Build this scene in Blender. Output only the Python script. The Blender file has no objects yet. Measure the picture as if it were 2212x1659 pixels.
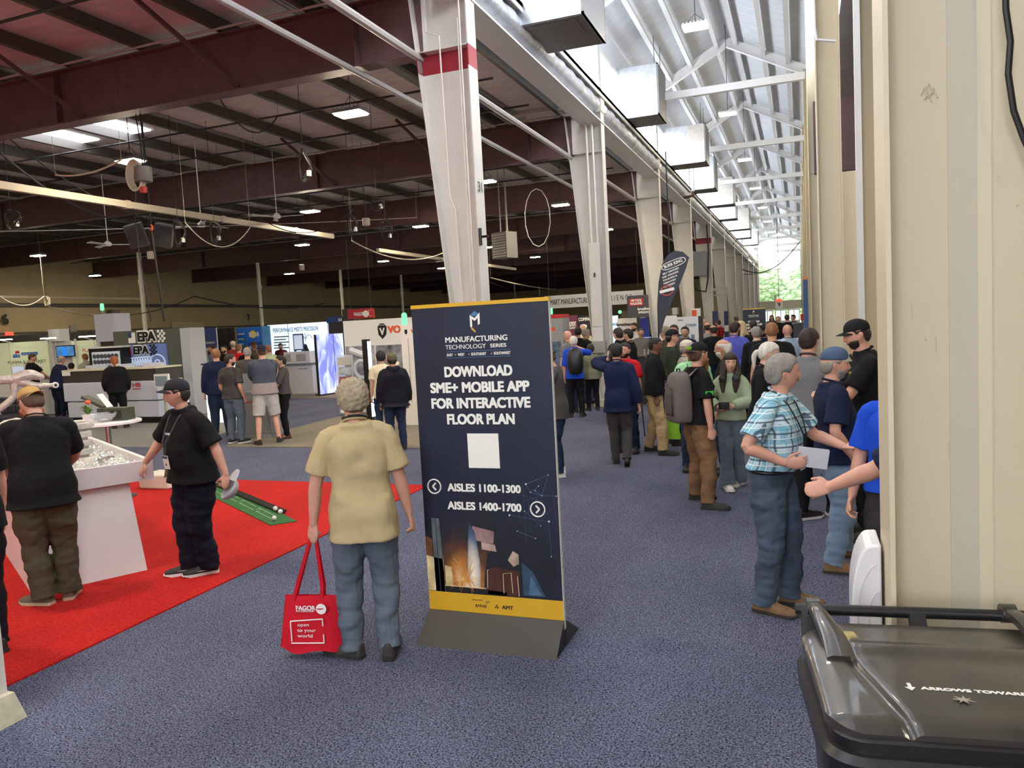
import bpy, bmesh, math, random
from mathutils import Vector, Matrix, noise
import numpy as np
random.seed(7)
C = bpy.context.scene.collection
SC = bpy.context.scene
# ---------------------------------------------------------------- camera
W, H, F = 2212, 1659, 1661.0
YAW, PITCH, ROLL, CZ = math.radians(20.72), math.radians(-4.45), math.radians(3.05), 2.06
_f = Vector((-math.sin(YAW)*math.cos(PITCH), math.cos(YAW)*math.cos(PITCH), math.sin(PITCH)))
_r0 = Vector((math.cos(YAW), math.sin(YAW), 0)); _u0 = _r0.cross(_f)
_r = math.cos(ROLL)*_r0 - math.sin(ROLL)*_u0; _u = math.sin(ROLL)*_r0 + math.cos(ROLL)*_u0
cd = bpy.data.cameras.new('camera'); cam = bpy.data.objects.new('camera', cd); C.objects.link(cam)
cam.matrix_world = Matrix(((_r.x, _u.x, -_f.x, 0), (_r.y, _u.y, -_f.y, 0), (_r.z, _u.z, -_f.z, CZ), (0, 0, 0, 1)))
cd.sensor_width = 36; cd.lens = 36*F/W; cd.clip_start = 0.05; cd.clip_end = 400
SC.camera = cam
def ray(x, y): return _f + _r*((x-W/2)/F) - _u*((y-H/2)/F)
def fl(x, y, z=0.0):
    d = ray(x, y); t = (z-CZ)/d.z; return (t*d.x, t*d.y)
def atY(x, y, Y):
    d = ray(x, y); t = Y/d.y; return Vector((t*d.x, Y, CZ+t*d.z))
def atX(x, y, X):
    d = ray(x, y); t = X/d.x; return Vector((X, t*d.y, CZ+t*d.z))
# ---------------------------------------------------------------- view, world, exposure
SC.view_settings.view_transform = 'Standard'; SC.view_settings.look = 'None'
SC.view_settings.exposure = 0.75; SC.view_settings.gamma = 1
SC.cycles.use_denoising = True
SC.cycles.max_bounces = 6; SC.cycles.diffuse_bounces = 3; SC.cycles.glossy_bounces = 3
SC.cycles.transmission_bounces = 4; SC.cycles.transparent_max_bounces = 6
SC.cycles.sample_clamp_indirect = 4.0
LAMP_HALL, LAMP_NAVE, PANE = 190.0, 90.0, 9.0
wd = bpy.data.worlds.new('sky'); SC.world = wd; wd.use_nodes = True
_n = wd.node_tree.nodes; _n.clear()
_o = _n.new('ShaderNodeOutputWorld'); _b = _n.new('ShaderNodeBackground')
_b.inputs[0].default_value = (0.80, 0.90, 1.0, 1); _b.inputs[1].default_value = 3.0
wd.node_tree.links.new(_b.outputs[0], _o.inputs[0])
# ---------------------------------------------------------------- helpers
def lin(c):
    return tuple((v/255/12.92 if v/255 <= .04045 else ((v/255+.055)/1.055)**2.4) for v in c) + (1,)
MC = {}
def mat(name, rgb, rough=.6, metal=0, emit=0, noise_s=0, noise_a=.15, bump=0, bump_s=40, coat=0, trans=0, stretch=None, spec=.5, alpha=1):
    if name in MC: return MC[name]
    m = bpy.data.materials.new(name); m.use_nodes = True; MC[name] = m
    nt = m.node_tree; N = nt.nodes; L = nt.links; p = N['Principled BSDF']
    c = lin(rgb)
    p.inputs['Base Color'].default_value = c; p.inputs['Roughness'].default_value = rough
    p.inputs['Metallic'].default_value = metal; p.inputs['Specular IOR Level'].default_value = spec
    if coat: p.inputs['Coat Weight'].default_value = coat
    if trans: p.inputs['Transmission Weight'].default_value = trans
    if alpha < 1: p.inputs['Alpha'].default_value = alpha
    if emit:
        p.inputs['Emission Color'].default_value = c; p.inputs['Emission Strength'].default_value = emit
    if noise_s or bump:
        tc = N.new('ShaderNodeTexCoord'); mp = N.new('ShaderNodeMapping'); L.new(tc.outputs['Object'], mp.inputs[0])
        if stretch: mp.inputs['Scale'].default_value = stretch
    if noise_s:
        t = N.new('ShaderNodeTexNoise'); t.inputs['Scale'].default_value = noise_s; t.inputs['Detail'].default_value = 4
        L.new(mp.outputs[0], t.inputs[0])
        r = N.new('ShaderNodeValToRGB'); r.color_ramp.elements[0].position = .3; r.color_ramp.elements[1].position = .7
        r.color_ramp.elements[0].color = tuple(v*(1-noise_a) for v in c[:3])+(1,)
        r.color_ramp.elements[1].color = tuple(min(1, v*(1+noise_a)) for v in c[:3])+(1,)
        L.new(t.outputs[0], r.inputs[0]); L.new(r.outputs[0], p.inputs['Base Color'])
    if bump:
        t = N.new('ShaderNodeTexNoise'); t.inputs['Scale'].default_value = bump_s; t.inputs['Detail'].default_value = 3
        L.new(mp.outputs[0], t.inputs[0])
        b = N.new('ShaderNodeBump'); b.inputs['Strength'].default_value = 1; b.inputs['Distance'].default_value = bump
        L.new(t.outputs[0], b.inputs['Height']); L.new(b.outputs[0], p.inputs['Normal'])
    return m
def emis(name, rgb, s):
    if name in MC: return MC[name]
    m = bpy.data.materials.new(name); m.use_nodes = True; MC[name] = m
    N = m.node_tree.nodes; N.clear(); o = N.new('ShaderNodeOutputMaterial'); e = N.new('ShaderNodeEmission')
    e.inputs[0].default_value = lin(rgb); e.inputs[1].default_value = s; m.node_tree.links.new(e.outputs[0], o.inputs[0])
    return m
def tag(o, label=None, cat=None, group=None, kind=None):
    if label: o['label'] = label
    if cat: o['category'] = cat
    if group: o['group'] = group
    if kind: o['kind'] = kind
    return o
def thing(name, label, cat, loc=(0, 0, 0), rz=0, group=None, rot=None):
    o = bpy.data.objects.new(name, None); C.objects.link(o); o.location = loc
    o.rotation_euler = rot if rot else (0, 0, math.radians(rz)); o.empty_display_size = .1
    return tag(o, label, cat, group)
def link_mesh(name, me, m=None, parent=None, loc=None):
    o = bpy.data.objects.new(name, me); C.objects.link(o)
    if m is not None:
        if not len(me.materials):
            for k in (m if isinstance(m, (list, tuple)) else [m]): me.materials.append(k)
    if parent: o.parent = parent
    if loc: o.location = loc
    return o
class MB:
    def __init__(s): s.v = []; s.f = []; s.mi = []; s.cur = 0
    def add(s, vs, fs):
        n = len(s.v); s.v += [tuple(a) for a in vs]; s.f += [tuple(i+n for i in f) for f in fs]; s.mi += [s.cur]*len(fs); return s
    def m(s, i): s.cur = i; return s
    def box(s, x0, x1, y0, y1, z0, z1):
        return s.add([(x0,y0,z0),(x1,y0,z0),(x1,y1,z0),(x0,y1,z0),(x0,y0,z1),(x1,y0,z1),(x1,y1,z1),(x0,y1,z1)],
            [(3,2,1,0),(4,5,6,7),(0,1,5,4),(1,2,6,5),(2,3,7,6),(3,0,4,7)])
    def cb(s, c, d): return s.box(c[0]-d[0]/2, c[0]+d[0]/2, c[1]-d[1]/2, c[1]+d[1]/2, c[2]-d[2]/2, c[2]+d[2]/2)
    def hexa(s, b, t):  # four bottom points CCW, four top points
        return s.add(list(b)+list(t), [(3,2,1,0),(4,5,6,7),(0,1,5,4),(1,2,6,5),(2,3,7,6),(3,0,4,7)])
    def bar(s, a, b, w, h=None, up=(0,0,1)):
        a = Vector(a); b = Vector(b); h = h or w; d = (b-a).normalized(); u = Vector(up)
        if abs(d.dot(u)) > .98: u = Vector((0,1,0)) if abs(d.y) < .9 else Vector((1,0,0))
        sd = d.cross(u).normalized(); u = sd.cross(d)
        q = [(-1,-1),(1,-1),(1,1),(-1,1)]
        return s.hexa([a+sd*i*w/2+u*j*h/2 for i, j in q], [b+sd*i*w/2+u*j*h/2 for i, j in q])
    def tube(s, pts, r, n=8, cap=True):
        pts = [Vector(p) for p in pts]; R = r if isinstance(r, (list, tuple)) else [r]*len(pts)
        vs = []; fs = []; up = None
        for i, p in enumerate(pts):
            d = (pts[min(i+1, len(pts)-1)]-pts[max(i-1, 0)]).normalized()
            if up is None:
                up = Vector((0,0,1)) if abs(d.z) < .9 else Vector((0,1,0))
            sd = d.cross(up).normalized(); up = sd.cross(d).normalized()
            for k in range(n):
                a = 2*math.pi*k/n; vs.append(p+(sd*math.cos(a)+up*math.sin(a))*R[i])
        for i in range(len(pts)-1):
            for k in range(n):
                a = i*n+k; b = i*n+(k+1) % n; fs.append((a, b, b+n, a+n))
        if cap: fs.append(tuple(range(n-1, -1, -1))); fs.append(tuple(range(len(vs)-n, len(vs))))
        return s.add(vs, fs)
    def lathe(s, prof, c=(0,0,0), n=24, ax='z'):
        vs = []; fs = []
        for r, z in prof:
            for k in range(n):
                a = 2*math.pi*k/n; x, y = r*math.cos(a), r*math.sin(a)
                p = (x, y, z) if ax == 'z' else ((z, x, y) if ax == 'x' else (y, z, x))
                vs.append((p[0]+c[0], p[1]+c[1], p[2]+c[2]))
        for i in range(len(prof)-1):
            for k in range(n):
                a = i*n+k; b = i*n+(k+1) % n; fs.append((a, b, b+n, a+n))
        fs.append(tuple(range(n-1, -1, -1))); fs.append(tuple(range(len(vs)-n, len(vs))))
        return s.add(vs, fs)
    def sphere(s, c, r, n=16, m=10):
        r = r if isinstance(r, (tuple, list)) else (r, r, r); vs = []; fs = []
        for i in range(1, m):
            t = math.pi*i/m
            for k in range(n):
                a = 2*math.pi*k/n; vs.append((c[0]+r[0]*math.sin(t)*math.cos(a), c[1]+r[1]*math.sin(t)*math.sin(a), c[2]-r[2]*math.cos(t)))
        vs.append((c[0], c[1], c[2]-r[2])); vs.append((c[0], c[1], c[2]+r[2])); B = len(vs)-2
        for i in range(m-2):
            for k in range(n):
                a = i*n+k; b = i*n+(k+1) % n; fs.append((a, b, b+n, a+n))
        for k in range(n):
            fs.append((B, (k+1) % n, k)); fs.append((B+1, (m-2)*n+k, (m-2)*n+(k+1) % n))
        return s.add(vs, fs)
    def prism(s, poly, a, b, pl='xz'):
        # polygon given in the plane, extruded from a to b on the third axis
        def P(u, v, w): return {'xz': (u, w, v), 'xy': (u, v, w), 'yz': (w, u, v)}[pl]
        n = len(poly); vs = [P(u, v, a) for u, v in poly]+[P(u, v, b) for u, v in poly]
        fs = [tuple(range(n)), tuple(range(2*n-1, n-1, -1))]+[(i, i+n, (i+1) % n+n, (i+1) % n) for i in range(n)]
        return s.add(vs, fs)
    def mesh(s, name, fix=True):
        me = bpy.data.meshes.new(name); me.from_pydata(s.v, [], s.f)
        me.polygons.foreach_set('material_index', s.mi)
        if fix:
            bm = bmesh.new(); bm.from_mesh(me); bmesh.ops.recalc_face_normals(bm, faces=bm.faces); bm.to_mesh(me); bm.free()
        me.update(); return me
    def build(s, name, m, parent=None, smooth=False, bev=0, seg=2, loc=None):
        me = s.mesh(name); o = link_mesh(name, me, m, parent, loc)
        if bev:
            md = o.modifiers.new('bevel', 'BEVEL'); md.width = bev; md.segments = seg; md.limit_method = 'ANGLE'; md.angle_limit = .6
        if smooth:
            me.polygons.foreach_set('use_smooth', [True]*len(me.polygons))
            if smooth == 'auto': me.set_sharp_from_angle(angle=.7)
        return o
def struct(name, mb, m, **k):
    o = mb.build(name, m, **k); o['kind'] = 'structure'; return o
def text_mesh(s, size=1, bold=0, ext=.002, align='CENTER', sx=1):
    cu = bpy.data.curves.new('lettering', 'FONT'); cu.body = s; cu.size = size; cu.offset = bold; cu.extrude = ext
    cu.align_x = align; cu.align_y = 'CENTER'; cu.resolution_u = 5
    o = bpy.data.objects.new('lettering', cu); C.objects.link(o)
    dg = bpy.context.evaluated_depsgraph_get(); me = bpy.data.meshes.new_from_object(o.evaluated_get(dg))
    bpy.data.objects.remove(o); bpy.data.curves.remove(cu)
    if sx != 1:
        for v in me.vertices: v.co.x *= sx
    return me
def text(s, m, parent, loc, size, width=None, rot=(90, 0, 0), bold=.02, ext=.001, align='CENTER', name='lettering'):
    """capital height = size; width, when given, is the width of the line"""
    me = text_mesh(s, size/.7, 0, ext, align)
    if bold > .005:                                   # heavy letters: the outline thickened by small shifts
        d = bold*size*.95; co = [tuple(v.co) for v in me.vertices]; fs = [tuple(p.vertices) for p in me.polygons]; V_ = []; F_ = []
        for k, (dx, dy) in enumerate(((-1, -.6), (1, -.6), (1, .6), (-1, .6), (0, .8), (0, -.8), (0, 0))):
            n = len(V_); V_ += [(x+dx*d, y+dy*d, z+k*1e-5) for x, y, z in co]; F_ += [tuple(i+n for i in f) for f in fs]
        me = bpy.data.meshes.new('lettering'); me.from_pydata(V_, [], F_)
    if width:
        xs = [v.co.x for v in me.vertices]; k = width/max(1e-6, max(xs)-min(xs))
        for v in me.vertices: v.co.x *= k
    o = link_mesh(name, me, m, parent, loc); o.rotation_euler = [math.radians(a) for a in rot]
    return o
def copy_tree(o, parent=None):
    c = o.copy(); C.objects.link(c)
    if parent: c.parent = parent
    for ch in list(o.children): copy_tree(ch, c)
    return c
# ---------------------------------------------------------------- setting
def carpet(name, lo, hi, s, mid=None, rough=.95, pos=(.38, .62)):
    m = mat(name, lo, rough, spec=.15); nt = m.node_tree; N = nt.nodes; L = nt.links; p = N['Principled BSDF']
    tc = N.new('ShaderNodeTexCoord'); t = N.new('ShaderNodeTexNoise'); t.inputs['Scale'].default_value = s; t.inputs['Detail'].default_value = 3
    t.inputs['Distortion'].default_value = .7
    L.new(tc.outputs['Object'], t.inputs[0]); r = N.new('ShaderNodeValToRGB'); e = r.color_ramp.elements
    e[0].position, e[1].position = pos; e[0].color = lin(lo); e[1].color = lin(hi)
    L.new(t.outputs[0], r.inputs[0])
    t2 = N.new('ShaderNodeTexNoise'); t2.inputs['Scale'].default_value = 1.3; t2.inputs['Detail'].default_value = 5
    mp2 = N.new('ShaderNodeMapping'); mp2.inputs['Scale'].default_value = (1, .45, 1); L.new(tc.outputs['Object'], mp2.inputs[0]); L.new(mp2.outputs[0], t2.inputs[0])
    r2 = N.new('ShaderNodeValToRGB'); r2.color_ramp.elements[0].position = .35; r2.color_ramp.elements[1].position = .65
    r2.color_ramp.elements[0].color = (.84, .84, .84, 1); r2.color_ramp.elements[1].color = (1.08, 1.08, 1.08, 1)
    L.new(t2.outputs[0], r2.inputs[0]); mx = N.new('ShaderNodeMix'); mx.data_type = 'RGBA'; mx.blend_type = 'MULTIPLY'; mx.inputs[0].default_value = 1
    L.new(r.outputs[0], mx.inputs[6]); L.new(r2.outputs[0], mx.inputs[7]); L.new(mx.outputs[2], p.inputs['Base Color'])
    b = N.new('ShaderNodeBump'); b.inputs['Distance'].default_value = .004; b.inputs['Strength'].default_value = .7
    L.new(t.outputs[0], b.inputs['Height']); L.new(b.outputs[0], p.inputs['Normal'])
    return m
M_blue = carpet('blue_carpet', (22, 25, 39), (120, 125, 149), 105, pos=(.36, .64))
M_red = carpet('red_carpet', (150, 18, 18), (212, 46, 42), 130)
M_grey = carpet('grey_carpet', (104, 97, 84), (150, 142, 126), 120)
M_cream = mat('cream_paint', (210, 197, 166), .45, bump=.0015, bump_s=9)
M_colpaint = mat('column_paint', (212, 206, 196), .5, noise_s=3, noise_a=.05, bump=.001, bump_s=12)
M_stripe = mat('stripe_red', (150, 30, 45), .5)
M_maroon = mat('maroon_steel', (94, 66, 67), .55, noise_s=4, noise_a=.15)
M_purlin = mat('purlin_steel', (92, 87, 82), .5, metal=.2)
M_deck = mat('roof_blanket', (212, 200, 198), .7, noise_s=2, noise_a=.12, bump=.02, bump_s=2.2, stretch=(1, 3, 1))
M_white = mat('white_paint', (226, 225, 222), .45)
M_navedeck = mat('nave_blanket', (196, 198, 202), .55, noise_s=2, noise_a=.08, bump=.03, bump_s=2.5, stretch=(1, 4, 1))
M_galv = mat('galvanised', (196, 200, 204), .34, metal=.8, noise_s=6, noise_a=.12, bump=.004, bump_s=5)
M_galvd = mat('galvanised_dull', (120, 118, 116), .55, metal=.4)
M_pipe = mat('pipe_grey', (170, 164, 158), .45)
M_black = mat('black_plastic', (22, 22, 23), .4)
M_darkmetal = mat('dark_steel', (48, 46, 46), .45, metal=.4)
M_pane = emis('daylit_pane', (236, 243, 255), PANE)
M_lamp = emis('lamp_diffuser', (255, 236, 205), LAMP_HALL)
M_lampn = emis('nave_lamp_diffuser', (255, 242, 222), LAMP_NAVE)
M_plate = mat('steel_chrome', (200, 200, 200), .2, metal=1)

S = 7.72; Y0 = 2.52                       # bay of the building: columns at Y0 + S*i
XL, XR, XC = -4.2, .25, -1.98
YE = 89.0
struct('floor', MB().box(-40, 14, -12, YE+6, -.2, 0), M_blue)
# booth carpets laid on the blue one
def flat(name, label, poly, m, z, cat='carpet'):
    o = MB().prism(poly, .0005, z, 'xy').build(name, m); tag(o, label, cat); return o
rx = -4.62
flat('booth_carpet', 'bright red carpet under the white display trough and putting mat', [(rx, -3), (rx, 8.93), (-16, 8.93), (-16, -3)], M_red, .012)
g0 = fl(520, 957); g1 = fl(745, 897)
flat('booth_carpet', 'beige grey carpet in front of the white booth wall with the shield emblem', [(-4.7, 11.75), (g0[0], 11.75), (g0[0]-.1, 12.3), (g1[0], g1[1]), (g1[0], 21), (-4.7, 21)], M_grey, .012)
flat('booth_carpet', 'grey carpet beneath the long laser cutting machine', [(-11.3, 11.6), (-30, 11.6), (-30, 17.2), (-13.2, 17.2)], mat('grey2', (118, 117, 114), .95), .012)
flat('booth_carpet', 'pale grey carpet under the lit wall reading performance meets precision', [(-11.3, 21.0), (-30, 21.0), (-30, 32), (-11.3, 32)], M_grey, .010)

# columns: flange on the aisle side plumb, outer flange tapering
def col_mesh(sign=1, ztop=6.86, stripe=False, w0=.30, k=.086):
    b = MB(); t = .014; wt = w0+k*ztop; h = .15
    def X(u): return -sign*u
    def q(u0b, u1b, u0t, u1t, y0, y1, z0, z1):
        b.hexa([(X(u0b), y0, z0), (X(u1b), y0, z0), (X(u1b), y1, z0), (X(u0b), y1, z0)], [(X(u0t), y0, z1), (X(u1t), y0, z1), (X(u1t), y1, z1), (X(u0t), y1, z1)])
    def W(z): return w0+k*z
    q(0, t, 0, t, -h, h, 0, ztop)
    q(w0-t, w0, wt-t, wt, -h, h, 0, ztop)
    segs = [(0, ztop, 0)] if not stripe else [(0, 5.66, 0), (5.66, 5.95, 1), (5.95, ztop, 0)]
    for z0, z1, mi in segs:
        b.m(mi); q(t, W(z0)-t, t, W(z1)-t, -.006, .006, z0, z1)
        if mi:
            q(-.001, t+.001, -.001, t+.001, -h-.001, h+.001, z0, z1); q(W(z0)-t, W(z0)+.001, W(z1)-t, W(z1)+.001, -h-.001, h+.001, z0, z1)
    b.m(0)
    zz = ztop-.92
    q(t, W(zz)-t, t, W(zz)-t, -h+.01, h-.01, zz, zz+.015)
    q(-.02, wt+.02, -.02, wt+.02, -h-.02, h+.02, ztop-.02, ztop)
    return b
plinth = MB().hexa([(-.42, -.32, 0), (.07, -.32, 0), (.07, .40, 0), (-.42, .40, 0)], [(-.40, -.28, .16), (.04, -.28, .16), (.04, .36, .16), (-.40, .36, .16)])
M_conc = mat('painted_plinth', (196, 188, 160), .8, noise_s=14, noise_a=.18, bump=.006, bump_s=20)
me_col = col_mesh().mesh('column'); me_cols = col_mesh(stripe=True).mesh('column'); me_pl = plinth.mesh('plinth')
me_post = MB().box(-.36, -.02, -.13, -.115, 7.2, 9.3).box(-.36, -.02, .115, .13, 7.2, 9.3).box(-.2, -.19, -.12, .12, 7.2, 9.3).mesh('upper_post')
for i in range(-1, 12):
    y = Y0+S*i; st = i in (1, 5)
    o = link_mesh('column', me_cols if st else me_col, [M_colpaint, M_stripe], loc=(XL, y+(.2 if i == 0 else 0), 0)); o['kind'] = 'structure'
    p = link_mesh('column_plinth', me_pl, M_conc, loc=(XL, y, 0)); p['kind'] = 'structure'
    p = link_mesh('column_post', me_post, M_white, loc=(XL, y, 0)); p['kind'] = 'structure'
me_colr = MB()
me_colr.box(0, .014, -.15, .15, 0, 9.3).box(.014, .9, -.006, .006, 0, 9.3).box(.9, .914, -.15, .15, 0, 9.3)
me_colr = me_colr.mesh('column')
me_colr2 = MB().box(0, .014, -.15, .15, 0, 9.3).box(.014, .26, -.006, .006, 0, 9.3).box(.26, .274, -.15, .15, 0, 9.3).mesh('column')
for i in range(-1, 12):
    o = link_mesh('column', me_colr if i == 0 else me_colr2, M_cream, loc=(XR-.02, Y0+S*i+.06, 0)); o['kind'] = 'structure'
# near right column: a darker and a paler strip on its web
yb = Y0+.06-.008
M_band = mat('tone_band', (196, 187, 164), .5); M_band2 = mat('tone_band_pale', (216, 203, 172), .5)
b = MB()
xb = [atY(px, 700, yb).x for px in (2050, 2113)]
struct('trim_1', MB().box(xb[0], xb[1], yb-.0025, yb, 0, 9), M_band)
struct('trim_2', MB().box(xb[1], xb[1]+.035, yb-.003, yb, 0, 9), M_band2)
# right side: wall panels between columns, opening above the first
struct('wall_right_panel', MB().box(XR+.24, XR+.55, 12.0, 12.03, 0, 3.95).box(XR+.55, XR+.80, 12.25, 12.28, 0, 9).box(XR+.55, XR+.56, 12.03, 12.25, 0, 9), M_cream)
struct('wall_right_post', MB().box(XR+.52, XR+.60, 11.9, 12.0, 0, 9.2), M_white)
struct('wall_right_screen', MB().box(XR+.80, XR+6, 12.35, 12.40, 0, 9), M_cream)
struct('wall_right_beam', MB().box(XR+.1, 12, 17.9, 18.3, 4.9, 6.4), M_maroon)
for i in range(1, 11):
    yy = Y0+S*i+.06
    if i > 1: struct('wall_right_bay', MB().box(XR+.25, XR+.30, yy, yy+S, 0, 9.3), M_cream)
struct('wall_right', MB().box(12, 12.2, -12, YE, 0, 7.2), M_cream)
struct('wall_left', MB().box(-38.3, -38, -12, YE, 0, 7.2), mat('cream_block', (196, 180, 142), .7, noise_s=1, noise_a=.06))
struct('wall_back', MB().box(-38, XL, -12.2, -12, 0, 11).box(XR, 12, -12.2, -12, 0, 11).box(XL, XR, -12.2, -12, 0, 2.6).box(XL, XR, -12.2, -12, 8.2, 11), M_cream)
o = struct('window_61', MB().box(XL, XR, -12.1, -12, 2.6, 2.7).box(XL, XR, -12.1, -12, 8.1, 8.2).box(XC-.04, XC+.04, -12.1, -12, 2.7, 8.1).box(XL, XR, -12.1, -12, 5.3, 5.4), M_white)  # unseen window, added to light signs and people facing the camera
MB().box(XL, XR, -12.12, -12.1, 2.7, 8.1).build('pane', M_pane, o)
struct('wall_far_hall', MB().box(-38, XL-.3, YE, YE+.2, 0, 7.2), mat('cream_block', (196, 180, 142), .7))
# siding ribs on the left wall
for k, (z0, z1) in enumerate(((2.9, 3.0), (4.3, 4.5))):
    struct('trim_%d' % (k+3), MB().box(-38, -37.9, -12, YE, z0, z1), M_purlin)
# roof of the hall
struct('ceiling', MB().box(-38, XL-.55, -12, YE, 7.12, 7.2), M_deck)
struct('ceiling_right', MB().box(XR+.5, 12, -12, YE, 7.12, 7.2), M_deck)
beam = MB().box(-38, XL-.75, -.008, .008, 5.95, 6.82).box(-38, XL-.7, -.14, .14, 5.93, 5.955).box(-38, XL-.7, -.14, .14, 6.81, 6.835)
for x in range(-36, -5, 6): beam.box(x-.008, x+.008, -.13, .13, 5.95, 6.82)
me_beam = beam.mesh('ceiling_beam')
for i in range(-1, 12):
    o = link_mesh('ceiling_beam', me_beam, M_maroon, loc=(0, Y0+S*i, 0)); o['kind'] = 'structure'
me_pur = MB().box(-.004, .004, -12, YE, 6.86, 7.11).box(0, .09, -12, YE, 6.86, 6.87).box(-.09, 0, -12, YE, 7.10, 7.11).mesh('ceiling_purlin')
k = 0; x = XL-1.0
while x > -38:
    o = link_mesh('ceiling_purlin', me_pur, M_purlin, loc=(x, 0, 0)); o['kind'] = 'structure'; x -= 1.62
# corrugated strips of deck
def corr(x0, x1, y0, y1, z):
    b = MB(); n = int((x1-x0)/.09)
    for j in range(n):
        u = x0+j*.09; b.add([(u, y0, z), (u+.03, y0, z-.035), (u+.06, y0, z-.035), (u+.09, y0, z), (u, y1, z), (u+.03, y1, z-.035), (u+.06, y1, z-.035), (u+.09, y1, z)],
            [(0,4,5,1), (1,5,6,2), (2,6,7,3)])
    return b
M_corr = mat('corrugated_steel', (150, 148, 146), .4, metal=.5)
for (x0, x1) in ((-7.35, -6.2), (-13.9, -13.1)):
    struct('ceiling_corrugated', corr(x0, x1, -8, 60, 7.10), M_corr)
# skylights
for k, (x0, x1) in enumerate(((-15.25, -14.35), (-16.9, -16.0))):
    struct('window_%d' % (20+k), MB().box(x0, x1, 12.6, 14.6, 7.09, 7.115), emis('skylight', (240, 246, 255), 6))
# eave strips above the left columns
struct('trim_5', MB().box(XL-.50, XL-.30, -12, YE, 6.60, 6.86), mat('gutter_white', (222, 220, 220), .5))
struct('trim_6', MB().box(XL-.30, XL+.02, -12, YE, 6.58, 6.61).box(XL-.29, XL-.25, -12, YE, 6.61, 7.3), M_white)
struct('trim_7', MB().box(XL-.30, XL+.05, -12, YE, 7.22, 7.30).box(XL+.03, XL+.05, -12, YE, 7.14, 7.30), M_colpaint)
struct('wall_clerestory', MB().box(XL-.30, XL-.26, -12, YE, 8.55, 9.35), mat('white_cladding', (214, 216, 222), .6))
# clerestory windows between posts
for i in range(-2, 11):
    ya = Y0+S*i+.16; yb2 = ya+S-.32
    fr = MB()
    fr.box(XL-.25, XL-.17, ya, yb2, 8.46, 8.56).box(XL-.25, XL-.17, ya, yb2, 7.30, 7.36)
    for j in range(5):
        yy = ya+(yb2-ya)*j/4; w = .03 if j % 2 else .045; fr.box(XL-.25, XL-.17, yy-w, yy+w, 7.30, 8.56)
    o = struct('window_%d' % (i+3), fr, M_white)
    MB().box(XL-.24, XL-.225, ya, yb2, 7.3, 8.55).build('pane', M_pane, o)
    o = struct('window_%d' % (i+40), MB().box(XR+.30, XR+.35, ya, yb2, 8.46, 8.56), M_white)
    MB().box(XR+.36, XR+.37, ya, yb2, 7.3, 8.55).build('pane', M_pane, o)
struct('wall_right_clerestory', MB().box(XR+.3, XR+.34, -12, YE, 8.55, 9.35).box(XR+.3, XR+.34, -12, YE, 6.6, 7.3), M_white)
# nave roof: gable, rafters, purlins, tie beams
ZR, ZE = 10.62, 9.42
for s_, nm in ((-1, 'ceiling_nave_left'), (1, 'ceiling_nave_right')):
    xe = XC+s_*2.6; b = MB().hexa([(XC, -12, ZR+.1), (xe, -12, ZE-.05), (xe, YE, ZE-.05), (XC, YE, ZR+.1)][::s_], [(XC, -12, ZR+.14), (xe, -12, ZE-.01), (xe, YE, ZE-.01), (XC, YE, ZR+.14)][::s_])
    struct(nm, b, M_navedeck)
def gy(u): return ZR-(ZR-ZE)*abs(u)/2.25
raf = MB()
for s_ in (-1, 1):
    raf.bar((XC, 0, ZR-.16), (XC+s_*2.25, 0, ZE-.16), .012, .30, up=(0, 0, 1))
    raf.bar((XC, 0, ZR-.31), (XC+s_*2.25, 0, ZE-.31), .16, .012)
    for u in (.55, 1.5):
        raf.bar((XC+s_*u, .02, gy(u)-.25), (XC+s_*u, .55, gy(u)-.03), .03, .03)
raf.cb((XC, 0, ZR-.2), (.25, .02, .26))
me_raf = raf.mesh('ceiling_rafter')
tie = MB().box(XL, XR, -.075, -.062, 7.93, 8.12).box(XL, XR, -.075, .075, 8.105, 8.12).box(XL, XR, -.075, .075, 7.93, 7.942).box(XC-.6, XC-.59, -.08, .08, 7.92, 8.13)
me_tie = tie.mesh('ceiling_tie_beam')
for i in range(-1, 12):
    o = link_mesh('ceiling_rafter', me_raf, M_white, loc=(0, Y0+S*i, 0)); o['kind'] = 'structure'
    if i < 11:
        o = link_mesh('ceiling_tie_beam', me_tie, M_white, loc=(0, Y0+S*(i+.5), 0)); o['kind'] = 'structure'
M_pw = mat('nave_purlin', (205, 204, 204), .5)
for u in (-1.75, -1.1, -.28, .28, 1.1, 1.8):
    z = gy(u)
    o = struct('ceiling_purlin_white', MB().box(XC+u-.006, XC+u+.006, -12, YE, z-.16, z+.04).box(XC+u-.06, XC+u+.06, -12, YE, z-.17, z-.16), M_pw)
# far gable with its big window and doors
YW = YE-1
xa, xb_ = XL+.05, XR-.05
struct('wall_far', MB().box(XL-.3, XL+.05, YW, YW+.15, 0, 9.5).box(XR-.08, XR+.4, YW, YW+.15, 0, 9.5).box(XL, XR, YW, YW+.15, 2.15, 3.0), mat('far_wall', (168, 160, 140), .6))
fr = MB(); zt = 8.2
for z in (3.0, 4.15, 5.3, 6.4, 7.3, 8.2): fr.box(xa, xb_, YW, YW+.1, z-.035, z+.035)
for x in (xa+.03, XC, xb_-.03): fr.box(x-.035, x+.035, YW, YW+.1, 3.0, 8.2 if x != XC else 9.9)
fr.bar((XL, YW+.05, 9.15), (XC, YW+.05, 10.3), .1, .1).bar((XR, YW+.05, 9.15), (XC, YW+.05, 10.3), .1, .1)
o = struct('window_60', fr, M_white)
M_glass = mat('window_glass', (235, 245, 245), .02, alpha=.12)
MB().box(xa, xb_, YW+.04, YW+.05, 3.0, 8.2).build('pane', M_glass, o)
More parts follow.
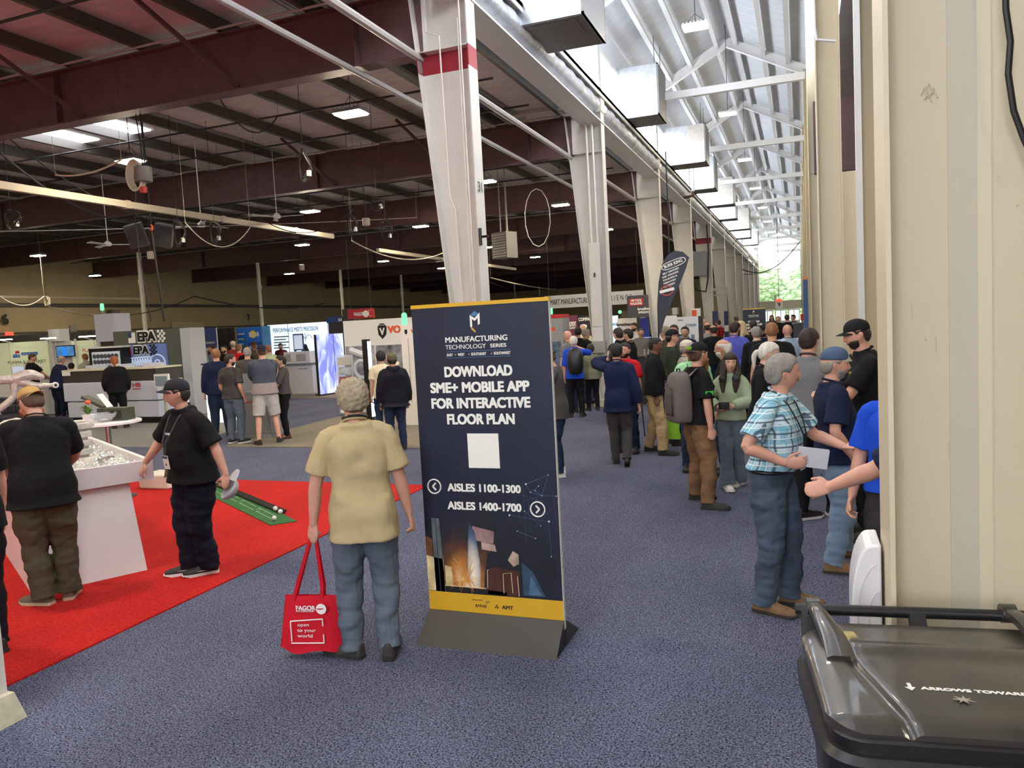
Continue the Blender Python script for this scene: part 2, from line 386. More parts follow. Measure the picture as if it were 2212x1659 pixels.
MB().prism([(XL, 8.2), (XR, 8.2), (XR, 9.2), (XC, 10.35), (XL, 9.2)], YW+.04, YW+.05).build('pane', emis('gable_pane', (245, 250, 255), 2), o)
b = MB()
for k in range(3):
    x0 = xa+.25+k*1.35; b = MB()
    b.box(x0, x0+1.15, YW+.02, YW+.08, 0, .9).box(x0, x0+1.15, YW+.02, YW+.08, 1.95, 2.12)
    for xx in (x0, x0+.53, x0+1.05): b.box(xx, xx+.1, YW+.02, YW+.08, .9, 1.95)
    o = struct('door_%d' % (k+1), b, M_white); MB().box(x0+.1, x0+1.05, YW+.05, YW+.06, .9, 1.95).build('pane', emis('door_pane', (240, 246, 250), 1.2), o)
# hill and trees outside the far window
struct('ground_outside', MB().hexa([(-30, YW+1, -.1), (25, YW+1, -.1), (25, 130, 3), (-30, 130, 3)], [(-30, YW+1, 0), (25, YW+1, 0), (25, 130, 3.2), (-30, 130, 3.2)]), mat('lawn', (150, 170, 110), .9))
M_leaf = mat('foliage', (158, 184, 124), .8, noise_s=2, noise_a=.45, bump=.15, bump_s=4)
for k, (x, y, z, r) in enumerate(((-7.2, 112, 3.5, 3.4), (-3.4, 116, 4.2, 3.6), (.4, 110, 3.6, 3.2), (3.8, 118, 4.0, 4.0), (-11, 118, 4, 4), (-5.5, 124, 6, 3.8), (1.5, 130, 6.4, 4))):
    t = thing('tree', ['green tree outside the far window, %s of the front row' % q for q in ('second', 'third', 'fourth', 'last', 'first')][k] if k < 5 else ['taller green tree behind the left of the front row outside the far window', 'taller green tree behind the right of the front row outside the far window'][k-5], 'tree', (x, y, 0), group='trees outside the gable window')
    b = MB()
    rr = random.Random(k)
    for j in range(170):
        a = rr.uniform(0, 6.28); e = rr.uniform(-1, 1); q = (1-e*e)**.5*rr.uniform(.7, 1.25)
        c = (r*.75*q*math.cos(a), r*.6*q*math.sin(a), z+r*.72*e); s0 = rr.uniform(.2, .5)
        b.sphere(c, (s0, s0, s0*.8), 7, 5)
    b.build('foliage', M_leaf, t); MB().tube([(0, 0, 0), (.1, 0, z)], [.25, .15]).build('trunk', mat('bark', (90, 75, 60), .9), t)
# ---------------------------------------------------------------- lamps and roof services
ORD = ['first', 'second', 'third', 'fourth', 'fifth', 'sixth', 'seventh', 'eighth', 'ninth', 'tenth', 'eleventh', 'twelfth', 'thirteenth', 'fourteenth', 'fifteenth', 'sixteenth']
def bay(y): return max(0, int((y-Y0)//S))
def make_lamp(nave, ztop):
    t = thing('high_bay_light', 'lamp', 'ceiling light')
    b = MB().box(-.26, .26, -.17, .17, .02, .07)
    for k in range(7): b.box(-.24+k*.075, -.225+k*.075, -.15, .15, .07, .11)
    b.build('housing', M_white if nave else M_galvd, t)
    MB().box(-.235, .235, -.145, .145, -.005, .02).build('diffuser', M_lampn if nave else M_lamp, t)
    MB().tube([(0, 0, .1), (0, 0, ztop)], .008, 6).tube([(-.2, 0, .1), (0, 0, .3), (.2, 0, .1)], .006, 5).build('hanger', M_darkmetal, t)
    return t
lamp0 = make_lamp(False, 1.5); lampn = make_lamp(True, 2.66)
px = [(758,248),(282,350),(670,458),(909,490),(653,530),(1048,394),(1211,444),(82,553),(205,596),(1156,556),(828,565),(625,592),(433,619),(607,626),(15,622),
      (262,640),(145,656),(345,657),(718,651),(1310,497),(1055,535),(955,580)]
pos = [fl(a, b, 5.62) for a, b in px]
pos += [(-7, 4.0), (-13, 4.5), (-20, 5), (-28, 5), (-20, 12), (-28, 13), (-7, -4), (-14, -4), (-22, -4), (5, 3), (5, 11), (5, 19), (5, -5), (5, 30)]
pos = [p for p in pos if -37 < p[0] < 11 and p[1] < 86]
NP_ = len(px)
used = {}
def place_lamp(src, first, loc, lab, grp):
    o = src if first else copy_tree(src)
    o.location = loc; o['label'] = lab; o['group'] = grp
spots = sorted(pos, key=lambda p: (bay(p[1]), -p[0]))
cnt = {}
for i, (x, y) in enumerate(spots):
    k = bay(y) if y > Y0 else -1
    cnt[k] = cnt.get(k, 0)+1
    if x > 0: lab = 'hall lamp beyond the cream columns on the other side of the aisle'
    elif k < 0: lab = 'hall lamp hanging behind the camera side of the striped column'
    else: lab = 'glaring high bay lamp under the dark roof, %s from the columns in the %s bay' % (ORD[cnt[k]-1], ORD[k])
    place_lamp(lamp0, i == 0, (x, y, 5.62), lab, 'high bay lamps of the dark hall' if x < 0 else 'high bay lamps of the other hall')
for i in range(-2, 11):
    y = Y0+S*i-.85+S
    place_lamp(lampn, i == -2, (XC+.05, y, 8.05), 'white lamp under the concourse ridge, %s along the row' % ORD[i+2], 'lamps along the concourse ridge')
# galvanised duct boxes through the clerestory
def duct_box(y, w, d, z0, z1, lab, two):
    t = thing('duct_box', lab, 'air duct', (XL, y, z0), group='galvanised duct boxes'); h = z1-z0
    MB().box(-.2, w, 0, d, 0, h).build('casing', M_galv, t)
    b = MB()
    for (a, c) in ((0, 0), (0, h-.03), ): b.box(w-.02, w+.025, -.015, d+.015, c, c+.03)
    b.box(w-.02, w+.025, -.015, .02, 0, h).box(w-.02, w+.025, d-.02, d+.015, 0, h)
    b.box(w, w+.02, 0, d, 0, h)
    b.build('end_cover', M_galvd, t)
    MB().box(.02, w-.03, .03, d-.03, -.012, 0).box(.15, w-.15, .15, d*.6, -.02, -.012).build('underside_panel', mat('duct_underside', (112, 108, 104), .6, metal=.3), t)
    if two: MB().box(w*.55, w-.01, -.006, 0, .02, h-.02).build('access_panel', mat('galv_warm', (206, 200, 190), .3, metal=.8, noise_s=8, noise_a=.1), t)
    b = MB().tube([(w*.9, .1, h), (w*.9, .1, 9.35-z0)], .008, 6).tube([(w*.9, d-.1, h), (w*.9, d-.1, 9.35-z0)], .008, 6); b.build('hanger_rod', M_darkmetal, t)
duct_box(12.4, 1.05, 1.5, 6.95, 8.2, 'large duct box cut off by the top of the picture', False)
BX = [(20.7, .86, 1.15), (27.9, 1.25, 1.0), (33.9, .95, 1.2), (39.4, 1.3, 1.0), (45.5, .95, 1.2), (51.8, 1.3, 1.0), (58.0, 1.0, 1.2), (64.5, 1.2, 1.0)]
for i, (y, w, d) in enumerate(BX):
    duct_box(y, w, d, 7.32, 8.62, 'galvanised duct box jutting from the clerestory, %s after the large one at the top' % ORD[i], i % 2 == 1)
# round wrapped duct, in lengths between the posts
M_wrap = mat('foil_wrap', (196, 198, 206), .38, metal=.55, noise_s=5, noise_a=.15, bump=.03, bump_s=6)
for i in range(-1, 9):
    b = MB(); y = Y0+S*i+.3; pts = []; rr = []
    while y < Y0+S*(i+1)-.3:
        pts.append((XL-.14, y, 6.97)); rr.append(.175+.014*math.sin(y*9)+random.uniform(-.008, .008)); y += .12
    o = b.tube(pts, rr, 18).build('round_duct', M_wrap, smooth=True)
    tag(o, 'foil wrapped round duct under the clerestory sill, %s length along the aisle' % ORD[i+1], 'air duct', 'round duct lengths')
    o = MB().box(XL-.33, XL+.02, Y0+S*i-.18, Y0+S*i+.18, 6.865, 7.22).build('junction_box', M_colpaint)
    tag(o, 'cream box joining duct lengths on top of the %s tapered column' % ORD[i+1], 'box', 'duct junction boxes')
# sprinkler mains, busways
def run(name, lab, cat, pts, r, m, grp=None):
    o = MB().tube(pts, r, 8).build(name, m, smooth='auto'); tag(o, lab, cat, grp); return o
run('sprinkler_pipe', 'pale sprinkler main running along the hall left of the striped column', 'pipe', [(-6.0, -2, 5.86), (-6.0, 60, 5.86)], .045, M_pipe)
run('sprinkler_pipe', 'thicker pale pipe passing just behind the striped column', 'pipe', [(-5.0, -2, 5.9), (-5.0, 60, 5.9)], .055, M_pipe)
bp = fl(0, 400, 5.1)
o = MB().box(bp[0]-.06, bp[0]+.06, 2, 21, 5.03, 5.17)
for y in range(4, 21, 3): o.box(bp[0]-.075, bp[0]+.075, y, y+.12, 5.015, 5.185)
o = o.build('busway', mat('busway_beige', (196, 188, 170), .5)); tag(o, 'long beige electrical busway hanging below the second maroon beam', 'busway')
bq = fl(850, 545, 4.9)
o = MB().box(bq[0]-.06, bq[0]+.06, 24, 38, 4.84, 4.96).build('busway', MC['busway_beige']); tag(o, 'busway hanging near the back of the striped column, tangled with cable', 'busway')
bq = fl(60, 642, 4.3)
o = MB().box(bq[0]-.05, bq[0]+.05, 18, 30, 4.25, 4.35).build('busway', MC['busway_beige']); tag(o, 'low white busway above the cream wall with the number 6', 'busway')
# branch pipes across the bays
for i in range(0, 7):
    for k, dy in enumerate((1.6, 3.4, 5.4)):
        o = MB().tube([(-37, Y0+S*i+dy, 6.6), (-5.2, Y0+S*i+dy, 6.6)], .022, 6).build('branch_pipe', M_darkmetal)
        tag(o, 'thin dark sprinkler branch crossing under the purlins, %s in the %s bay' % (ORD[k], ORD[i]), 'pipe', 'sprinkler branches')
for i in range(0, 5):
    o = MB().tube([(-37, Y0+S*i-.22, 6.86), (-5.0, Y0+S*i-.22, 6.86)], .02, 6).build('conduit', M_pipe)
    tag(o, 'grey conduit along the top edge of the %s maroon beam' % ORD[i], 'conduit', 'conduits along the beams')
    for k, x in enumerate((-8.2, -11.5)):
        if i in (0, 1, 2):
            o = MB().bar((x, Y0+S*i-.05, 6.0), (x-.7, Y0+S*i-1.3, 7.05), .06, .06).build('flange_brace', M_maroon)
            tag(o, 'slanted maroon brace from the %s beam up to the roof, %s from the columns' % (ORD[i], ORD[k]), 'brace', 'beam braces')
# hall posts
me_hp = MB().tube([(0, 0, 0), (0, 0, 5.95)], .09, 10).tube([(0, 0, 4.6), (0, 0, 4.8)], .12, 10).mesh('post')
for i in range(1, 9):
    o = link_mesh('column', me_hp, M_colpaint, loc=(-26.4, Y0+S*(i+2)-.1, 0)); o['kind'] = 'structure'
# ceiling fans
def fan(p, a, lab):
    t = thing('ceiling_fan', lab, 'fan', p, a, 'ceiling fans')
    MB().tube([(0, 0, .1), (0, 0, 7.118-p[2])], .012, 6).build('rod', M_white, t)
    MB().lathe([(.02, -.06), (.09, -.04), (.1, .04), (.03, .1)], n=14).build('motor', M_white, t, smooth='auto')
    for k in range(3):
        b = MB().hexa([(.08, -.03, -.02), (.75, -.07, -.03), (.75, .07, 0), (.08, .03, 0)], [(.08, -.03, -.01), (.75, -.07, -.02), (.75, .07, .01), (.08, .03, .01)])
        o = b.build('blade', M_white, t); o.rotation_euler = (0, 0, math.radians(120*k))
def P(x, y, z): q = fl(x, y, z); return (q[0], q[1], z)
fan(P(598, 468, 5.3), 10, 'white ceiling fan hanging below the third maroon beam, in front of the roof panels')
fan(P(233, 528, 4.9), 40, 'white ceiling fan left of the two hanging loudspeakers')
fan(P(435, 487, 5.0), 75, 'white ceiling fan partly behind the beige busway')
# hanging coils
def coil(p, r, h, lab, m=None, n=5):
    b = MB(); rr = random.Random(int(p[0]*100)); t = thing('cable_coil', lab, 'cable coil', p, group='hanging cable coils')
    for k in range(n):
        ph = rr.uniform(0, 3); sx = r*rr.uniform(.7, 1.05); sz = h*rr.uniform(.75, 1.05); pts = []
        for j in range(25):
            a = 2*math.pi*j/24; pts.append((sx*math.cos(a)+.02*math.sin(3*a+ph), .05*math.sin(a*2+ph), -h+sz*math.sin(a)+.0))
        b.tube(pts, .011, 5, cap=False)
    b.build('loops', m or M_darkmetal, t)
    MB().tube([(0, 0, -h*.2), (0, 0, 7.118-p[2])], .006, 5).build('cord', M_darkmetal, t)
    MB().box(r*.5, r*.5+.06, -.02, .04, -h*1.7, -h*1.7+.1).build('plug', M_white, t)
M_cabw = mat('cable_pale', (205, 196, 176), .5)
coil(P(653, 322, 5.3), .13, .28, 'coil of cable hanging in front of the second maroon beam')
coil(P(22, 452, 4.8), .18, .2, 'black cable coil at the left edge below the busway')
coil(P(383, 475, 4.8), .16, .3, 'cable coil hanging right of the two loudspeakers')
coil(P(462, 480, 4.8), .14, .25, 'smaller cable coil hanging under the busway joint')
coil(P(812, 425, 5.1), .16, .16, 'round cable coil left of the striped column above the fan row')
coil(P(832, 470, 4.9), .14, .3, 'long cable coil close beside the striped column')
coil(P(100, 640, 4.2), .16, .2, 'pale cable coil above the cream wall with the number 6', M_cabw)
coil(P(758, 462, 4.8), .12, .24, 'cable coil under the canister left of the striped column')
# pendant hoist
t = thing('cable_hoist', 'hanging cylinder with a bright coiled cable beside the skylights', 'hoist', P(310, 380, 4.9))
MB().lathe([(.13, -.1), (.14, -.08), (.14, .14), (.13, .15)], n=16).build('drum', M_galvd, t, smooth='auto')
b = MB()
for k in range(5):
    b.tube([(-.15+(.17-.006*k)*math.cos(a/12*math.pi), .03*k-.06, .02+(.26-.01*k)*math.sin(a/12*math.pi)) for a in range(25)], .014, 6, cap=False)
b.build('loops', M_cabw, t); MB().tube([(.05, 0, .15), (.05, 0, 1.3)], .012, 6).tube([(0, 0, .15), (0, 0, .5), (-.08, 0, 1.3)], .01, 6).build('cable', M_darkmetal, t)
MB().box(-.06, .02, -.05, .03, -.28, -.18).build('connector', mat('connector_red', (190, 60, 40), .5), t)
for p, lab in ((P(791, 480, 5.0), 'small grey canister hanging over the white booth, beside the round coil'), (P(326, 552, 4.5), 'small cream canister hanging below the loudspeakers'), (P(652, 578, 4.6), 'small canister hanging in the hall above the blue banners')):
    t = thing('hanging_canister', lab, 'lamp', p, group='hanging canisters')
    MB().lathe([(.08, -.1), (.1, -.09), (.1, .1), (.05, .12)], n=14).build('canister', mat('canister', (170, 160, 146), .5), t, smooth='auto')
    MB().tube([(0, 0, .1), (0, 0, 7.118-p[2])], .008, 5).build('cord', M_darkmetal, t)
# loudspeakers on their ropes
for k, (x, y, rz) in enumerate(((297, 508, -12), (356, 508, 14))):
    t = thing('loudspeaker', ('dark loudspeaker hanging left of the orange hook', 'dark loudspeaker hanging right of the orange hook')[k], 'loudspeaker', P(x, y, 4.7), group='hanging loudspeakers', rot=(math.radians(15), math.radians(rz), .5))
    MB().hexa([(-.22, -.15, -.28), (.22, -.15, -.28), (.15, .2, -.28), (-.15, .2, -.28)], [(-.22, -.15, .28), (.22, -.15, .28), (.15, .2, .28), (-.15, .2, .28)]).build('cabinet', mat('speaker_box', (84, 82, 82), .6), t, bev=.01)
    MB().box(-.19, .19, -.165, -.15, -.25, .25).build('grille', mat('speaker_grille', (58, 57, 58), .7, bump=.003, bump_s=200), t)
p = P(326, 485, 4.75)
t = thing('lifting_hook', 'orange hook and black lines between the two loudspeakers', 'hook', p)
MB().tube([(0, 0, 0), (.04, 0, -.05), (.03, 0, -.12), (-.03, 0, -.12)], .018, 6).build('hook', mat('hook_orange', (235, 90, 40), .5), t)
MB().tube([(0, 0, 7.118-p[2]), (0, 0, 0)], .02, 6).tube([(0, 0, -.1), (.02, .05, -1.2), (.05, .1, -2.2)], .022, 6).tube([(-.3, 0, 1.3), (-.45, 0, .2), (-.42, 0, -.6), (-.35, .1, -2.2)], .014, 6).build('line', M_black, t)
# swagged cables
def swag(a, b, sag, r, m, lab, n=16):
    a = Vector(a); b = Vector(b)
    pts = [a.lerp(b, i/n)-Vector((0, 0, sag*4*(i/n)*(1-i/n))) for i in range(n+1)]
    o = MB().tube(pts, r, 6).tube([a, (a.x, a.y, 7.118)], .004, 4).tube([b, (b.x, b.y, 7.118)], .004, 4).build('cable', m, smooth='auto'); tag(o, lab, 'cable', 'slack roof cables')
M_cabk = mat('cable_black', (34, 32, 32), .5)
swag(P(0, 330, 5.6), P(300, 475, 5.0), .35, .018, M_cabk, 'black cable drooping from the left edge to the loudspeakers')
swag(P(20, 300, 6.0), P(480, 480, 5.0), .6, .014, M_cabk, 'long slack cable crossing in front of the skylights')
swag(P(120, 378, 5.2), P(262, 345, 5.2), .1, .016, M_cabw, 'bright cable running to the lamp beside the hoist')
swag(P(400, 480, 4.7), P(540, 492, 4.7), .5, .012, M_cabw, 'pale cable loop under the busway joint')
swag(P(0, 500, 4.9), P(900, 470, 5.2), .05, .01, M_pipe, 'thin taut wire crossing the whole dark hall')
swag(P(760, 520, 4.8), P(960, 545, 4.8), .4, .018, M_cabw, 'pale cable loop by the back edge of the striped column')
swag(P(0, 640, 4.1), P(95, 640, 4.1), .35, .022, M_cabw, 'cable loop under the low white busway')
swag(P(100, 660, 3.8), P(420, 640, 3.9), .6, .02, M_cabk, 'dark cable bundle slung above the machines')
swag(P(420, 640, 3.9), P(700, 655, 3.9), .4, .03, M_cabk, 'dark bundle slung above the blue banners')
swag(P(560, 470, 4.9), P(770, 445, 5.2), .5, .012, M_cabk, 'black slack cable above the row of lamps')
swag(P(950, 560, 4.8), P(1200, 640, 4.4), .5, .015, M_cabk, 'cable behind the striped column towards the second column')
swag(P(1060, 600, 4.4), P(1200, 625, 4.4), .1, .03, M_cabw, 'pale bar of cable above the hanging banner with black letters')
swag(P(470, 205, 6.6), P(600, 250, 6.6), .5, .014, M_cabk, 'cable hanging under the roof panels left of the bright lamp')
loop = MB(); q = P(1165, 470, 4.8)
run('cable', 'long narrow loop of cable hanging between the first two big columns', 'cable', [(q[0]-.05+.35*math.sin(a/14*math.pi*2)*(1 if a < 7 else 1), q[1], q[2]+.75*math.cos(a/14*math.pi*2)) for a in range(15)], .012, M_pipe)
# unit heater
p = P(1078, 530, 4.6)
t = thing('unit_heater', 'grey louvred unit heater hanging behind the striped column', 'heater', p, -25)
MB().box(-.34, .34, 0, .5, -.42, .42).build('casing', M_galvd, t, bev=.01)
b = MB()
for k in range(9): b.hexa([(-.3, -.04, -.38+k*.085), (.3, -.04, -.38+k*.085), (.3, 0, -.34+k*.085), (-.3, 0, -.34+k*.085)], [(-.3, -.03, -.36+k*.085), (.3, -.03, -.36+k*.085), (.3, 0, -.32+k*.085), (-.3, 0, -.32+k*.085)])
b.build('louvres', M_pipe, t)
MB().tube([(.1, .3, .4), (.1, .3, 7.118-p[2])], .03, 8).tube([(-.2, .3, .4), (-.2, .3, 7.118-p[2])], .02, 8).build('pipe', M_pipe, t)
# column fittings
y1 = Y0+S; xe = XL
b = MB().tube([(xe-.62, y1-.17, 8), (xe-.62, y1-.17, 6.2), (xe-.42, y1-.17, 6.1), (xe-.40, y1-.17, 3.9), (xe-.33, y1-.17, 3.7), (xe-.30, y1-.17, 2.2)], .013, 6).tube([(xe-.1, y1-.17, 8), (xe-.1, y1-.17, 1.2)], .012, 6).tube([(xe-.13, y1-.17, 6.3), (xe-.15, y1-.17, 1.2)], .01, 6)
tag(b.build('conduit', M_colpaint), 'thin conduits running down the face of the red striped column', 'conduit')
me31 = text('31', M_black, None, (xe+.017, y1-.02, 4.0), .14, rot=(90, 0, 90), bold=0, name='column_number'); tag(me31, 'black number 31 painted on the edge of the striped column', 'number')
t = thing('hose_valve', 'small dark valve clipped to the edge of the striped column', 'valve', (xe+.03, y1-.16, 3.3))
MB().tube([(0, 0, -.12), (0, 0, .12)], .025, 8).tube([(0, 0, 0), (.12, 0, 0)], .018, 8).build('body', M_black, t)
y2 = Y0+2*S
b = MB().tube([(xe-.34, y2-.2, 3.8), (xe-.36, y2-.2, 6.9), (xe-.5, y2-.2, 7.0), (-6.4, y2-.2, 7.0)], .035, 8).tube([(xe-.2, y2-.2, 3.8), (xe-.22, y2-.2, 7.6)], .03, 8)
tag(b.build('conduit', M_colpaint, smooth='auto'), 'pair of fat conduits down the face of the second big column', 'conduit')
t = thing('electrical_panel', 'tall cream electrical panel on the second big column', 'electrical panel', (xe-.28, y2-.16, 1.55))
MB().box(-.13, .13, -.1, 0, 0, 2.3).build('cabinet', M_colpaint, t, bev=.008)
MB().box(-.10, .10, -.115, -.1, .35, 2.15).build('door', M_colpaint, t, bev=.004)
MB().box(-.02, .02, -.13, -.115, 1.5, 1.6).build('latch', M_black, t)
o = MB().box(xe-.42, xe-.1, y2-.3, y2-.16, 1.28, 1.55).build('switch_box', mat('box_grey', (150, 148, 146), .5)); tag(o, 'small grey switch box below the tall cream panel on the second column', 'box')
y5 = Y0+5*S
t = thing('disconnect_box', 'grey electrical box on the column with the second red stripe', 'electrical box', (xe-.62, y5-.3, 4.0))
MB().box(-.35, .38, -.2, .1, 0, 1.25).build('cabinet', mat('box_bluegrey', (140, 146, 150), .5), t, bev=.02)
MB().tube([(.45, 0, 2.6), (.5, 0, 1.2), (.42, 0, -.2), (.3, 0, -.8), (-.2, 0, -.7), (-.4, 0, .2)], .04, 8).build('cable', M_cabk, t)
o = MB().box(xe+.0, xe+.75, y5+.02, y5+.14, 3.2, 3.35).box(xe+.0, xe+.75, y5+.02, y5+.14, 2.95, 3.02).build('rack_bracket', M_pipe); tag(o, 'steel bracket sticking out past the grey electrical box column', 'bracket')
t = thing('downpipe', 'white vertical pipe crossing in front of the fourth duct box', 'pipe', (XL+.35, 31.5, 0))
MB().tube([(0, 0, 8.9), (0, 0, 6.9)], .07, 10).build('pipe', M_white, t); MB().tube([(0, 0, 6.95), (0, 0, 6.75), (-.2, 0, 6.7), (-.9, 0, 6.7)], .06, 8).build('elbow', mat('rust_pipe', (90, 60, 50), .6), t)
# cables over the far aisle and right wall fittings
o = run('cable', 'dark cable slung across the aisle in front of the far window', 'cable', [Vector(a) for a in [(XL+.2+i/12*4.1, 60-i*.2, 5.2+ (i/12)**2*1.5 -.6*math.sin(i/12*math.pi)) for i in range(13)]], .035, M_cabk)
o = run('cable', 'thin lower cable slung across the aisle in front of the far window', 'cable', [Vector(a) for a in [(XL+.2+i/12*4.1, 62-i*.2, 4.9+ (i/12)*.6 -.25*math.sin(i/12*math.pi)) for i in range(13)]], .02, M_cabk)
a0 = atY(2172, 0, 2.45); pts = [atY(x, y, 2.48) for x, y in ((2172, -60), (2173, 20), (2183, 90), (2178, 160), (2190, 240), (2212, 300), (2240, 360))]
run('cable', 'thick black cable hanging down the near cream column', 'cable', pts, .0085, M_black)
b = MB().tube([(XR-.02, 9.9, 9.2), (XR-.02, 9.9, 5.3), (XR+.0, 9.9, 5.15), (XR+.2, 9.9, 5.1)], .018, 6)
tag(b.build('conduit', M_white), 'thin white conduit curving off the edge of the right column', 'conduit')
o = MB().lathe([(.05, 0), (.075, .05), (.075, .38), (.06, .42)], c=(XR+.02, 9.85, 6.75), n=14).build('junction_canister', M_white, smooth='auto'); tag(o, 'small white cylinder fixed high on the right column edge', 'fixture')
b = MB()
for (x, y) in ((1990, 205), (2000, 196), (2010, 205), (1998, 215)):
    q = atY(x, y, yb-.004); b.tube([(q.x, q.y, q.z), (q.x+.008, q.y, q.z+.02), (q.x+.018, q.y, q.z-.01)], .002, 5)
rr = random.Random(3)
for k in range(26):
    q = atY(rr.uniform(1935, 2200), rr.uniform(60, 1290), yb-.002); l = rr.choice((.006, .01, .05)); b.tube([(q.x, q.y, q.z), (q.x+rr.uniform(-.004, .004), q.y, q.z-l)], .0012, 5)
struct('trim_8', b, M_cream)
# ---------------------------------------------------------------- people
def cr(pts, n=3):
    """Catmull-Rom through control rows (any length tuples)"""
    A = [np.array(p, float) for p in pts]; out = []
    for i in range(len(A)-1):
        p0 = A[max(i-1, 0)]; p1 = A[i]; p2 = A[i+1]; p3 = A[min(i+2, len(A)-1)]
        for k in range(n):
            t = k/n; out.append(.5*((2*p1)+(-p0+p2)*t+(2*p0-5*p1+4*p2-p3)*t*t+(-p0+3*p1-3*p2+p3)*t**3))
    out.append(A[-1]); return out
def limb(b, pts, rad, n=14, flat=1.0, side=None, k=3, cut=False):
    """closed round-ended tube with smooth taper; flat<1 squeezes it along the bend normal"""
    rows = cr([tuple(p)+(r,) for p, r in zip(pts, rad)], k); P_ = [Vector(r[:3]) for r in rows]; R = [r[3] for r in rows]
    d0 = (P_[1]-P_[0]).normalized(); d1 = (P_[-1]-P_[-2]).normalized()
    P2 = []; R2 = []
    for a in (1, .8, .45): P2.append(P_[0]-d0*R[0]*a*.95); R2.append(R[0]*max(.12, math.sqrt(max(0, 1-a*a))))
    P2 += P_; R2 += R
    for a in () if cut else (.45, .8, 1): P2.append(P_[-1]+d1*R[-1]*a*.95); R2.append(R[-1]*max(.12, math.sqrt(max(0, 1-a*a))))
    vs = []; fs = []; up = Vector(side) if side is not None else None
    for i, p in enumerate(P2):
        d = (P2[min(i+1, len(P2)-1)]-P2[max(i-1, 0)])
        d = d.normalized() if d.length > 1e-7 else d0
        if up is None: up = Vector((0, 0, 1)) if abs(d.z) < .9 else Vector((0, 1, 0))
        sd = d.cross(up); sd = sd.normalized() if sd.length > 1e-6 else Vector((1, 0, 0)); up = sd.cross(d).normalized()
        for q in range(n):
            a = 2*math.pi*q/n; vs.append(p+sd*math.cos(a)*R2[i]+up*math.sin(a)*R2[i]*flat)
    for i in range(len(P2)-1):
        for q in range(n):
            a = i*n+q; c = i*n+(q+1) % n; fs.append((a, c, c+n, a+n))
    fs.append(tuple(range(n-1, -1, -1))); fs.append(tuple(range(len(vs)-n, len(vs)))); b.add(vs, fs)
def rings(b, rows, n=24, k=3, sq=2.3, xf=None):
    """torso loft; row = (x, y, z, rx, ry_front, ry_back) in upright space, xf maps the point"""
    R = cr(rows, k); vs = []; fs = []
    for r in R:
        for q in range(n):
            a = 2*math.pi*q/n; c, s_ = math.cos(a), math.sin(a)
            cx = abs(c)**(2/sq)*(1 if c >= 0 else -1); cy = abs(s_)**(2/sq)*(1 if s_ >= 0 else -1)
            p = Vector((r[0]+cx*r[3], r[1]+cy*(r[4] if cy > 0 else r[5]), r[2])); vs.append(xf(p) if xf else p)
    for i in range(len(R)-1):
        for q in range(n):
            a = i*n+q; c = i*n+(q+1) % n; fs.append((a, c, c+n, a+n))
    fs.append(tuple(range(n-1, -1, -1))); fs.append(tuple(range(len(vs)-n, len(vs)))); b.add(vs, fs)
def fuse(b, name, m, parent, vox, smooth=3, fold=0, fs=9, fz=14, sm=.5):
    """union of overlapping closed pieces into one skin; optional cloth folds"""
    me = b.mesh(name, fix=False); o = bpy.data.objects.new(name, me); C.objects.link(o)
    md = o.modifiers.new('r', 'REMESH'); md.mode = 'VOXEL'; md.voxel_size = vox; md.use_smooth_shade = True
    if smooth: s_ = o.modifiers.new('s', 'SMOOTH'); s_.iterations = smooth; s_.factor = sm
    dg = bpy.context.evaluated_depsgraph_get(); nm = bpy.data.meshes.new_from_object(o.evaluated_get(dg))
    bpy.data.objects.remove(o); bpy.data.meshes.remove(me)
    if fold:
        N = len(nm.vertices); co = np.empty(N*3); nm.vertices.foreach_get('co', co); co = co.reshape(-1, 3)
        no = np.empty(N*3); nm.vertex_normals.foreach_get('vector', no); no = no.reshape(-1, 3)
        off = random.random()*20
        d = np.array([noise.noise(Vector((c[0]*fs+off, c[1]*fs, c[2]*fz)))+.5*noise.noise(Vector((c[0]*fs*2, c[1]*fs*2+off, c[2]*fz*2.2))) for c in co])
        co += no*(d*fold)[:, None]; nm.vertices.foreach_set('co', co.ravel()); nm.update()
    nm.polygons.foreach_set('use_smooth', [True]*len(nm.polygons))
    return link_mesh(name, nm, m, parent)
SKINS = {'fair': (216, 176, 156), 'pink': (208, 156, 134), 'tan': (186, 138, 110), 'brown': (122, 84, 66), 'olive': (200, 160, 134)}
def skin(k):
    m = mat('skin_'+k, SKINS[k], .5, noise_s=12, noise_a=.07, spec=.35)
    m.node_tree.nodes['Principled BSDF'].inputs['Subsurface Weight'].default_value = .08
    m.node_tree.nodes['Principled BSDF'].inputs['Subsurface Radius'].default_value = (.02, .008, .004)
    return m
def cloth(name, rgb, bump=.004, bs=22, na=.08, rough=.85):
    return mat('cloth_'+name, rgb, rough, noise_s=5, noise_a=na, bump=bump, bump_s=bs, spec=.2)
def ik(a, c, l1, l2, pole):
    a = Vector(a); c = Vector(c); d = c-a; L = min(d.length, (l1+l2)*.995); d.normalize(); c = a+d*L
    x = (l1*l1-l2*l2+L*L)/(2*L); h = math.sqrt(max(0, l1*l1-x*x)); p = Vector(pole); p = (p-d*p.dot(d)); p.normalize()
    return a+d*x+p*h, c
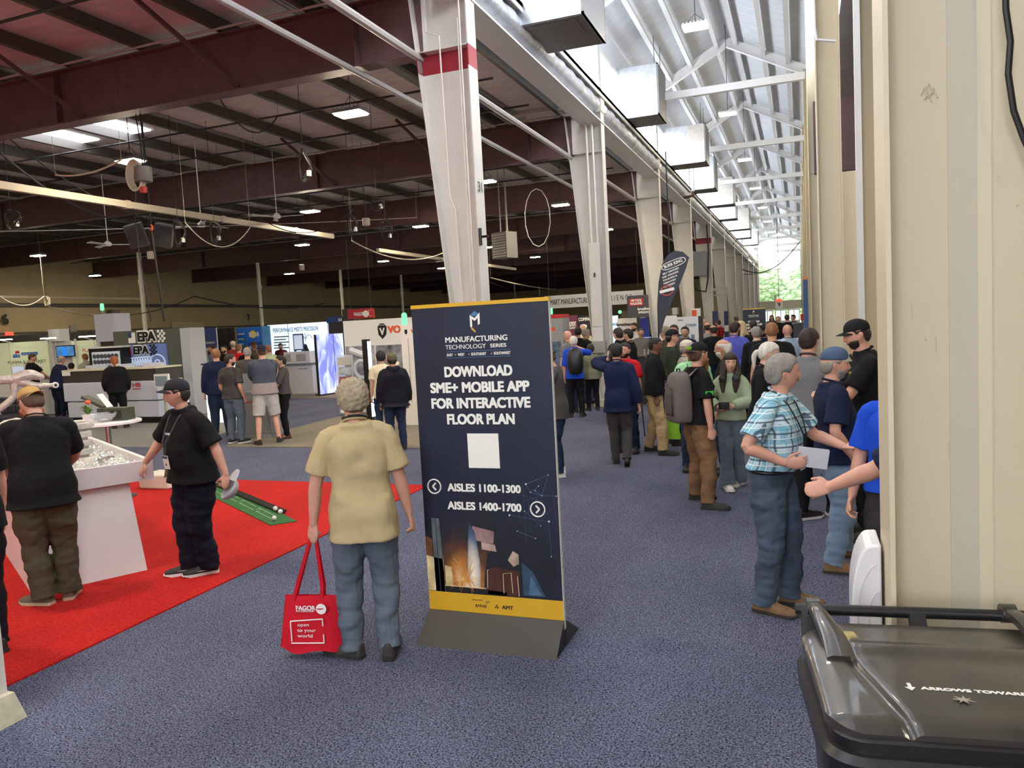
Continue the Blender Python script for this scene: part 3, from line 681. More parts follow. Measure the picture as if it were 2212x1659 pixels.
def head_pt(d, face=1.0):
    """sculpted head surface in head space (origin mid-head, +y nose), unit direction -> point, metres for a 0.24 m head"""
    x, y, z = d; rx, ry, rz = .0800, .1010, .121
    if z > 0: rx *= 1+.20*z; ry *= 1+.16*z
    if z < 0: rx *= 1-.27*abs(z)**1.6; ry *= 1-.10*abs(z)
    px, py, pz = x*rx, y*ry, z*rz
    if y < 0: py *= 1.03; 
    if y > 0:
        g = lambda cx, cz, sx, sz: math.exp(-((x-cx)/sx)**2-((z-cz)/sz)**2)*min(1, y*2)
        py += face*(.023*g(0, -.24, .13, .13)+.013*g(0, -.04, .10, .18)           # nose tip, bridge
            -.011*(g(.36, .02, .17, .13)+g(-.36, .02, .17, .13))                    # sockets
            +.006*(g(.33, .2, .25, .09)+g(-.33, .2, .25, .09))                      # brow
            +.008*g(0, -.52, .26, .07)+.012*g(0, -.80, .28, .14)                    # lips, chin
            +.005*(g(.5, -.28, .2, .2)+g(-.5, -.28, .2, .2)))                       # cheeks
        py *= 1-.12*max(0, -z-.2)*0
    if z < -.3 and y < .2: py *= 1-.25*(-.3-z)
    return Vector((px, py, pz))
def sph_dirs(n, m):
    out = []
    for i in range(m+1):
        t = math.pi*i/m; out.append([(math.sin(t)*math.sin(2*math.pi*k/n), math.sin(t)*math.cos(2*math.pi*k/n), math.cos(t)) for k in range(n)])
    return out
def head_mesh(b, X, n=32, m=26):
    D = sph_dirs(n, m); vs = []; fs = []
    for row in D:
        for d in row: vs.append(X(head_pt(d)))
    for i in range(m):
        for k in range(n):
            a = i*n+k; c = i*n+(k+1) % n; fs.append((a, a+n, c+n, c))
    b.add(vs, fs)
    for s_ in (-1, 1):     # ears
        limb(b, [X(Vector((s_*.074, -.012, .022))), X(Vector((s_*.083, -.02, .012))), X(Vector((s_*.082, -.016, -.012))), X(Vector((s_*.074, -.004, -.03)))], [.011, .016, .013, .008], 8, flat=.55, k=2)
def shell(X, mask, thick, n=40, m=30, jitter=0, seed=0, inner=-.012, rim=.25):
    """cap of hair or cloth over the head where mask(direction) > 0; fades to nothing at its rim"""
    D = sph_dirs(n, m); b = MB(); idx = {}; rr = random.Random(seed)
    def T(d): v = mask(*d); return v
    vs = []; 
    def vid(i, k, o):
        k %= n
        if i in (0, m): k = 0
        key = (i, k, o)
        if key not in idx:
            d = D[i][k]; p = head_pt(d, .0); nn = Vector(d); v = T(d)
            if o:
                t = thick*(min(1, max(.15, v/rim))) if rim else thick
                if jitter: t += jitter*noise.noise(Vector(d)*7+Vector((seed, 0, 0)))
                p = p+nn*t
            else: p = p+nn*inner
            idx[key] = len(vs); vs.append(X(p))
        return idx[key]
    ins = [[T(D[i][k]) > 0 for k in range(n)] for i in range(m+1)]
    fs = []; E_ = {}
    for i in range(m):
        for k in range(n):
            q = [(i, k), (i+1, k), (i+1, (k+1) % n), (i, (k+1) % n)]
            if all(ins[a][c] for a, c in q):
                f = [vid(a, c, 1) for a, c in q]; g = [vid(a, c, 0) for a, c in q][::-1]
                f2 = [v for j, v in enumerate(f) if v not in f[:j]]; g2 = [v for j, v in enumerate(g) if v not in g[:j]]
                fs += [tuple(f2), tuple(g2)]
                for j in range(4):
                    e = (q[j], q[(j+1) % 4]); key = tuple(sorted((((0 if e[0][0] in (0, m) else e[0][1]), e[0][0]), ((0 if e[1][0] in (0, m) else e[1][1]), e[1][0])))); E_.setdefault(key, []).append(e)
    for key, es in E_.items():
        if len(es) == 1 and key[0] != key[1]:
            (a, c), (a2, c2) = es[0]; fs.append((vid(a, c, 0), vid(a, c, 1), vid(a2, c2, 1), vid(a2, c2, 0))[::-1])
    b.add(vs, fs); return b
def hand(b, w, d, nrm, side, curl=.35, thick=1.0, s=1.0, spread=.16, curls=None):
    """w wrist, d along the hand, nrm out of the back of the hand, side vector towards the thumb"""
    d = Vector(d).normalized(); nrm = Vector(nrm); nrm = (nrm-d*nrm.dot(d)).normalized(); th = Vector(side); th = (th-d*th.dot(d)); th = (th-nrm*th.dot(nrm)).normalized()
    L = .095*s
    limb(b, [w-d*.01, w+d*.03*s, w+d*.07*s, w+d*L], [.027*s, .037*s, .044*s, .041*s], 14, flat=.40, side=nrm, k=2)
    lens = [.070, .078, .072, .056]; 
    for i in range(4):
        off = (1.5-i)*.0225*s; base = w+d*(L-.012*(1 if i != 3 else 2)*s)+th*off; dd = (d+th*(1.5-i)*spread*.35).normalized()
        c = (curls[i] if curls else curl*(1+.12*i)); pts = [base]; ang = 0; l = lens[i]*s
        for seg, fr in enumerate((.45, .30, .25)):
            ang += c*(1.0 if seg == 0 else 1.15); v = dd*math.cos(ang)-nrm*math.sin(ang); pts.append(pts[-1]+v*l*fr)
        limb(b, pts, [.0088*s*thick, .0082*s*thick, .0076*s*thick, .0066*s*thick], 8, k=2)
    p0 = w+d*.025*s+th*.022*s; t1 = (d*.55+th*.75-nrm*.25*curl*2).normalized(); t2 = (d*.95+th*.25-nrm*.6*curl*2).normalized()
    limb(b, [p0, p0+t1*.035*s, p0+t1*.035*s+t2*.032*s, p0+t1*.035*s+t2*.056*s], [.014*s, .0115*s, .010*s, .0085*s], 8, k=2)
def shoe(parent, p, ang, pitch, m_up, m_sole, s=1.0, high=False, heel_up=0, mark=None):
    """shoe at ankle-floor point p, pointing ang"""
    R = Matrix.Rotation(ang, 3, 'Z') @ Matrix.Rotation(pitch, 3, 'X'); L = .155*s
    def X(v): return Vector(p)+R @ (Vector((v[0]*1.05, v[1]*1.08+.022*s, v[2])))
    b = MB()
    rows = [(-.085, .022, .070), (-.075, .034, .085), (-.03, .038, .085), (.03, .042, .075), (.09, .048, .055), (.14, .046, .045), (.175, .034, .034), (.19, .018, .022)]
    vs = []; fs = []; n = 14; rr = cr(rows, 3)
    for (y, hw, hz) in rr:
        for q in range(n):
            a = math.pi*q/(n-1); c = math.cos(a); z = max(0, math.sin(a))**.7*hz
            vs.append(X((c*hw*s*(1 if z > .01 else 1), y*s, .018+z*s)))
    for i in range(len(rr)-1):
        for q in range(n):
            a = i*n+q; e = i*n+(q+1) % n; fs.append((a, e, e+n, a+n))
    fs.append(tuple(range(n-1, -1, -1))); fs.append(tuple(range(len(vs)-n, len(vs)))); b.add(vs, fs)
    if high: limb(b, [X((0, -.03, .06)), X((0, -.035, .14))], [.045, .05], 12)
    o = b.build('shoe', m_up, parent, smooth='auto')
    b = MB(); out = [(-.09, .024), (-.08, .038), (-.03, .041), (.03, .043), (.09, .052), (.14, .050), (.18, .036), (.198, .016)]
    poly = [(h, y) for y, h in out]+[(-h, y) for y, h in out[::-1]]
    nn = len(poly); vs = [X((x*s, y*s, .0 + (.012 if y > .17 else 0))) for x, y in poly]+[X((x*s, y*s, .024)) for x, y in poly]
    b.add(vs, [tuple(range(nn)), tuple(range(2*nn-1, nn-1, -1))]+[(i, i+nn, (i+1) % nn+nn, (i+1) % nn) for i in range(nn)])
    b.build('sole', m_sole, o)
    if mark:
        b = MB()
        for s_ in (-1, 1):
            q = [(-.05, .058), (.0, .036), (.09, .044), (.0, .048), (-.035, .066)]
            b.add([X((s_*.047, y*s, z)) for y, z in q]+[X((s_*.035, y*s, z)) for y, z in q], [(0,1,2,3,4), (9,8,7,6,5)]+[(i, (i+1) % 5, (i+1) % 5+5, i+5) for i in range(5)])
        b.build('side_mark', mark, o)
    return o
NP = 0
def person(label, xy, face, Hh=1.75, sk='fair', w=1.0, belly=0, lean=0, side=0, twist=0, feet=None, hands=None, head=(0, 0, 0), top=None, bot=None, shoes=None,
           hair=None, cap=None, beard=None, glasses=None, face_on=True, lod=None, hips=(0, 0, 0), group=None, lanyard=None, belt=None, extras=None, shoulders=1.0, neck=1.0, knee=None):
    global NP; NP += 1
    s = Hh/1.75; x, y = xy
    t = thing('person', label, 'person', (x, y, 0.012 if (x < rx and -3 < y < 8.9) or (x < -4.7 and y > 11.7) else 0.001), face, group)
    D = math.hypot(x, y)
    v = lod or (.0046 if D < 6.5 else .0075 if D < 11.5 else .011 if D < 17 else .015)
    far = D > 17
    S_ = skin(sk)
    feet = feet or [(-.12, 0, 12, 0, 0), (.12, 0, -12, 0, 0)]       # x, y, toe angle, lift, pitch ; left then right
    hip = Vector((hips[0]*s, hips[1]*s, (.93+hips[2])*s))
    Rt = Matrix.Rotation(math.radians(twist), 3, 'Z') @ Matrix.Rotation(math.radians(side), 3, 'Y') @ Matrix.Rotation(-math.radians(lean), 3, 'X')
    def T(p):                                                        # upright space to posed torso
        p = Vector(p); z = p.z/s-.93; k = min(1, max(0, (z+.02)/.25)); q = Vector((p.x, p.y, p.z-.93*s))
        r = Rt @ q; return hip+q.lerp(r, k)
    sh = [T((i*.172*w**.5*s*shoulders, -.005, 1.415*s)) for i in (-1, 1)]
    nk = T((0, -.01*s, 1.50*s)); hz = math.radians(head[0]); hx = math.radians(head[1]); hy = math.radians(head[2])
    HR = Rt @ Matrix.Rotation(hz, 3, 'Z') @ Matrix.Rotation(-math.radians(lean)*-.7, 3, 'X') @ Matrix.Rotation(hx, 3, 'X') @ Matrix.Rotation(hy, 3, 'Y')
    hc = nk+(Rt @ Vector((0, .012, .045)))*s+HR @ Vector((0, .02, .09))*s
    hs = s**.5*1.0
    def X(p): return hc+HR @ (p*hs)
    B = MB()
    w2 = w; bl = belly
    torso = [(0, 0, .80, .06, .05, .06), (0, 0, .86, .15*w2, .09+bl*.3, .10), (0, 0, .93, .165*w2, .10+bl*.6, .115), (0, 0, 1.03, .15*w2, .10+bl, .10), (0, 0, 1.13, .148*w2, .105+bl*.9, .098), (0, 0, 1.25, .160*w2**.8, .110+bl*.4, .105),
             (0, -.005, 1.35, .165*w2**.6, .10, .105), (0, -.01, 1.42, .130, .075, .085), (0, -.01, 1.465, .088, .062, .07), (0, -.01, 1.50, .060, .055, .06), (0, 0, 1.53, .05, .05, .05)]
    sc = lambda rows, e=0, q=1.0: [tuple(a*s for a in r[:3])+tuple((a*q+e)*s for a in r[3:]) for r in rows]
    rings(B, sc(torso), xf=T)
    # legs
    legs = []
    for i, sg in enumerate((-1, 1)):
        fx, fy, fa, fz, fp = feet[i]
        an = Vector((fx*s, fy*s, (.085+fz)*s)); hj = hip+Vector((sg*.088*w**.5*s, 0, -.03*s))
        pole = knee[i] if knee else (math.sin(-math.radians(fa))*.5, 1, 0)
        kn, an = ik(hj, an, .415*s, .407*s, pole); legs.append((hj, kn, an))
        lw = w**.7
        limb(B, [hj, hj.lerp(kn, .5), kn, kn.lerp(an, .35), an], [.09*lw*s, .08*lw*s, .056*s, .055*s, .038*s], k=3)
        a = -math.radians(0)+math.radians(fa); dv = Vector((-math.sin(a), math.cos(a), 0)); limb(B, [an+Vector((0, 0, -.02)), an+dv*.08*s+Vector((0, 0, -.045))], [.04*s, .03*s], 10)
    # arms
    hands = hands or [None, None]; arms = []
    for i, sg in enumerate((-1, 1)):
        h = hands[i] or {}
        tg = h.get('at', (sg*(.235*w**.8), .04, .80)); tg = Vector((tg[0]*s, tg[1]*s, tg[2]*s))
        if not h.get('abs'): tg = tg+Vector((hip.x, hip.y, 0)) if not h.get('raw') else tg
        el, wr = ik(sh[i], tg, .295*s, .255*s, h.get('pole', (sg*.35, -1, -.1))); arms.append((sh[i], el, wr))
        limb(B, [T((sg*.09*s, -.01, 1.435*s)), sh[i], sh[i].lerp(el, .5), el, el.lerp(wr, .3), wr], [.036*s, .047*s*w**.5, .046*s*w**.6, .040*s*w**.4, .041*s*w**.4, .027*s])
        hd = Vector(h['dir']) if 'dir' in h else (wr-el).normalized()
        nr = h.get('back', (sg, 0, .0)); tv = h.get('thumb', (0, 1, 0))
        if not h.get('hide'): hand(B, wr, hd, nr, tv, curl=h.get('curl', .35), s=s*1.0, curls=h.get('curls'), thick=1.05 if v < .009 else 1.3)
    limb(B, [nk-Vector((0, 0, .05)), nk+(hc-nk)*.55], [.062*s*neck, .056*s*neck], 14)
    head_mesh(B, X)
    fuse(B, 'body', S_, t, v, 2 if v < .01 else 1, sm=.35)
    G = {'T': T, 'X': X, 'sh': sh, 'arms': arms, 'legs': legs, 'hip': hip, 's': s, 'HR': HR, 'hc': hc, 'nk': nk, 't': t, 'v': v, 'Rt': Rt}
    # top
    tp = dict(kind='tee', m=cloth('black', (22, 22, 24)), hem=.84, loose=.018); tp.update(top or {})
    lo = tp['loose']; b = MB(); hem = tp['hem']; long_ = tp['kind'] in ('long', 'jacket', 'blazer', 'hoodie')
    hipr = lambda r: r[:3]+(max(r[3], .176*w2), max(r[4], .112+bl*.7), max(r[5], .130)) if r[2] < 1.0 else (r[:3]+(max(r[3], .166*w2), max(r[4], .112+bl*.9), max(r[5], .118)) if r[2] < 1.1 else r)
    rows = [hipr(r) for r in torso if r[2] > hem+.03 and r[2] < 1.47]
    r0 = np.interp(hem, [r[2] for r in torso], [r[3] for r in torso]); fr = np.interp(hem, [r[2] for r in torso], [r[4] for r in torso]); bk = np.interp(hem, [r[2] for r in torso], [r[5] for r in torso])
    r0 = max(r0, .176*w2); fr = max(fr, .115+bl*.6); bk = max(bk, .130)
    fl_ = tp.get('flare', .008)
    rows = [(0, 0, hem, r0+fl_, fr+fl_, bk+fl_), (0, 0, hem+.01, r0+fl_, fr+fl_, bk+fl_)]+rows+[(0, -.01, 1.485, .078, .066, .07), (0, -.008, 1.505, .064, .056, .06)]
    # the shirt body follows hips below and torso above
    rings(b, sc(rows, lo), xf=T, sq=2.5)
    sl = tp.get('sleeve', 1.0 if long_ else .62)
    for i, sg in enumerate((-1, 1)):
        a, e, wv = arms[i]; q0 = T((sg*.085*s, -.01, 1.43*s)); ex = lo+.006
        if sl <= 1 and not long_:
            end = a.lerp(e, sl*1.15 if sl*1.15 < 1 else 1)
            limb(b, [q0, a, a.lerp(e, .5*sl), end], [(.050+ex*.5)*s, (.053+ex*.4)*s*w**.4, (.050+ex*.8)*s*w**.5, (.050+ex)*s*w**.5], cut=True)
        else:
            limb(b, [q0, a, a.lerp(e, .5), e, e.lerp(wv, .5), wv.lerp(e, .06)], [(.050+ex*.3)*s, (.053+ex*.35)*s*w**.5, (.050+ex*.8)*s*w**.5, (.046+ex)*s, (.042+ex)*s, (.034+ex*.8)*s], cut=True)
    if tp['kind'] == 'hoodie': limb(b, [T((-.08*s, -.05*s, 1.50*s)), T((0, -.10*s, 1.47*s)), T((.08*s, -.05*s, 1.50*s))], [.05*s, .06*s, .05*s])
    NM = {'tee': 'shirt', 'polo': 'shirt', 'shirt': 'shirt', 'long': 'sweater', 'jacket': 'jacket', 'blazer': 'blazer', 'hoodie': 'jacket'}[tp['kind']]
    o = fuse(b, tp.get('name', NM), tp['m'], t, v*1.15, 3, fold=0 if far else tp.get('fold', .009), fs=7, fz=7)
    G['shirt'] = o
    if tp.get('collar', tp['kind'] in ('polo', 'shirt', 'jacket', 'blazer')) and D < 20:
        b = MB(); pts = []
        for j in range(17):
            a = math.pi*(.56+1.88*j/16); pts.append(T(((.068*math.cos(a))*s, (-.010+.060*math.sin(a))*s, (1.512-.020*math.sin(a))*s)))
        b.tube(pts, [.009*s]*17, 6); b.build('collar', tp.get('mc', tp['m']), o, smooth=True)
    # bottoms
    bt = dict(kind='trousers', m=cloth('jeans', (62, 78, 104)), loose=.016, hemz=.035); bt.update(bot or {})
    b = MB(); lo = bt['loose']; rows = [(0, 0, .79, .07, .06, .07), (0, 0, .85, .155*w2, .10+bl*.2, .115), (0, 0, .93, .172*w2, .108+bl*.35, .125), (0, 0, 1.0, .160*w2, .108+bl*.5, .115), (0, 0, 1.03, .155*w2, .105+bl*.5, .11)]
    if tp.get('tuck'): pass
    rings(b, sc(rows, .008), xf=T, sq=2.4)
    for i in range(2):
        hj, kn, an = legs[i]; lw = w**.7
        if bt['kind'] == 'skirt': continue
        if bt['kind'] == 'shorts':
            limb(b, [hj, hj.lerp(kn, .5), hj.lerp(kn, 1.0)], [.104*lw*s, .105*lw*s, .098*lw*s], cut=True)
        else:
            e = (an-kn).normalized(); hm = bt.get('hem_r', .066); end = an+Vector((0, 0, -.03*s))+Vector((0, 0, 0))
            limb(b, [hj, hj.lerp(kn, .5), kn, kn.lerp(end, .4), kn.lerp(end, .85), end], [(.092*lw+lo*.6)*s, (.082*lw+lo)*s, (.060*lw**.5+lo)*s, (.057+lo)*s, (hm*.93)*s, hm*s], cut=True)
    if bt['kind'] == 'skirt':
        rings(b, sc([(0, 0, .42, .26, .2, .2), (0, 0, .6, .23, .17, .17), (0, 0, .85, .18, .13, .14), (0, 0, 1.0, .15, .11, .11)]), xf=lambda p: p+Vector((hip.x, hip.y, 0)))
    o = fuse(b, bt.get('name', {'trousers': 'trousers', 'shorts': 'shorts', 'skirt': 'skirt'}[bt['kind']]), bt['m'], t, v*1.15, 2, fold=0 if far else bt.get('fold', .010), fs=7, fz=11)
    G['trousers'] = o
    if belt:
        b = MB(); pts = [T((math.cos(a)*(.172*w2+.016)*s, math.sin(a)*((.116+bl*.8) if math.sin(a) > 0 else .138)*s, (tp['hem']-.012)*s)) for a in [2*math.pi*j/28 for j in range(29)]]
        b.tube(pts, .014*s, 6, cap=False); b.build('belt', belt, t, smooth=True)
    # shoes
    sm, so = shoes or (mat('shoe_black', (28, 27, 27), .6), mat('sole_dark', (40, 38, 36), .7))
    for i in range(2):
        fx, fy, fa, fz, fp = feet[i]; an = legs[i][2]
        shoe(t, (an.x, an.y, fz*s), math.radians(fa), -math.radians(fp), sm, so, s, high=bool(bt.get('boots')), mark=bt.get('mark'))
    # face
    if face_on and D < 14:
        we = mat('eye_white', (230, 226, 220), .3); ir = mat('eye_iris', (50, 38, 30), .2)
        for sg in (-1, 1):
            e = MB().sphere((0, 0, 0), (.0125*hs, .009*hs, .0068*hs), 12, 8); e.m(1); e.sphere((0, .0040*hs, 0), (.0060*hs, .0058*hs, .0060*hs), 10, 6)
            o = e.build('eye', [we, ir], t, smooth=True, loc=X(Vector((sg*.029, .0805, .003)))); o.rotation_euler = HR.to_euler()
            hm = hair[1] if hair else mat('brow', (60, 45, 35), .8)
            MB().tube([X(Vector((sg*.014, .097, .021))), X(Vector((sg*.03, .096, .026))), X(Vector((sg*.046, .086, .020)))], [.003, .0038, .002], 6).build('eyebrow', hm, t, smooth=True)
        MB().tube([X(Vector((-.021, .088, -.062))), X(Vector((-.008, .0985, -.059))), X(Vector((.008, .0985, -.059))), X(Vector((.021, .088, -.062)))], [.002, .0045, .0045, .002], 6).build('lips', mat('lips_'+sk, tuple(int(c*f) for c, f in zip(SKINS[sk], (.82, .62, .62))), .4), t, smooth=True)
    if hair:
        st, hm = hair[:2]; th = {'short': .010, 'crop': .005, 'full': .018, 'wavy': .022, 'long': .016, 'fringe': .010, 'tied': .008}[st]
        def mask(x, y, z):
            if st == 'fringe':   # bald on top
                if z > .55 and y > -.75: return -1
            lim = .52 if y > .55 else (.18 if y > .15 else (-.12 if y > -.15 else (-.50)))
            side_ = .52*max(0, y)**1.0 if False else 0
            f = np.interp(y, [-1, -.35, -.05, .12, .45, .8, 1], [-.62, -.52, -.15, .05, .30, .36, .34]) if st == 'long' else np.interp(y, [-1, -.6, -.34, -.16, .06, .2, .55, .8, 1], [-.62, -.58, -.40, .10, .12, .02, .46, .54, .56])
            if cap: return min(z-f, (.34 if cap[1:2] != ('flat',) else .34)+(.13*(y*(-1 if 'back' in cap else 1)))-z)
            return z-f
        b = shell(X, mask, th, n=72 if D < 9 else 44, m=60 if D < 9 else 34, jitter=th*(.55 if st == 'wavy' else .35), seed=NP, rim=.2)
        o = b.build('hair', hm, t, smooth=True)
        if st == 'long':
            b = MB()
            for j in range(9):
                a = math.pi*(.88+1.24*j/8); x0 = .082*math.cos(a); y0 = .09*math.sin(a)
                limb(b, [X(Vector((x0*.9, y0*.9, .03))), X(Vector((x0*1.08, y0*1.05-.004, -.07))), T(Vector((x0*1.35*s, (y0*1.0-.03)*s, 1.45*s))), T(Vector((x0*1.3*s, (y0*.9-.045)*s, (hair[2] if len(hair) > 2 else 1.3)*s)))], [.03, .034, .034, .02], 8)
            for sg in (-1, 1): limb(b, [X(Vector((sg*.072, .03, .03))), X(Vector((sg*.082, .035, -.08))), T((sg*.085*s, .10*s, 1.42*s)), T((sg*.08*s, .135*s, 1.28*s))], [.022, .038, .046, .022], 8)
            fuse(b, 'hair_length', hm, t, max(v, .007), 2, fold=.006, fs=30, fz=3)
        if st == 'tied':
            b = MB(); limb(b, [X(Vector((0, -.095, .0))), X(Vector((0, -.125, .0))), X(Vector((0, -.14, -.06))), X(Vector((0, -.12, -.17)))], [.024, .026, .028, .012]); fuse(b, 'ponytail', hm, t, max(v, .006), 1)
    if beard:
        bm_, bl_ = beard[0], beard[1]
        b = shell(X, lambda x, y, z: min(-.36-z+(.12 if abs(x) > .45 else 0), y-.02, z+.99) if not (abs(x) < .25 and -.6 < z < -.5) else -1, .010+bl_*.25, jitter=.004, seed=NP, rim=.12)
        if bl_ > .02: limb(b, [X(Vector((0, .075, -.09))), X(Vector((0, .08, -.11-bl_*.7))), X(Vector((0, .075, -.11-bl_*1.5)))], [.045, .036, .018])
        b.build('beard', bm_, t, smooth=True)
    if cap:
        cm = cap[0]; back = len(cap) > 1 and cap[1] == 'back'; ss = -1 if back else 1
        crown_m = cap[2] if len(cap) > 2 and cap[2] else cm
        flatcap = len(cap) > 1 and cap[1] == 'flat'
        b = shell(X, lambda x, y, z: z-(.25+.11*(y*ss) if not flatcap else .30+.05*y), .017 if not flatcap else .026, n=36, m=26, rim=.5, inner=.001)
        o = b.build('cap', crown_m, t, smooth=True)
        b = MB(); rows = []
        if flatcap:
            q = []; top_ = []
            for j in range(13):
                a = math.pi*(.14+.72*j/12); c, s_ = math.cos(a), math.sin(a)
                q.append((Vector((.074*c, .080*s_+.005, .050)), Vector((.078*c, .125*s_+.004, .036+.012*s_*0)), Vector((.060*c, .070*s_+.01, .078))))
            vs = []; fs = []
            for r in q: vs += [X(p) for p in r]+[X(r[1]-Vector((0, 0, .008))), X(r[0]-Vector((0, 0, .008)))]
            for j in range(12):
                for e in range(5): fs.append((j*5+e, j*5+(e+1) % 5, (j+1)*5+(e+1) % 5, (j+1)*5+e))
            fs += [tuple(range(5)), tuple(range(64, 59, -1))]; b.add(vs, fs)
        else:
            vs = []; fs = []; K = 12
            for j in range(K+1):
                a = math.pi*(.12+.76*j/K); c, s_ = math.cos(a), math.sin(a); dz = -.012*abs(c)**2*1.6
                for (r1, r2, z) in ((.074, .088, .050), (.074+.004, .160, .038), (.074+.004, .160, .033), (.074, .088, .044)):
                    rr_ = r2 if r2 < .1 else .088+.078*s_**.6
                    vs.append(X(Vector((r1*c*1.02, ss*rr_*s_, z+dz+(0 if r2 < .1 else -.003)))))
            for j in range(K):
                for e in range(4): fs.append((j*4+e, j*4+(e+1) % 4, (j+1)*4+(e+1) % 4, (j+1)*4+e))
            fs += [(0, 1, 2, 3), (K*4+3, K*4+2, K*4+1, K*4)]; b.add(vs, fs)
        b.build('brim', cm, o, smooth='auto'); G['cap'] = o
    if glasses:
        b = MB()
        for sg in (-1, 1):
            b.tube([X(Vector((sg*.03+.019*math.cos(a), .098+.0*math.cos(a), .002+.014*math.sin(a)))) for a in [2*math.pi*j/14 for j in range(15)]], .0018, 5, cap=False)
            b.tube([X(Vector((sg*.049, .096, .006))), X(Vector((sg*.074, .07, .01))), X(Vector((sg*.08, -.005, .012)))], .002, 5)
        b.tube([X(Vector((-.011, .1, .005))), X(Vector((.011, .1, .005)))], .0018, 5); b.build('glasses', glasses, t)
    if lanyard:
        lm, lz, badge = lanyard; b = MB(); fy = (.125+bl*.8+.026)*s
        for sg in (-1, 1):
            b.tube([T((sg*.062*s, -.045*s, 1.522*s)), T((sg*.078*s, .0, 1.512*s)), T((sg*.075*s, .085*s+bl*.1, 1.44*s)), T((sg*.055*s, (.140+bl*.3)*s, 1.34*s)), T((sg*.025*s, fy+.008, (lz+1.36)/2*s)), T((0, fy+.006+bl*.2, lz*s))], .0055*s, 5)
        b.tube([T((-.062*s, -.045*s, 1.522*s)), T((0, -.082*s, 1.527*s)), T((.062*s, -.045*s, 1.522*s))], .0065*s, 5); b.build('lanyard', lm, t)
        if badge:
            c = T((0, fy+.012+bl*.2, (lz-.065)*s)); o = MB().cb((0, 0, 0), (.085*s, .004, .12*s)).build('badge', badge, t, loc=c); o.rotation_euler = (Rt.to_euler())
            MB().cb((0, .003, .045*s), (.083*s, .002, .022*s)).cb((0, .003, -.02*s), (.02*s, .002, .02*s)).build('badge_print', mat('badge_blue', (60, 80, 120), .5), o)
    if extras: extras(G)
    return G
# ---------------------------------------------------------------- who stands where
def hm(k):
    col = {'black': (22, 18, 16), 'dark': (44, 32, 26), 'brown': (84, 60, 44), 'red': (150, 84, 44), 'grey': (138, 132, 124), 'white': (206, 200, 188), 'blond': (196, 172, 130), 'ginger': (140, 92, 60), 'sandy': (150, 136, 110)}[k]
    return mat('hair_'+k, col, .7, noise_s=24, noise_a=.2, bump=.003, bump_s=110, stretch=(1, 1, .35))
CL = {'black': (24, 24, 26), 'navy': (24, 32, 58), 'charcoal': (72, 68, 68), 'grey': (112, 110, 110), 'blackpants': (20, 20, 24), 'jeans': (80, 92, 110), 'darkjeans': (36, 48, 70), 'palejeans': (112, 132, 154), 'khaki': (176, 150, 110), 'tan': (186, 166, 124),
      'brown': (122, 92, 66), 'olive': (76, 72, 56), 'teal': (108, 132, 128), 'maroon': (88, 34, 40), 'red': (206, 34, 42), 'royal': (30, 76, 196), 'purple': (82, 88, 176), 'sage': (148, 160, 132), 'mint': (158, 214, 162), 'cream': (212, 200, 172), 'palegrey': (176, 178, 182),
      'slate': (70, 76, 88), 'taupe': (144, 132, 130), 'lightblue': (168, 184, 204), 'green': (44, 52, 40), 'heather': (120, 120, 122), 'beige': (180, 166, 140), 'suitgrey': (104, 98, 94), 'shorts': (176, 170, 166), 'jeansgrey': (94, 104, 116)}
def c(k, **kw): return cloth(k, CL[k], **kw)
def plaid(name, base, line1, line2, sc=13, third=None):
    if 'cloth_'+name in MC: return MC['cloth_'+name]
    m = cloth(name, base, bs=18, na=.04); nt = m.node_tree; N = nt.nodes; L = nt.links; p = N['Principled BSDF']
    tc = N.new('ShaderNodeTexCoord'); sp = N.new('ShaderNodeSeparateXYZ'); L.new(tc.outputs['Object'], sp.inputs[0])
    def line(src, s_, w_, ph):
        a = N.new('ShaderNodeMath'); a.operation = 'MULTIPLY_ADD'; a.inputs[1].default_value = s_; a.inputs[2].default_value = ph; L.new(src, a.inputs[0])
        f = N.new('ShaderNodeMath'); f.operation = 'FRACT'; L.new(a.outputs[0], f.inputs[0])
        g = N.new('ShaderNodeMath'); g.operation = 'LESS_THAN'; g.inputs[1].default_value = w_; L.new(f.outputs[0], g.inputs[0]); return g.outputs[0]
    add = N.new('ShaderNodeMath'); L.new(sp.outputs[0], add.inputs[0]); L.new(sp.outputs[1], add.inputs[1])
    cur = None; col = lin(base)
    for src, s_, w_, ph, cc in ((add.outputs[0], sc, .45, 0, line1), (sp.outputs[2], sc, .45, .1, line1), (add.outputs[0], sc, .12, .3, line2), (sp.outputs[2], sc, .12, .4, line2), (add.outputs[0], sc, .08, .7, third or line1), (sp.outputs[2], sc, .08, .75, third or line1)):
        mx = N.new('ShaderNodeMix'); mx.data_type = 'RGBA'; q = N.new('ShaderNodeMath'); q.operation = 'MULTIPLY'; q.inputs[1].default_value = .62 if cc == line1 else .8
        L.new(line(src, s_, w_, ph), q.inputs[0]); L.new(q.outputs[0], mx.inputs[0])
        if cur is None: mx.inputs[6].default_value = col
        else: L.new(cur, mx.inputs[6])
        mx.inputs[7].default_value = lin(cc); cur = mx.outputs[2]
    L.new(cur, p.inputs['Base Color']); return m
def top(kind, k, **kw): return dict(kind=kind, m=(c(k) if isinstance(k, str) else k), **kw)
def bot(k, kind='trousers', **kw): return dict(kind=kind, m=(c(k) if isinstance(k, str) else k), **kw)
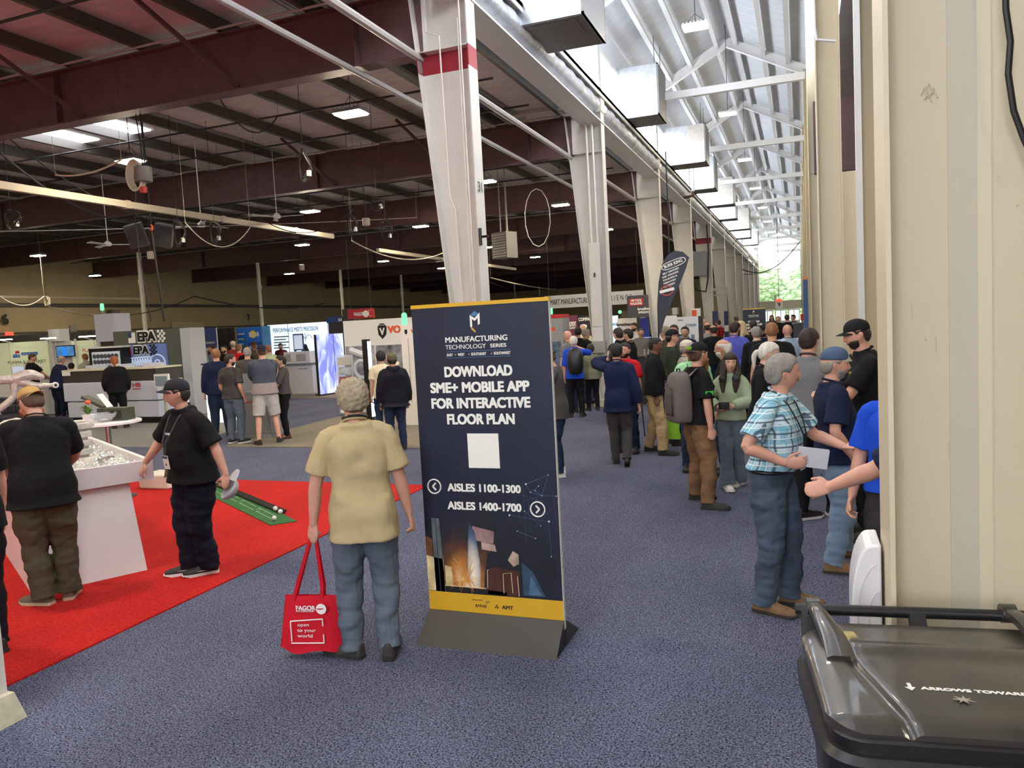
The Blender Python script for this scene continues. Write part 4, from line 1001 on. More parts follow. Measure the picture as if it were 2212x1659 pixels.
SH = {'black': (mat('shoe_black', (28, 27, 27), .6), mat('sole_dark', (40, 38, 36), .7)), 'white': (mat('shoe_white', (214, 210, 200), .6), mat('sole_white', (226, 224, 218), .6)), 'blackwhite': (mat('shoe_black', (28, 27, 27), .6), mat('sole_white', (226, 224, 218), .6)),
      'brown': (mat('shoe_brown', (120, 92, 62), .8, noise_s=14, noise_a=.2), mat('sole_brown', (52, 44, 38), .7)), 'grey': (mat('shoe_greyish', (92, 86, 74), .8), mat('sole_tan', (184, 168, 140), .7)), 'leather': (mat('shoe_leather', (92, 48, 34), .4), mat('sole_dark', (40, 38, 36), .7))}
def mid(a, b): p, q = fl(*a), fl(*b); return ((p[0]+q[0])/2, (p[1]+q[1])/2)
def hY(px, py, Y):
    p = atY(px, py, Y); return (p.x, p.y), min(1.98, max(1.5, p.z))
def loc_feet(xy, face, a, b, angs, lift=(0, 0), pitch=(0, 0), s=1):
    """turn two foot pixels into feet in the person's own frame"""
    out = []; r = math.radians(face)
    for i, q in enumerate((a, b)):
        w = fl(*q); dx, dy = w[0]-xy[0], w[1]-xy[1]
        out.append(((dx*math.cos(r)+dy*math.sin(r))/s, (-dx*math.sin(r)+dy*math.cos(r))/s, angs[i], lift[i], pitch[i]))
    return out
def W2L(G, p):       # world point to the person's own frame
    t = G['t']; r = t.rotation_euler.z; dx, dy = p[0]-t.location.x, p[1]-t.location.y
    return Vector((dx*math.cos(r)+dy*math.sin(r), -dx*math.sin(r)+dy*math.cos(r), p[2]-t.location.z))
def L2W(G, p):
    t = G['t']; r = t.rotation_euler.z
    return Vector((t.location.x+p[0]*math.cos(r)-p[1]*math.sin(r), t.location.y+p[0]*math.sin(r)+p[1]*math.cos(r), t.location.z+p[2]))
# --- the man with the red tote bag
xy = mid((790, 1418), (835, 1420))
H_ = atY(790, 824, xy[1]).z
tote = {}
G = person('grey-haired person in a tan polo shirt and jeans walking away with a red tote bag', xy, 26, H_, 'pink', w=1.04, belly=.03, lean=1, side=-1, twist=4,
    feet=[(-.14, .03, 58, .0, 0), (.09, -.02, -6, .012, -5)], hips=(-.02, 0, 0), head=(8, -2, 0),
    hands=[dict(at=(-.315, .03, .855), pole=(-1, -.6, 0), dir=(-.15, .1, -1), back=(-.6, -.8, 0), thumb=(-.3, .9, 0), curl=1.25), dict(at=(.30, .10, .80))],
    top=top('polo', cloth('tan_polo', (182, 164, 124), bump=.002, bs=260), hem=.78, sleeve=.66, fold=.012, mc=cloth('tan_polo', (182, 164, 124)), loose=.026), bot=bot('jeansgrey', loose=.024, hem_r=.075, fold=.015), shoes=(mat('shoe_grey', (58, 56, 52), .8), mat('sole_grey', (46, 44, 42), .7)),
    hair=('wavy', hm('sandy')), face_on=False)
s = G['s']; b = MB(); b.tube([G['T'](((.074*math.cos(a))*s, (-.008+.070*math.sin(a))*s, (1.53-.018*math.sin(a))*s)) for a in [2*math.pi*j/24 for j in range(25)]], .008, 6, cap=False); b.build('lanyard', M_black, G['t'])
wr = L2W(G, G['arms'][0][2])
hand_w = Vector((wr.x-.01, wr.y+.0, wr.z-.08))
# --- tote bag in that hand
t = thing('tote_bag', 'red cloth tote bag with white lettering hanging from the hand of the person in tan', 'bag', (hand_w.x-.10, hand_w.y+.03, .05), 12)
M_tote = cloth('tote_red', (196, 26, 44), bump=.004, bs=9, na=.1)
bw0, bw1, bh = .21, .17, hand_w.z-.05-.40
vs = []; fs = []; n = 10; b = MB()
for side_ in (-1, 1):
    base = len(vs)
    for j in range(n+1):
        z = bh*j/n; wdt = bw0+(bw1-bw0)*j/n
        for i in range(n+1):
            u = -1+2*i/n; d = (.05*(1-j/n)**.6+.012)*(1-abs(u)**3)+.004*math.sin(9*u+j)
            vs.append((u*wdt+.02*(j/n), side_*d, z+.012*math.sin(u*5)*(j == 0)))
    for j in range(n):
        for i in range(n):
            a = base+j*(n+1)+i; q = (a, a+1, a+n+2, a+n+1); fs.append(q if side_ < 0 else q[::-1])
K = (n+1)*(n+1)
for i in range(n): fs.append((i, i+1, K+i+1, K+i))
for j in range(n): fs.append((j*(n+1), K+j*(n+1), K+(j+1)*(n+1), (j+1)*(n+1))); a = j*(n+1)+n; fs.append((a, a+n+1, K+a+n+1, K+a))
b.add(vs, fs); b.build('bag_body', M_tote, t, smooth='auto')
hl = Vector((hand_w.x-t.location.x, hand_w.y-t.location.y, 0)); ra = -math.radians(12); hx_ = hl.x*math.cos(ra)-hl.y*math.sin(ra); hy_ = hl.x*math.sin(ra)+hl.y*math.cos(ra); hzz = hand_w.z-.05+.01
for k, yy in enumerate((-.02, .02)):
    b = MB(); P_ = [(-.09, yy, bh-.03), (-.06, yy, bh+.06), (hx_-.015, hy_+yy*.2, hzz-.02), (hx_, hy_+yy*.2, hzz), (hx_+.015, hy_+yy*.2, hzz-.02), (.11, yy, bh+.06), (.10, yy, bh-.03)]
    for q0, q1 in zip(P_[:-1], P_[1:]): b.bar(q0, q1, .022, .003, up=(0, 1, 0))
    b.build('handle', M_tote, t)
M_ink = mat('white_ink', (236, 230, 228), .6)
def tt(s_, x, z, sz, wd, bold=.02): return text(s_, M_ink, t, (x, -.062+.02*(z/bh), z), sz, wd, rot=(93, 0, 0), bold=bold)
tt('FAGOR', .0, bh*.80, .028, .13, .05); tt('AUTOMATION', -.005, bh*.745, .012, .12, 0)
tt('open', -.02, bh*.50, .022, .075, .0); tt('to your', .0, bh*.40, .022, .125, 0); tt('world', -.01, bh*.30, .022, .10, 0)
yq = -.058
b = MB().prism([(.11+.034*math.cos(a), bh*.80+.034*math.sin(a)) for a in [2*math.pi*j/24 for j in range(24)]], yq-.001, yq, 'xz')
b.build('logo_disc', M_ink, t); MB().prism([(.08, bh*.81), (.13, bh*.815), (.12, bh*.795), (.09, bh*.79)], yq-.003, yq-.001, 'xz').build('logo_wave', M_tote, t)
b = MB()
for (x0, z0, x1, z1) in ((-.10, .20, -.10, .575), (-.10, .575, .115, .62), (.115, .62, .115, .49), (.115, .34, .115, .18), (.115, .18, -.105, .17)):
    b.bar((x0, -.06, z0*bh), (x1, -.06, z1*bh), .006, .006)
b.build('frame_print', M_ink, t)

# --- olive trousers at the trough
xy = mid((85, 1312), (150, 1296)); H_ = atY(85, 853, xy[1]).z
person('bearded person in black tee, olive trousers and backwards tan cap at the white trough', xy, 52, H_+.06, 'pink', w=1.22, belly=.06, lean=9, side=0, feet=loc_feet(xy, 52, (98, 1308), (152, 1294), (46, -14)), head=(26, -24, 0),
    hands=[dict(at=(-.17, .30, .98), pole=(-1, -.4, -.3), hide=False), dict(at=(.12, .34, .98), pole=(1, -.3, 0))], top=top('tee', 'black', hem=.80, sleeve=.72, loose=.03, flare=.02), bot=bot('olive', loose=.036, hem_r=.095, fold=.018, hemz=.02),
    shoes=SH['grey'], cap=(cloth('tan_cap', (176, 140, 88)), 'back'), hair=('short', hm('brown')), beard=(hm('red'), .09), lanyard=(M_black, 1.05, None))
# --- black polo with lanyard, hand on the trough
xy = mid((415, 1238), (455, 1238)); H_ = atY(350, 824, xy[1]).z
Gb = person('heavy person in black polo, cap and lanyard resting a hand on the white trough', xy, 164, H_-.0, 'pink', w=1.2, belly=.085, lean=7, side=0, hips=(0, -.02, 0), feet=loc_feet(xy, 164, (455, 1240), (415, 1240), (-26, -32)), head=(-32, 0, 0),
    hands=[dict(at=(-.36, -.08, .90), pole=(-1, -.6, 0), dir=(0, .1, -1), curl=.9), dict(at=(.50, .18, 1.00), pole=(.8, -1, 0), dir=(.25, .35, -.9), back=(0, .5, .8), thumb=(-1, 0, 0), curl=.3)],
    top=top('polo', 'black', hem=.84, sleeve=.8, loose=.03, flare=.02), bot=bot(cloth('navycargo', (20, 22, 34)), loose=.042, hem_r=.10, fold=.018, mark=mat('white_mark', (230, 230, 230), .5)), shoes=SH['blackwhite'], cap=(cloth('cap_black', (44, 44, 50)),), hair=('crop', hm('dark')), lanyard=(mat('lanyard_grey', (70, 72, 78), .6), 1.13, mat('badge_white', (224, 222, 212), .5)))
s = Gb['s']
q = Gb['T']((.0-.085*s, (.125+.085*.8+.03)*s, 1.33*s)); o = text('STAUB', M_ink, Gb['shirt'], q, .018, .07, rot=(90, 0, 180), bold=.02)
b = MB(); q = Gb['T']((.19*s, .08, 1.0*s)); 
for k in range(4): b.tube([q+Vector((.01*k, .05, -.02)), q+Vector((.02*k-.02, .07, -.09-.01*k))], .008, 5)
b.build('key_bunch', mat('keys', (120, 110, 80), .4, metal=.6), Gb['t'])
cpw = L2W(Gb, Gb['arms'][0][2])
t = thing('cap', 'pale grey cap held upside down in the hand of the person in black polo', 'cap', (cpw.x+.03, cpw.y-.02, cpw.z-.12), 30, rot=Vector((.35, .62, -.55)).to_track_quat('Z', 'Y').to_euler())
b = MB(); b.sphere((0, 0, 0), (.085, .10, .085), 20, 12); me = b; o = me.build('crown', cloth('cap_grey', (176, 172, 172)), t, smooth=True)
bm = bmesh.new(); bm.from_mesh(o.data); bmesh.ops.delete(bm, geom=[v for v in bm.verts if v.co.z < -.01], context='VERTS'); bm.to_mesh(o.data); bm.free(); md = o.modifiers.new('s', 'SOLIDIFY'); md.thickness = .004
b = MB(); b.prism([(.08*math.cos(a), .07+.11*math.sin(a)) for a in [math.pi*j/12 for j in range(13)]], -.012, -.006, 'xy'); b.build('brim', cloth('cap_white', (214, 212, 208)), t)
# --- someone cut off by the left edge behind the near column
xy = fl(-42, 1425); person('person in black clothes cut off by the left edge, behind the near column', xy, 80, 1.8, 'pink', w=1.15, top=top('tee', 'black'), bot=bot('blackpants', loose=.03), hair=('short', hm('dark')), hands=[None, dict(at=(.27, .12, .86))], face_on=False)
# --- plaid shirt, right foreground
xy = mid((1655, 1318), (1712, 1302)); H_ = atY(1690, 765, xy[1]).z
Gp = person('person in pale blue plaid shirt talking with palm out and papers in hand', xy, -108, H_-.01, 'pink', w=1.08, belly=.05, lean=7, side=0, hips=(0, -.03, 0), feet=loc_feet(xy, -108, (1706, 1304), (1650, 1322), (16, -2)), head=(34, 3, 0),
    hands=[dict(at=(-.20, .42, 1.12), pole=(-1, -.8, -.5), dir=(.1, 1, .05), back=(-.25, .1, -1), thumb=(-.9, 0, .3), curl=.16, spread=.5), dict(at=(.21, .16, 1.06), pole=(.8, -1, -.3), dir=(-.25, 1, .0), back=(1, .2, -.2), thumb=(0, .2, 1), curl=.30)],
    top=top('shirt', plaid('blue_plaid', (196, 220, 228), (96, 172, 196), (44, 62, 88), 11, (236, 240, 236)), hem=.99, sleeve=.68, loose=.028, fold=.013, flare=.0), bot=bot(cloth('blue_jeans', (70, 82, 98), na=.25), loose=.03, hem_r=.085, fold=.016), belt=M_black, shoes=SH['brown'], hair=('full', hm('grey')), lanyard=(M_black, 1.12, mat('badge_white', (224, 222, 212), .5)))
X = Gp['X']; MB().tube([X(Vector((-.03, .097, -.052))), X(Vector((0, .112, -.044))), X(Vector((.03, .097, -.052)))], [.005, .009, .005], 6).build('moustache', hm('sandy'), Gp['t'], smooth=True)
ph = L2W(Gp, Gp['arms'][1][2]+Vector((-.06, .10, .03)))
t = thing('paper', 'folded sheets of white paper held by the person in the plaid shirt', 'paper', ph, 12, rot=(math.radians(8), math.radians(8), math.radians(6)))
MB().box(-.03, .16, -.001, .001, -.06, .07).box(-.03, .155, .002, .004, -.055, .075).build('sheets', mat('paper', (206, 206, 212), .7), t)
# --- flat cap, navy polo
xy = mid((1800, 1236), (1822, 1206)); H_ = atY(1812, 757, xy[1]).z
person('person in navy polo, faded jeans and a blue flat cap, one hand in a pocket', xy, -76, H_, 'pink', w=1.12, belly=.06, lean=-2, feet=loc_feet(xy, -76, (1826, 1202), (1800, 1238), (-6, -14)), head=(-6, -2, 0), hands=[dict(at=(-.24, .22, 1.0)), dict(at=(.215, .06, .93), pole=(.6, -1, 0), dir=(-.2, .3, -1))],
    top=top('polo', 'navy', hem=.86, sleeve=.72, loose=.03), bot=bot('palejeans', loose=.026, hem_r=.078, fold=.016), shoes=SH['brown'], cap=(cloth('flatcap_brim', (170, 166, 156)), 'flat', cloth('flatcap_blue', (74, 92, 118))), hair=('short', hm('grey')), beard=(hm('grey'), .0))
# --- behind the near column
x0 = atY(1936, 900, 5.2); Gr = person('person in a bright blue polo half hidden behind the near cream column', (x0.x+.02, 5.2), 158, atY(1893, 778, 5.2).z, 'pink', w=1.1, top=top('polo', 'royal', hem=.92, sleeve=.7), bot=bot(cloth('darkslacks', (52, 50, 50)), loose=.024), belt=M_black, hair=('fringe', hm('grey')), lanyard=(M_black, 1.1, mat('badge_white', (224, 222, 212), .5)), hands=[None, dict(at=(.27, .1, .85))])
x1 = atY(1990, 900, 4.1); tg = atY(1852, 1040, 4.25)
Gs = person('person hidden by the near column with only a reaching forearm in sight', (x1.x+.05, 4.1), 75, 1.8, 'pink', w=1.1, top=top('tee', 'navy', sleeve=.75), bot=bot('darkjeans'), hair=('short', hm('brown')),
    hands=[dict(at=(-.05, .47, 1.10), raw=True, pole=(-.5, -.3, -1), dir=(0, 1, -.25), curl=.34, back=(-1, 0, .5), thumb=(0, 0, 1)), None])
# --- black shirt and cap by the column
(xy, H_) = hY(1872, 690, 7.4); Gk = person('tall person in black polo and black cap with a yellow mark, arms folded forward', xy, 98, H_, 'pink', w=1.08, lean=3, head=(0, -10, 0), hands=[dict(at=(-.03, .34, 1.15), pole=(-1, -.3, -.4), dir=(.8, .5, 0)), dict(at=(.0, .36, 1.12), pole=(1, -.4, -.5), dir=(-.9, .4, 0))], top=top('polo', 'black', sleeve=.7), bot=bot('blackpants'), cap=(cloth('cap_blk', (30, 30, 32)),), hair=('crop', hm('dark')), beard=(hm('dark'), .0))
MB().cb((0, 0, 0), (.03, .01, .03)).build('chest_badge', mat('badge_yellow', (210, 190, 60), .5), Gk['t'], loc=Gk['T']((-.09, .135, 1.34*Gk['s'])))
(xy, H_) = hY(1855, 735, 9.3); person('dark-bearded person facing the aisle just behind the tall person in the black cap', xy, 150, H_, 'olive', top=top('tee', 'black'), bot=bot('darkjeans'), hair=('short', hm('black')), beard=(hm('black'), .05))
xy = mid((1733, 1122), (1775, 1112)); H_ = atY(1758, 710, xy[1]).z
person('person with short dark hair in a grey polo and black trousers seen from behind', xy, -22, H_, 'pink', w=1.1, feet=loc_feet(xy, -22, (1733, 1122), (1800, 1112), (-30, -60)), top=top('polo', 'heather', hem=.98, sleeve=.7, mc=c('charcoal')), bot=bot('blackpants', loose=.025), belt=mat('belt_brown', (120, 66, 38), .5), shoes=SH['blackwhite'], hair=('short', hm('dark')), face_on=False, hands=[dict(at=(-.18, .25, .95)), dict(at=(.2, .25, 1.0))])
# --- the woman with headphones
xy = mid((1570, 1056), (1600, 1046)); H_ = atY(1578, 766, xy[1]).z
Gw = person('smiling person with long dark hair, headphones round the neck and a sage green sweater', xy, 176, H_, 'olive', w=.86, shoulders=.92, feet=loc_feet(xy, 176, (1598, 1047), (1570, 1058), (-20, 24)), head=(16, 3, 0), top=top('long', 'sage', hem=.90, loose=.03), bot=bot('jeansgrey', loose=.03, hem_r=.115), shoes=SH['white'], hair=('long', hm('dark'), 1.28),
    hands=[dict(at=(-.06, .26, 1.10), pole=(-1, -.4, -.6), dir=(.6, .7, .1), curl=.9), dict(at=(.12, .24, 1.08), pole=(1, -.4, -.6), dir=(-.6, .7, .1), curl=.9)])
s = Gw['s']; T = Gw['T']; t = thing('headphones', 'black headphones resting round the neck of the person in sage green', 'headphones', L2W(Gw, T((0, 0, 1.47*s))), 176)
MB().tube([(.11*math.cos(a), -.02+.09*math.sin(a), .02) for a in [math.pi*(.9+1.2*j/14) for j in range(15)]], .010, 8).build('headband', M_black, t, smooth=True)
for sg in (-1, 1): MB().lathe([(.01, -.022), (.036, -.02), (.042, 0), (.034, .018), (.01, .02)], c=(sg*.075, .125, -.02), n=18, ax='y').build('ear_cup', M_black, t, smooth='auto')
cw = L2W(Gw, Vector((.03, .33, 1.12*s))); t = thing('camera', 'black camera held in front of the sage green sweater', 'camera', cw, 176)
MB().cb((0, 0, 0), (.12, .05, .08)).build('body', M_black, t, bev=.006); MB().lathe([(.03, .02), (.034, .05), (.03, .07)], n=16, ax='y').build('lens', M_darkmetal, t)
(xy, H_) = hY(1640, 740, 8.4); person('person with a blond ponytail and glasses in a black blazer, looking right', xy, -92, H_, 'fair', w=.88, shoulders=.92, lean=5, head=(0, -10, 0), top=top('blazer', 'black'), bot=bot('blackpants'), hair=('tied', hm('white')), glasses=mat('gold', (180, 140, 70), .3, metal=.8))
# --- backpack man
xy = mid((1498, 1082), (1528, 1098)); H_ = atY(1530, 742, xy[1]).z
Gm = person('bearded person in black tee and brown trousers carrying a grey backpack, black cap backwards', xy, -58, H_, 'pink', w=1.08, belly=.02, lean=2, feet=loc_feet(xy, -58, (1502, 1078), (1530, 1100), (-24, -34)), head=(14, 0, 0), top=top('tee', 'black', sleeve=.72, hem=.9, loose=.026), bot=bot('brown', loose=.03, hem_r=.08, fold=.016), shoes=(mat('boot_dark', (46, 42, 36), .7), mat('sole_dark', (40, 38, 36), .7)),
    cap=(cloth('cap_blk', (30, 30, 32)), 'back'), hair=('short', hm('brown')), beard=(hm('ginger'), .08), hands=[dict(at=(-.27, .05, .82)), dict(at=(.285, .02, .83), pole=(1, -.6, 0))])
X = Gm['X']; M_neon = mat('neon_print', (150, 230, 40), .5)
R_ = Gm['HR']; e = (R_ @ Matrix.Rotation(math.radians(180), 3, 'Z') @ Matrix.Rotation(math.radians(76), 3, 'X')).to_euler()
for txt, zz, wd in (('MARVEL', .082, .085), ('REFINISHING', .066, .085)):
    o = text(txt, M_neon, Gm['cap'], X(Vector((0, -.128+(.082-zz)*-.12, zz))), .020 if zz > .07 else .011, wd, bold=.03); o.rotation_euler = e
s = Gm['s']; MB().cb((0, 0, 0), (.012, .085, .05)).build('sleeve_print', mat('green_print', (70, 190, 80), .5), Gm['t'], loc=Gm['arms'][1][0].lerp(Gm['arms'][1][1], .62)+Vector((.075, 0, 0)))
bw = L2W(Gm, Gm['T']((0, -.20*s, 1.0*s)))
t = thing('backpack', 'grey backpack worn by the person in the black cap and brown trousers', 'backpack', bw, -58)
M_bp = cloth('backpack_grey', (108, 100, 96), bump=.003, bs=40)
b = MB(); rings(b, [(0, 0, -.08, .14, .10, .08), (0, 0, -.04, .17, .10, .11), (0, 0, .12, .18, .10, .12), (0, 0, .30, .17, .10, .11), (0, 0, .42, .13, .09, .08), (0, 0, .46, .06, .06, .04)], sq=3.5); b.build('pack', M_bp, t, smooth=True)
b = MB(); rings(b, [(0, -.09, 0, .11, .03, .035), (0, -.10, .12, .125, .03, .04), (0, -.09, .26, .11, .03, .035)], sq=4); b.build('front_pocket', cloth('backpack_dark', (88, 82, 80)), t, smooth=True)
MB().tube([(-.05, 0, .45), (-.03, 0, .49), (.03, 0, .49), (.05, 0, .45)], .009, 6).build('grab_handle', M_black, t)
MB().tube([(-.10, -.13, -.0), (-.115, -.135, .15), (-.09, -.125, .29), (0, -.13, .33), (.09, -.125, .29), (.115, -.135, .15), (.10, -.13, 0)], .004, 5).build('zip', M_black, t)
for sg in (-1, 1):
    b = MB(); P_ = [(sg*.10, .07, .40), (sg*.115, .16, .49), (sg*.12, .27, .44), (sg*.125, .33, .30), (sg*.15, .27, .12), (sg*.15, .08, .0)]
    for q0, q1 in zip(P_[:-1], P_[1:]): b.bar(q0, q1, .05, .014, up=(1, 0, 0) if False else (0, 0, 1))
    b.build('shoulder_strap', M_black, t)
# --- khaki trousers and green bags
xy = mid((1402, 974), (1436, 982)); H_ = atY(1420, 730, xy[1]).z
Gq = person('person in black jacket and khaki trousers carrying a lime green bag', xy, -84, H_, 'brown', w=1.04, lean=2, feet=loc_feet(xy, -84, (1402, 974), (1434, 984), (4, -6)), top=top('jacket', 'black', loose=.03, hem=.9), bot=bot('khaki', loose=.028, hem_r=.08, fold=.015), shoes=SH['black'], hair=('crop', hm('black')), glasses=M_darkmetal, lanyard=(M_darkmetal, 1.1, mat('badge_white', (224, 222, 212), .5)),
    hands=[dict(at=(-.22, .22, .86), curl=1.2), dict(at=(.26, .04, .84), curl=1.1)])
M_lime = cloth('lime', (150, 206, 60), bump=.003, bs=8)
def green_bag(p, rz, lab):
    t = thing('tote_bag', lab, 'bag', p, rz)
    b = MB(); n = 6; vs = []; fs = []
    for j in range(n+1):
        z = .40*j/n; ww = .17-.02*j/n
        for i in range(12):
            a = 2*math.pi*i/12; vs.append((ww*math.cos(a)+.01*math.sin(j*2+i), (.05-.02*j/n)*math.sin(a), z))
    for j in range(n):
        for i in range(12): a = j*12+i; q = j*12+(i+1) % 12; fs.append((a, q, q+12, a+12))
    fs += [tuple(range(11, -1, -1)), tuple(range(n*12, n*12+12))]; b.add(vs, fs).build('bag_body', M_lime, t, smooth='auto')
    b = MB()
    for q0, q1 in (((-.07, 0, .4), (0, 0, .62)), ((.07, 0, .4), (0, 0, .62))): b.bar(q0, q1, .025, .004, up=(0, 1, 0))
    b.build('handle', M_lime, t)
hw = L2W(Gq, Gq['arms'][0][2]); green_bag((hw.x, hw.y, hw.z-.72), -20, 'lime green bag hanging from the hand of the person in khaki trousers')
q = fl(1462, 958); green_bag((q[0], q[1]-.0, .13), 15, 'second lime green bag, beside the legs of the person with the grey backpack')
(xy, H_) = hY(1449, 713, 12.3); person('person in black cap and dark green jersey behind the person in khaki trousers', xy, -70, H_, 'pink', top=top('long', 'green'), bot=bot('darkjeans'), cap=(cloth('cap_blk', (30, 30, 32)),), hair=('short', hm('black')))
(xy, H_) = hY(1480, 733, 11.6); person('person in a beige checked shirt and cream cap beside the person in mint', xy, -60, H_-.03, 'tan', w=1.1, top=top('shirt', plaid('beige_plaid', (206, 198, 180), (150, 140, 126), (120, 110, 100), 16)), bot=bot('darkjeans'), cap=(cloth('cap_cream', (206, 196, 178)),), hair=('short', hm('grey')), hands=[dict(at=(-.25, .1, .85)), dict(at=(.25, .15, .9))])
(xy, H_) = hY(1494, 742, 10.3); person('grey-haired person in a mint green polo with a dark lanyard, facing the camera', xy, 195, H_, 'brown', top=top('polo', 'mint'), bot=bot('darkjeans'), hair=('short', hm('grey')), lanyard=(M_black, 1.1, None))
(xy, H_) = hY(1565, 735, 10.0); person('grey-haired person with glasses looking left, behind the long-haired person', xy, 80, H_, 'tan', top=top('jacket', 'black'), bot=bot('darkjeans'), hair=('fringe', hm('white')), glasses=M_darkmetal, beard=(hm('white'), 0))
# --- navy suit and red polo
xy = mid((1328, 1000), (1356, 1008)); H_ = atY(1316, 744, xy[1]).z
Gn = person('person in a navy blazer and grey trousers walking away with a phone at the ear', xy, 8, H_, 'olive', w=1.02, lean=1, feet=[(-.08, .12, 4, 0, 0), (.10, -.13, 0, .05, -42)], top=top('blazer', cloth('navy_blazer', (26, 34, 66)), hem=.78, loose=.03, flare=.02), bot=bot('charcoal', loose=.022, hem_r=.07), shoes=SH['black'], hair=('short', hm('black')), face_on=False,
    hands=[dict(at=(-.13, .10, 1.53), pole=(-1, -.2, -1.0), dir=(.1, .1, 1), back=(-1, 0, 0), curl=.8), dict(at=(.30, -.02, .82))])
pw = L2W(Gn, Gn['arms'][0][2]+Vector((.03, .0, .08))); t = thing('phone', 'black phone held at the ear of the person in the navy blazer', 'phone', pw, 8); MB().box(-.005, .005, -.035, .035, -.07, .07).build('body', M_black, t, bev=.003); MB().box(.005, .006, -.032, .032, -.066, .066).build('screen', M_darkmetal, t)
(xy, H_) = hY(1350, 742, 11.6); person('person in a red polo facing the camera behind the navy blazer', xy, 172, H_, 'pink', top=top('polo', 'red'), bot=bot('darkjeans'), hair=('short', hm('dark')), beard=(hm('dark'), 0), hands=[None, dict(at=(.27, .15, .9))])
xy = mid((1200, 1030), (1222, 1024)); H_ = atY(1183, 753, xy[1]).z
Gg = person('bearded person in a grey tee half hidden by the tall navy sign', xy, 105, H_, 'pink', w=1.16, belly=.05, lean=4, head=(0, -22, 0), top=top('tee', 'charcoal', hem=.80, sleeve=.8, loose=.03), bot=bot('darkjeans', loose=.022), shoes=SH['white'], cap=(cloth('cap_blk', (30, 30, 32)), 'back'), hair=('short', hm('brown')), beard=(hm('brown'), .06),
    hands=[dict(at=(-.06, .36, 1.15), pole=(-1, -.3, -.5), dir=(.4, .8, .2), curl=.8), dict(at=(.08, .36, 1.15), pole=(1, -.3, -.5), dir=(-.4, .8, .2), curl=.8)])
# --- group round the podium
def P_(label, px, py, Y, face, sk, tk, bk_, hr, **kw):
    (xy, H_) = hY(px, py, Y); return person(label, xy, face, H_, sk, top=tk, bot=bot(bk_) if isinstance(bk_, str) else bk_, hair=hr, **kw)
two = cloth('two_tone', (80, 86, 98)); nt = two.node_tree; N = nt.nodes; tcn = N.new('ShaderNodeTexCoord'); sp = N.new('ShaderNodeSeparateXYZ'); nt.links.new(tcn.outputs['Object'], sp.inputs[0]); gt = N.new('ShaderNodeMath'); gt.operation = 'GREATER_THAN'; gt.inputs[1].default_value = 1.17; nt.links.new(sp.outputs[2], gt.inputs[0]); mx = N.new('ShaderNodeMix'); mx.data_type = 'RGBA'; mx.inputs[6].default_value = lin((150, 138, 136)); mx.inputs[7].default_value = lin((72, 78, 92)); nt.links.new(gt.outputs[0], mx.inputs[0]); nt.links.new(mx.outputs[2], N['Principled BSDF'].inputs['Base Color'])
xy = mid((560, 958), (602, 956)); H_ = atY(566, 747, xy[1]).z
person('person in a two-tone grey pullover, pale shorts and navy cap at the grey podium', xy, 44, H_, 'pink', w=1.14, feet=loc_feet(xy, 44, (562, 962), (602, 956), (10, -14)), top=dict(kind='long', m=two, hem=.88, loose=.03), bot=bot('shorts', 'shorts'), shoes=SH['black'], cap=(cloth('cap_navy', (34, 40, 58)), 'back'), hair=('crop', hm('brown')), hands=[dict(at=(.05, .30, 1.12), pole=(-1, .2, -.5)), dict(at=(-.05, .32, 1.12), pole=(1, .2, -.5))], face_on=False)
xy = mid((500, 962), (522, 955)); H_ = atY(491, 767, xy[1]).z
person('bearded person in a charcoal tee and jeans with glasses, hand in pocket, near the podium', xy, 2, H_, 'pink', w=1.12, belly=.04, lean=-2, head=(-45, 0, 0), top=top('tee', 'charcoal', sleeve=.7, hem=.88), bot=bot('jeansgrey', loose=.024), shoes=SH['blackwhite'], hair=('short', hm('dark')), beard=(hm('dark'), .02), glasses=M_black, hands=[dict(at=(-.2, .1, .92)), dict(at=(.22, .06, .90))])
P_('broad person in navy pullover and dark jeans left of the charcoal tee', 466, 755, 13.1, 40, 'pink', top('long', 'navy', loose=.03), bot('darkjeans', loose=.03), ('crop', hm('ginger')), w=1.25, belly=.08)
P_('person in a dark grey tee behind the podium, back to the aisle', 533, 752, 14.1, 30, 'pink', top('tee', 'charcoal'), 'darkjeans', ('crop', hm('grey')), w=1.15)
P_('person in grey work shirt and black trousers facing left at the podium', 608, 770, 12.8, 128, 'olive', top('shirt', 'charcoal', hem=.94, sleeve=1.0, name='work_shirt'), 'blackpants', ('short', hm('black')), shoes=SH['leather'], hands=[dict(at=(-.1, .3, 1.1), pole=(-1, -.3, -.5)), dict(at=(.1, .3, 1.1), pole=(1, -.3, -.5))])
for o in bpy.data.objects:
    pass
P_('person in a black hooded jacket and olive cap beyond the tan polo', 846, 765, 11.6, 40, 'pink', top('hoodie', cloth('blackjacket', (28, 28, 36)), hem=.80, loose=.05, flare=.04), bot(cloth('bluejean2', (44, 52, 78))), ('short', hm('dark')), cap=(cloth('cap_olive', (96, 92, 70)),), head=(-10, -6, 0), w=1.1)
P_('person with black hair and white shirt left of the olive cap', 822, 761, 12.6, 30, 'olive', top('tee', 'cream'), 'darkjeans', ('full', hm('black')), hands=[None, dict(at=(.1, .15, 1.55), pole=(1, 0, -.5), dir=(0, 0, 1))])
xy = fl(668, 838); H_ = atY(664, 744, xy[1]).z
person('person with very long black hair, cream jacket and black skirt at the white counter', xy, 66, H_, 'olive', w=.85, shoulders=.9, lean=8, top=top('jacket', 'cream', hem=.92), bot=bot('black', 'skirt'), shoes=(mat('shoe_beige', (200, 170, 140), .6), mat('sole_white', (226, 224, 218), .6)), hair=('long', hm('black'), 1.12), hands=[dict(at=(-.15, .5, 1.0), pole=(-1, -.3, -.3)), None])
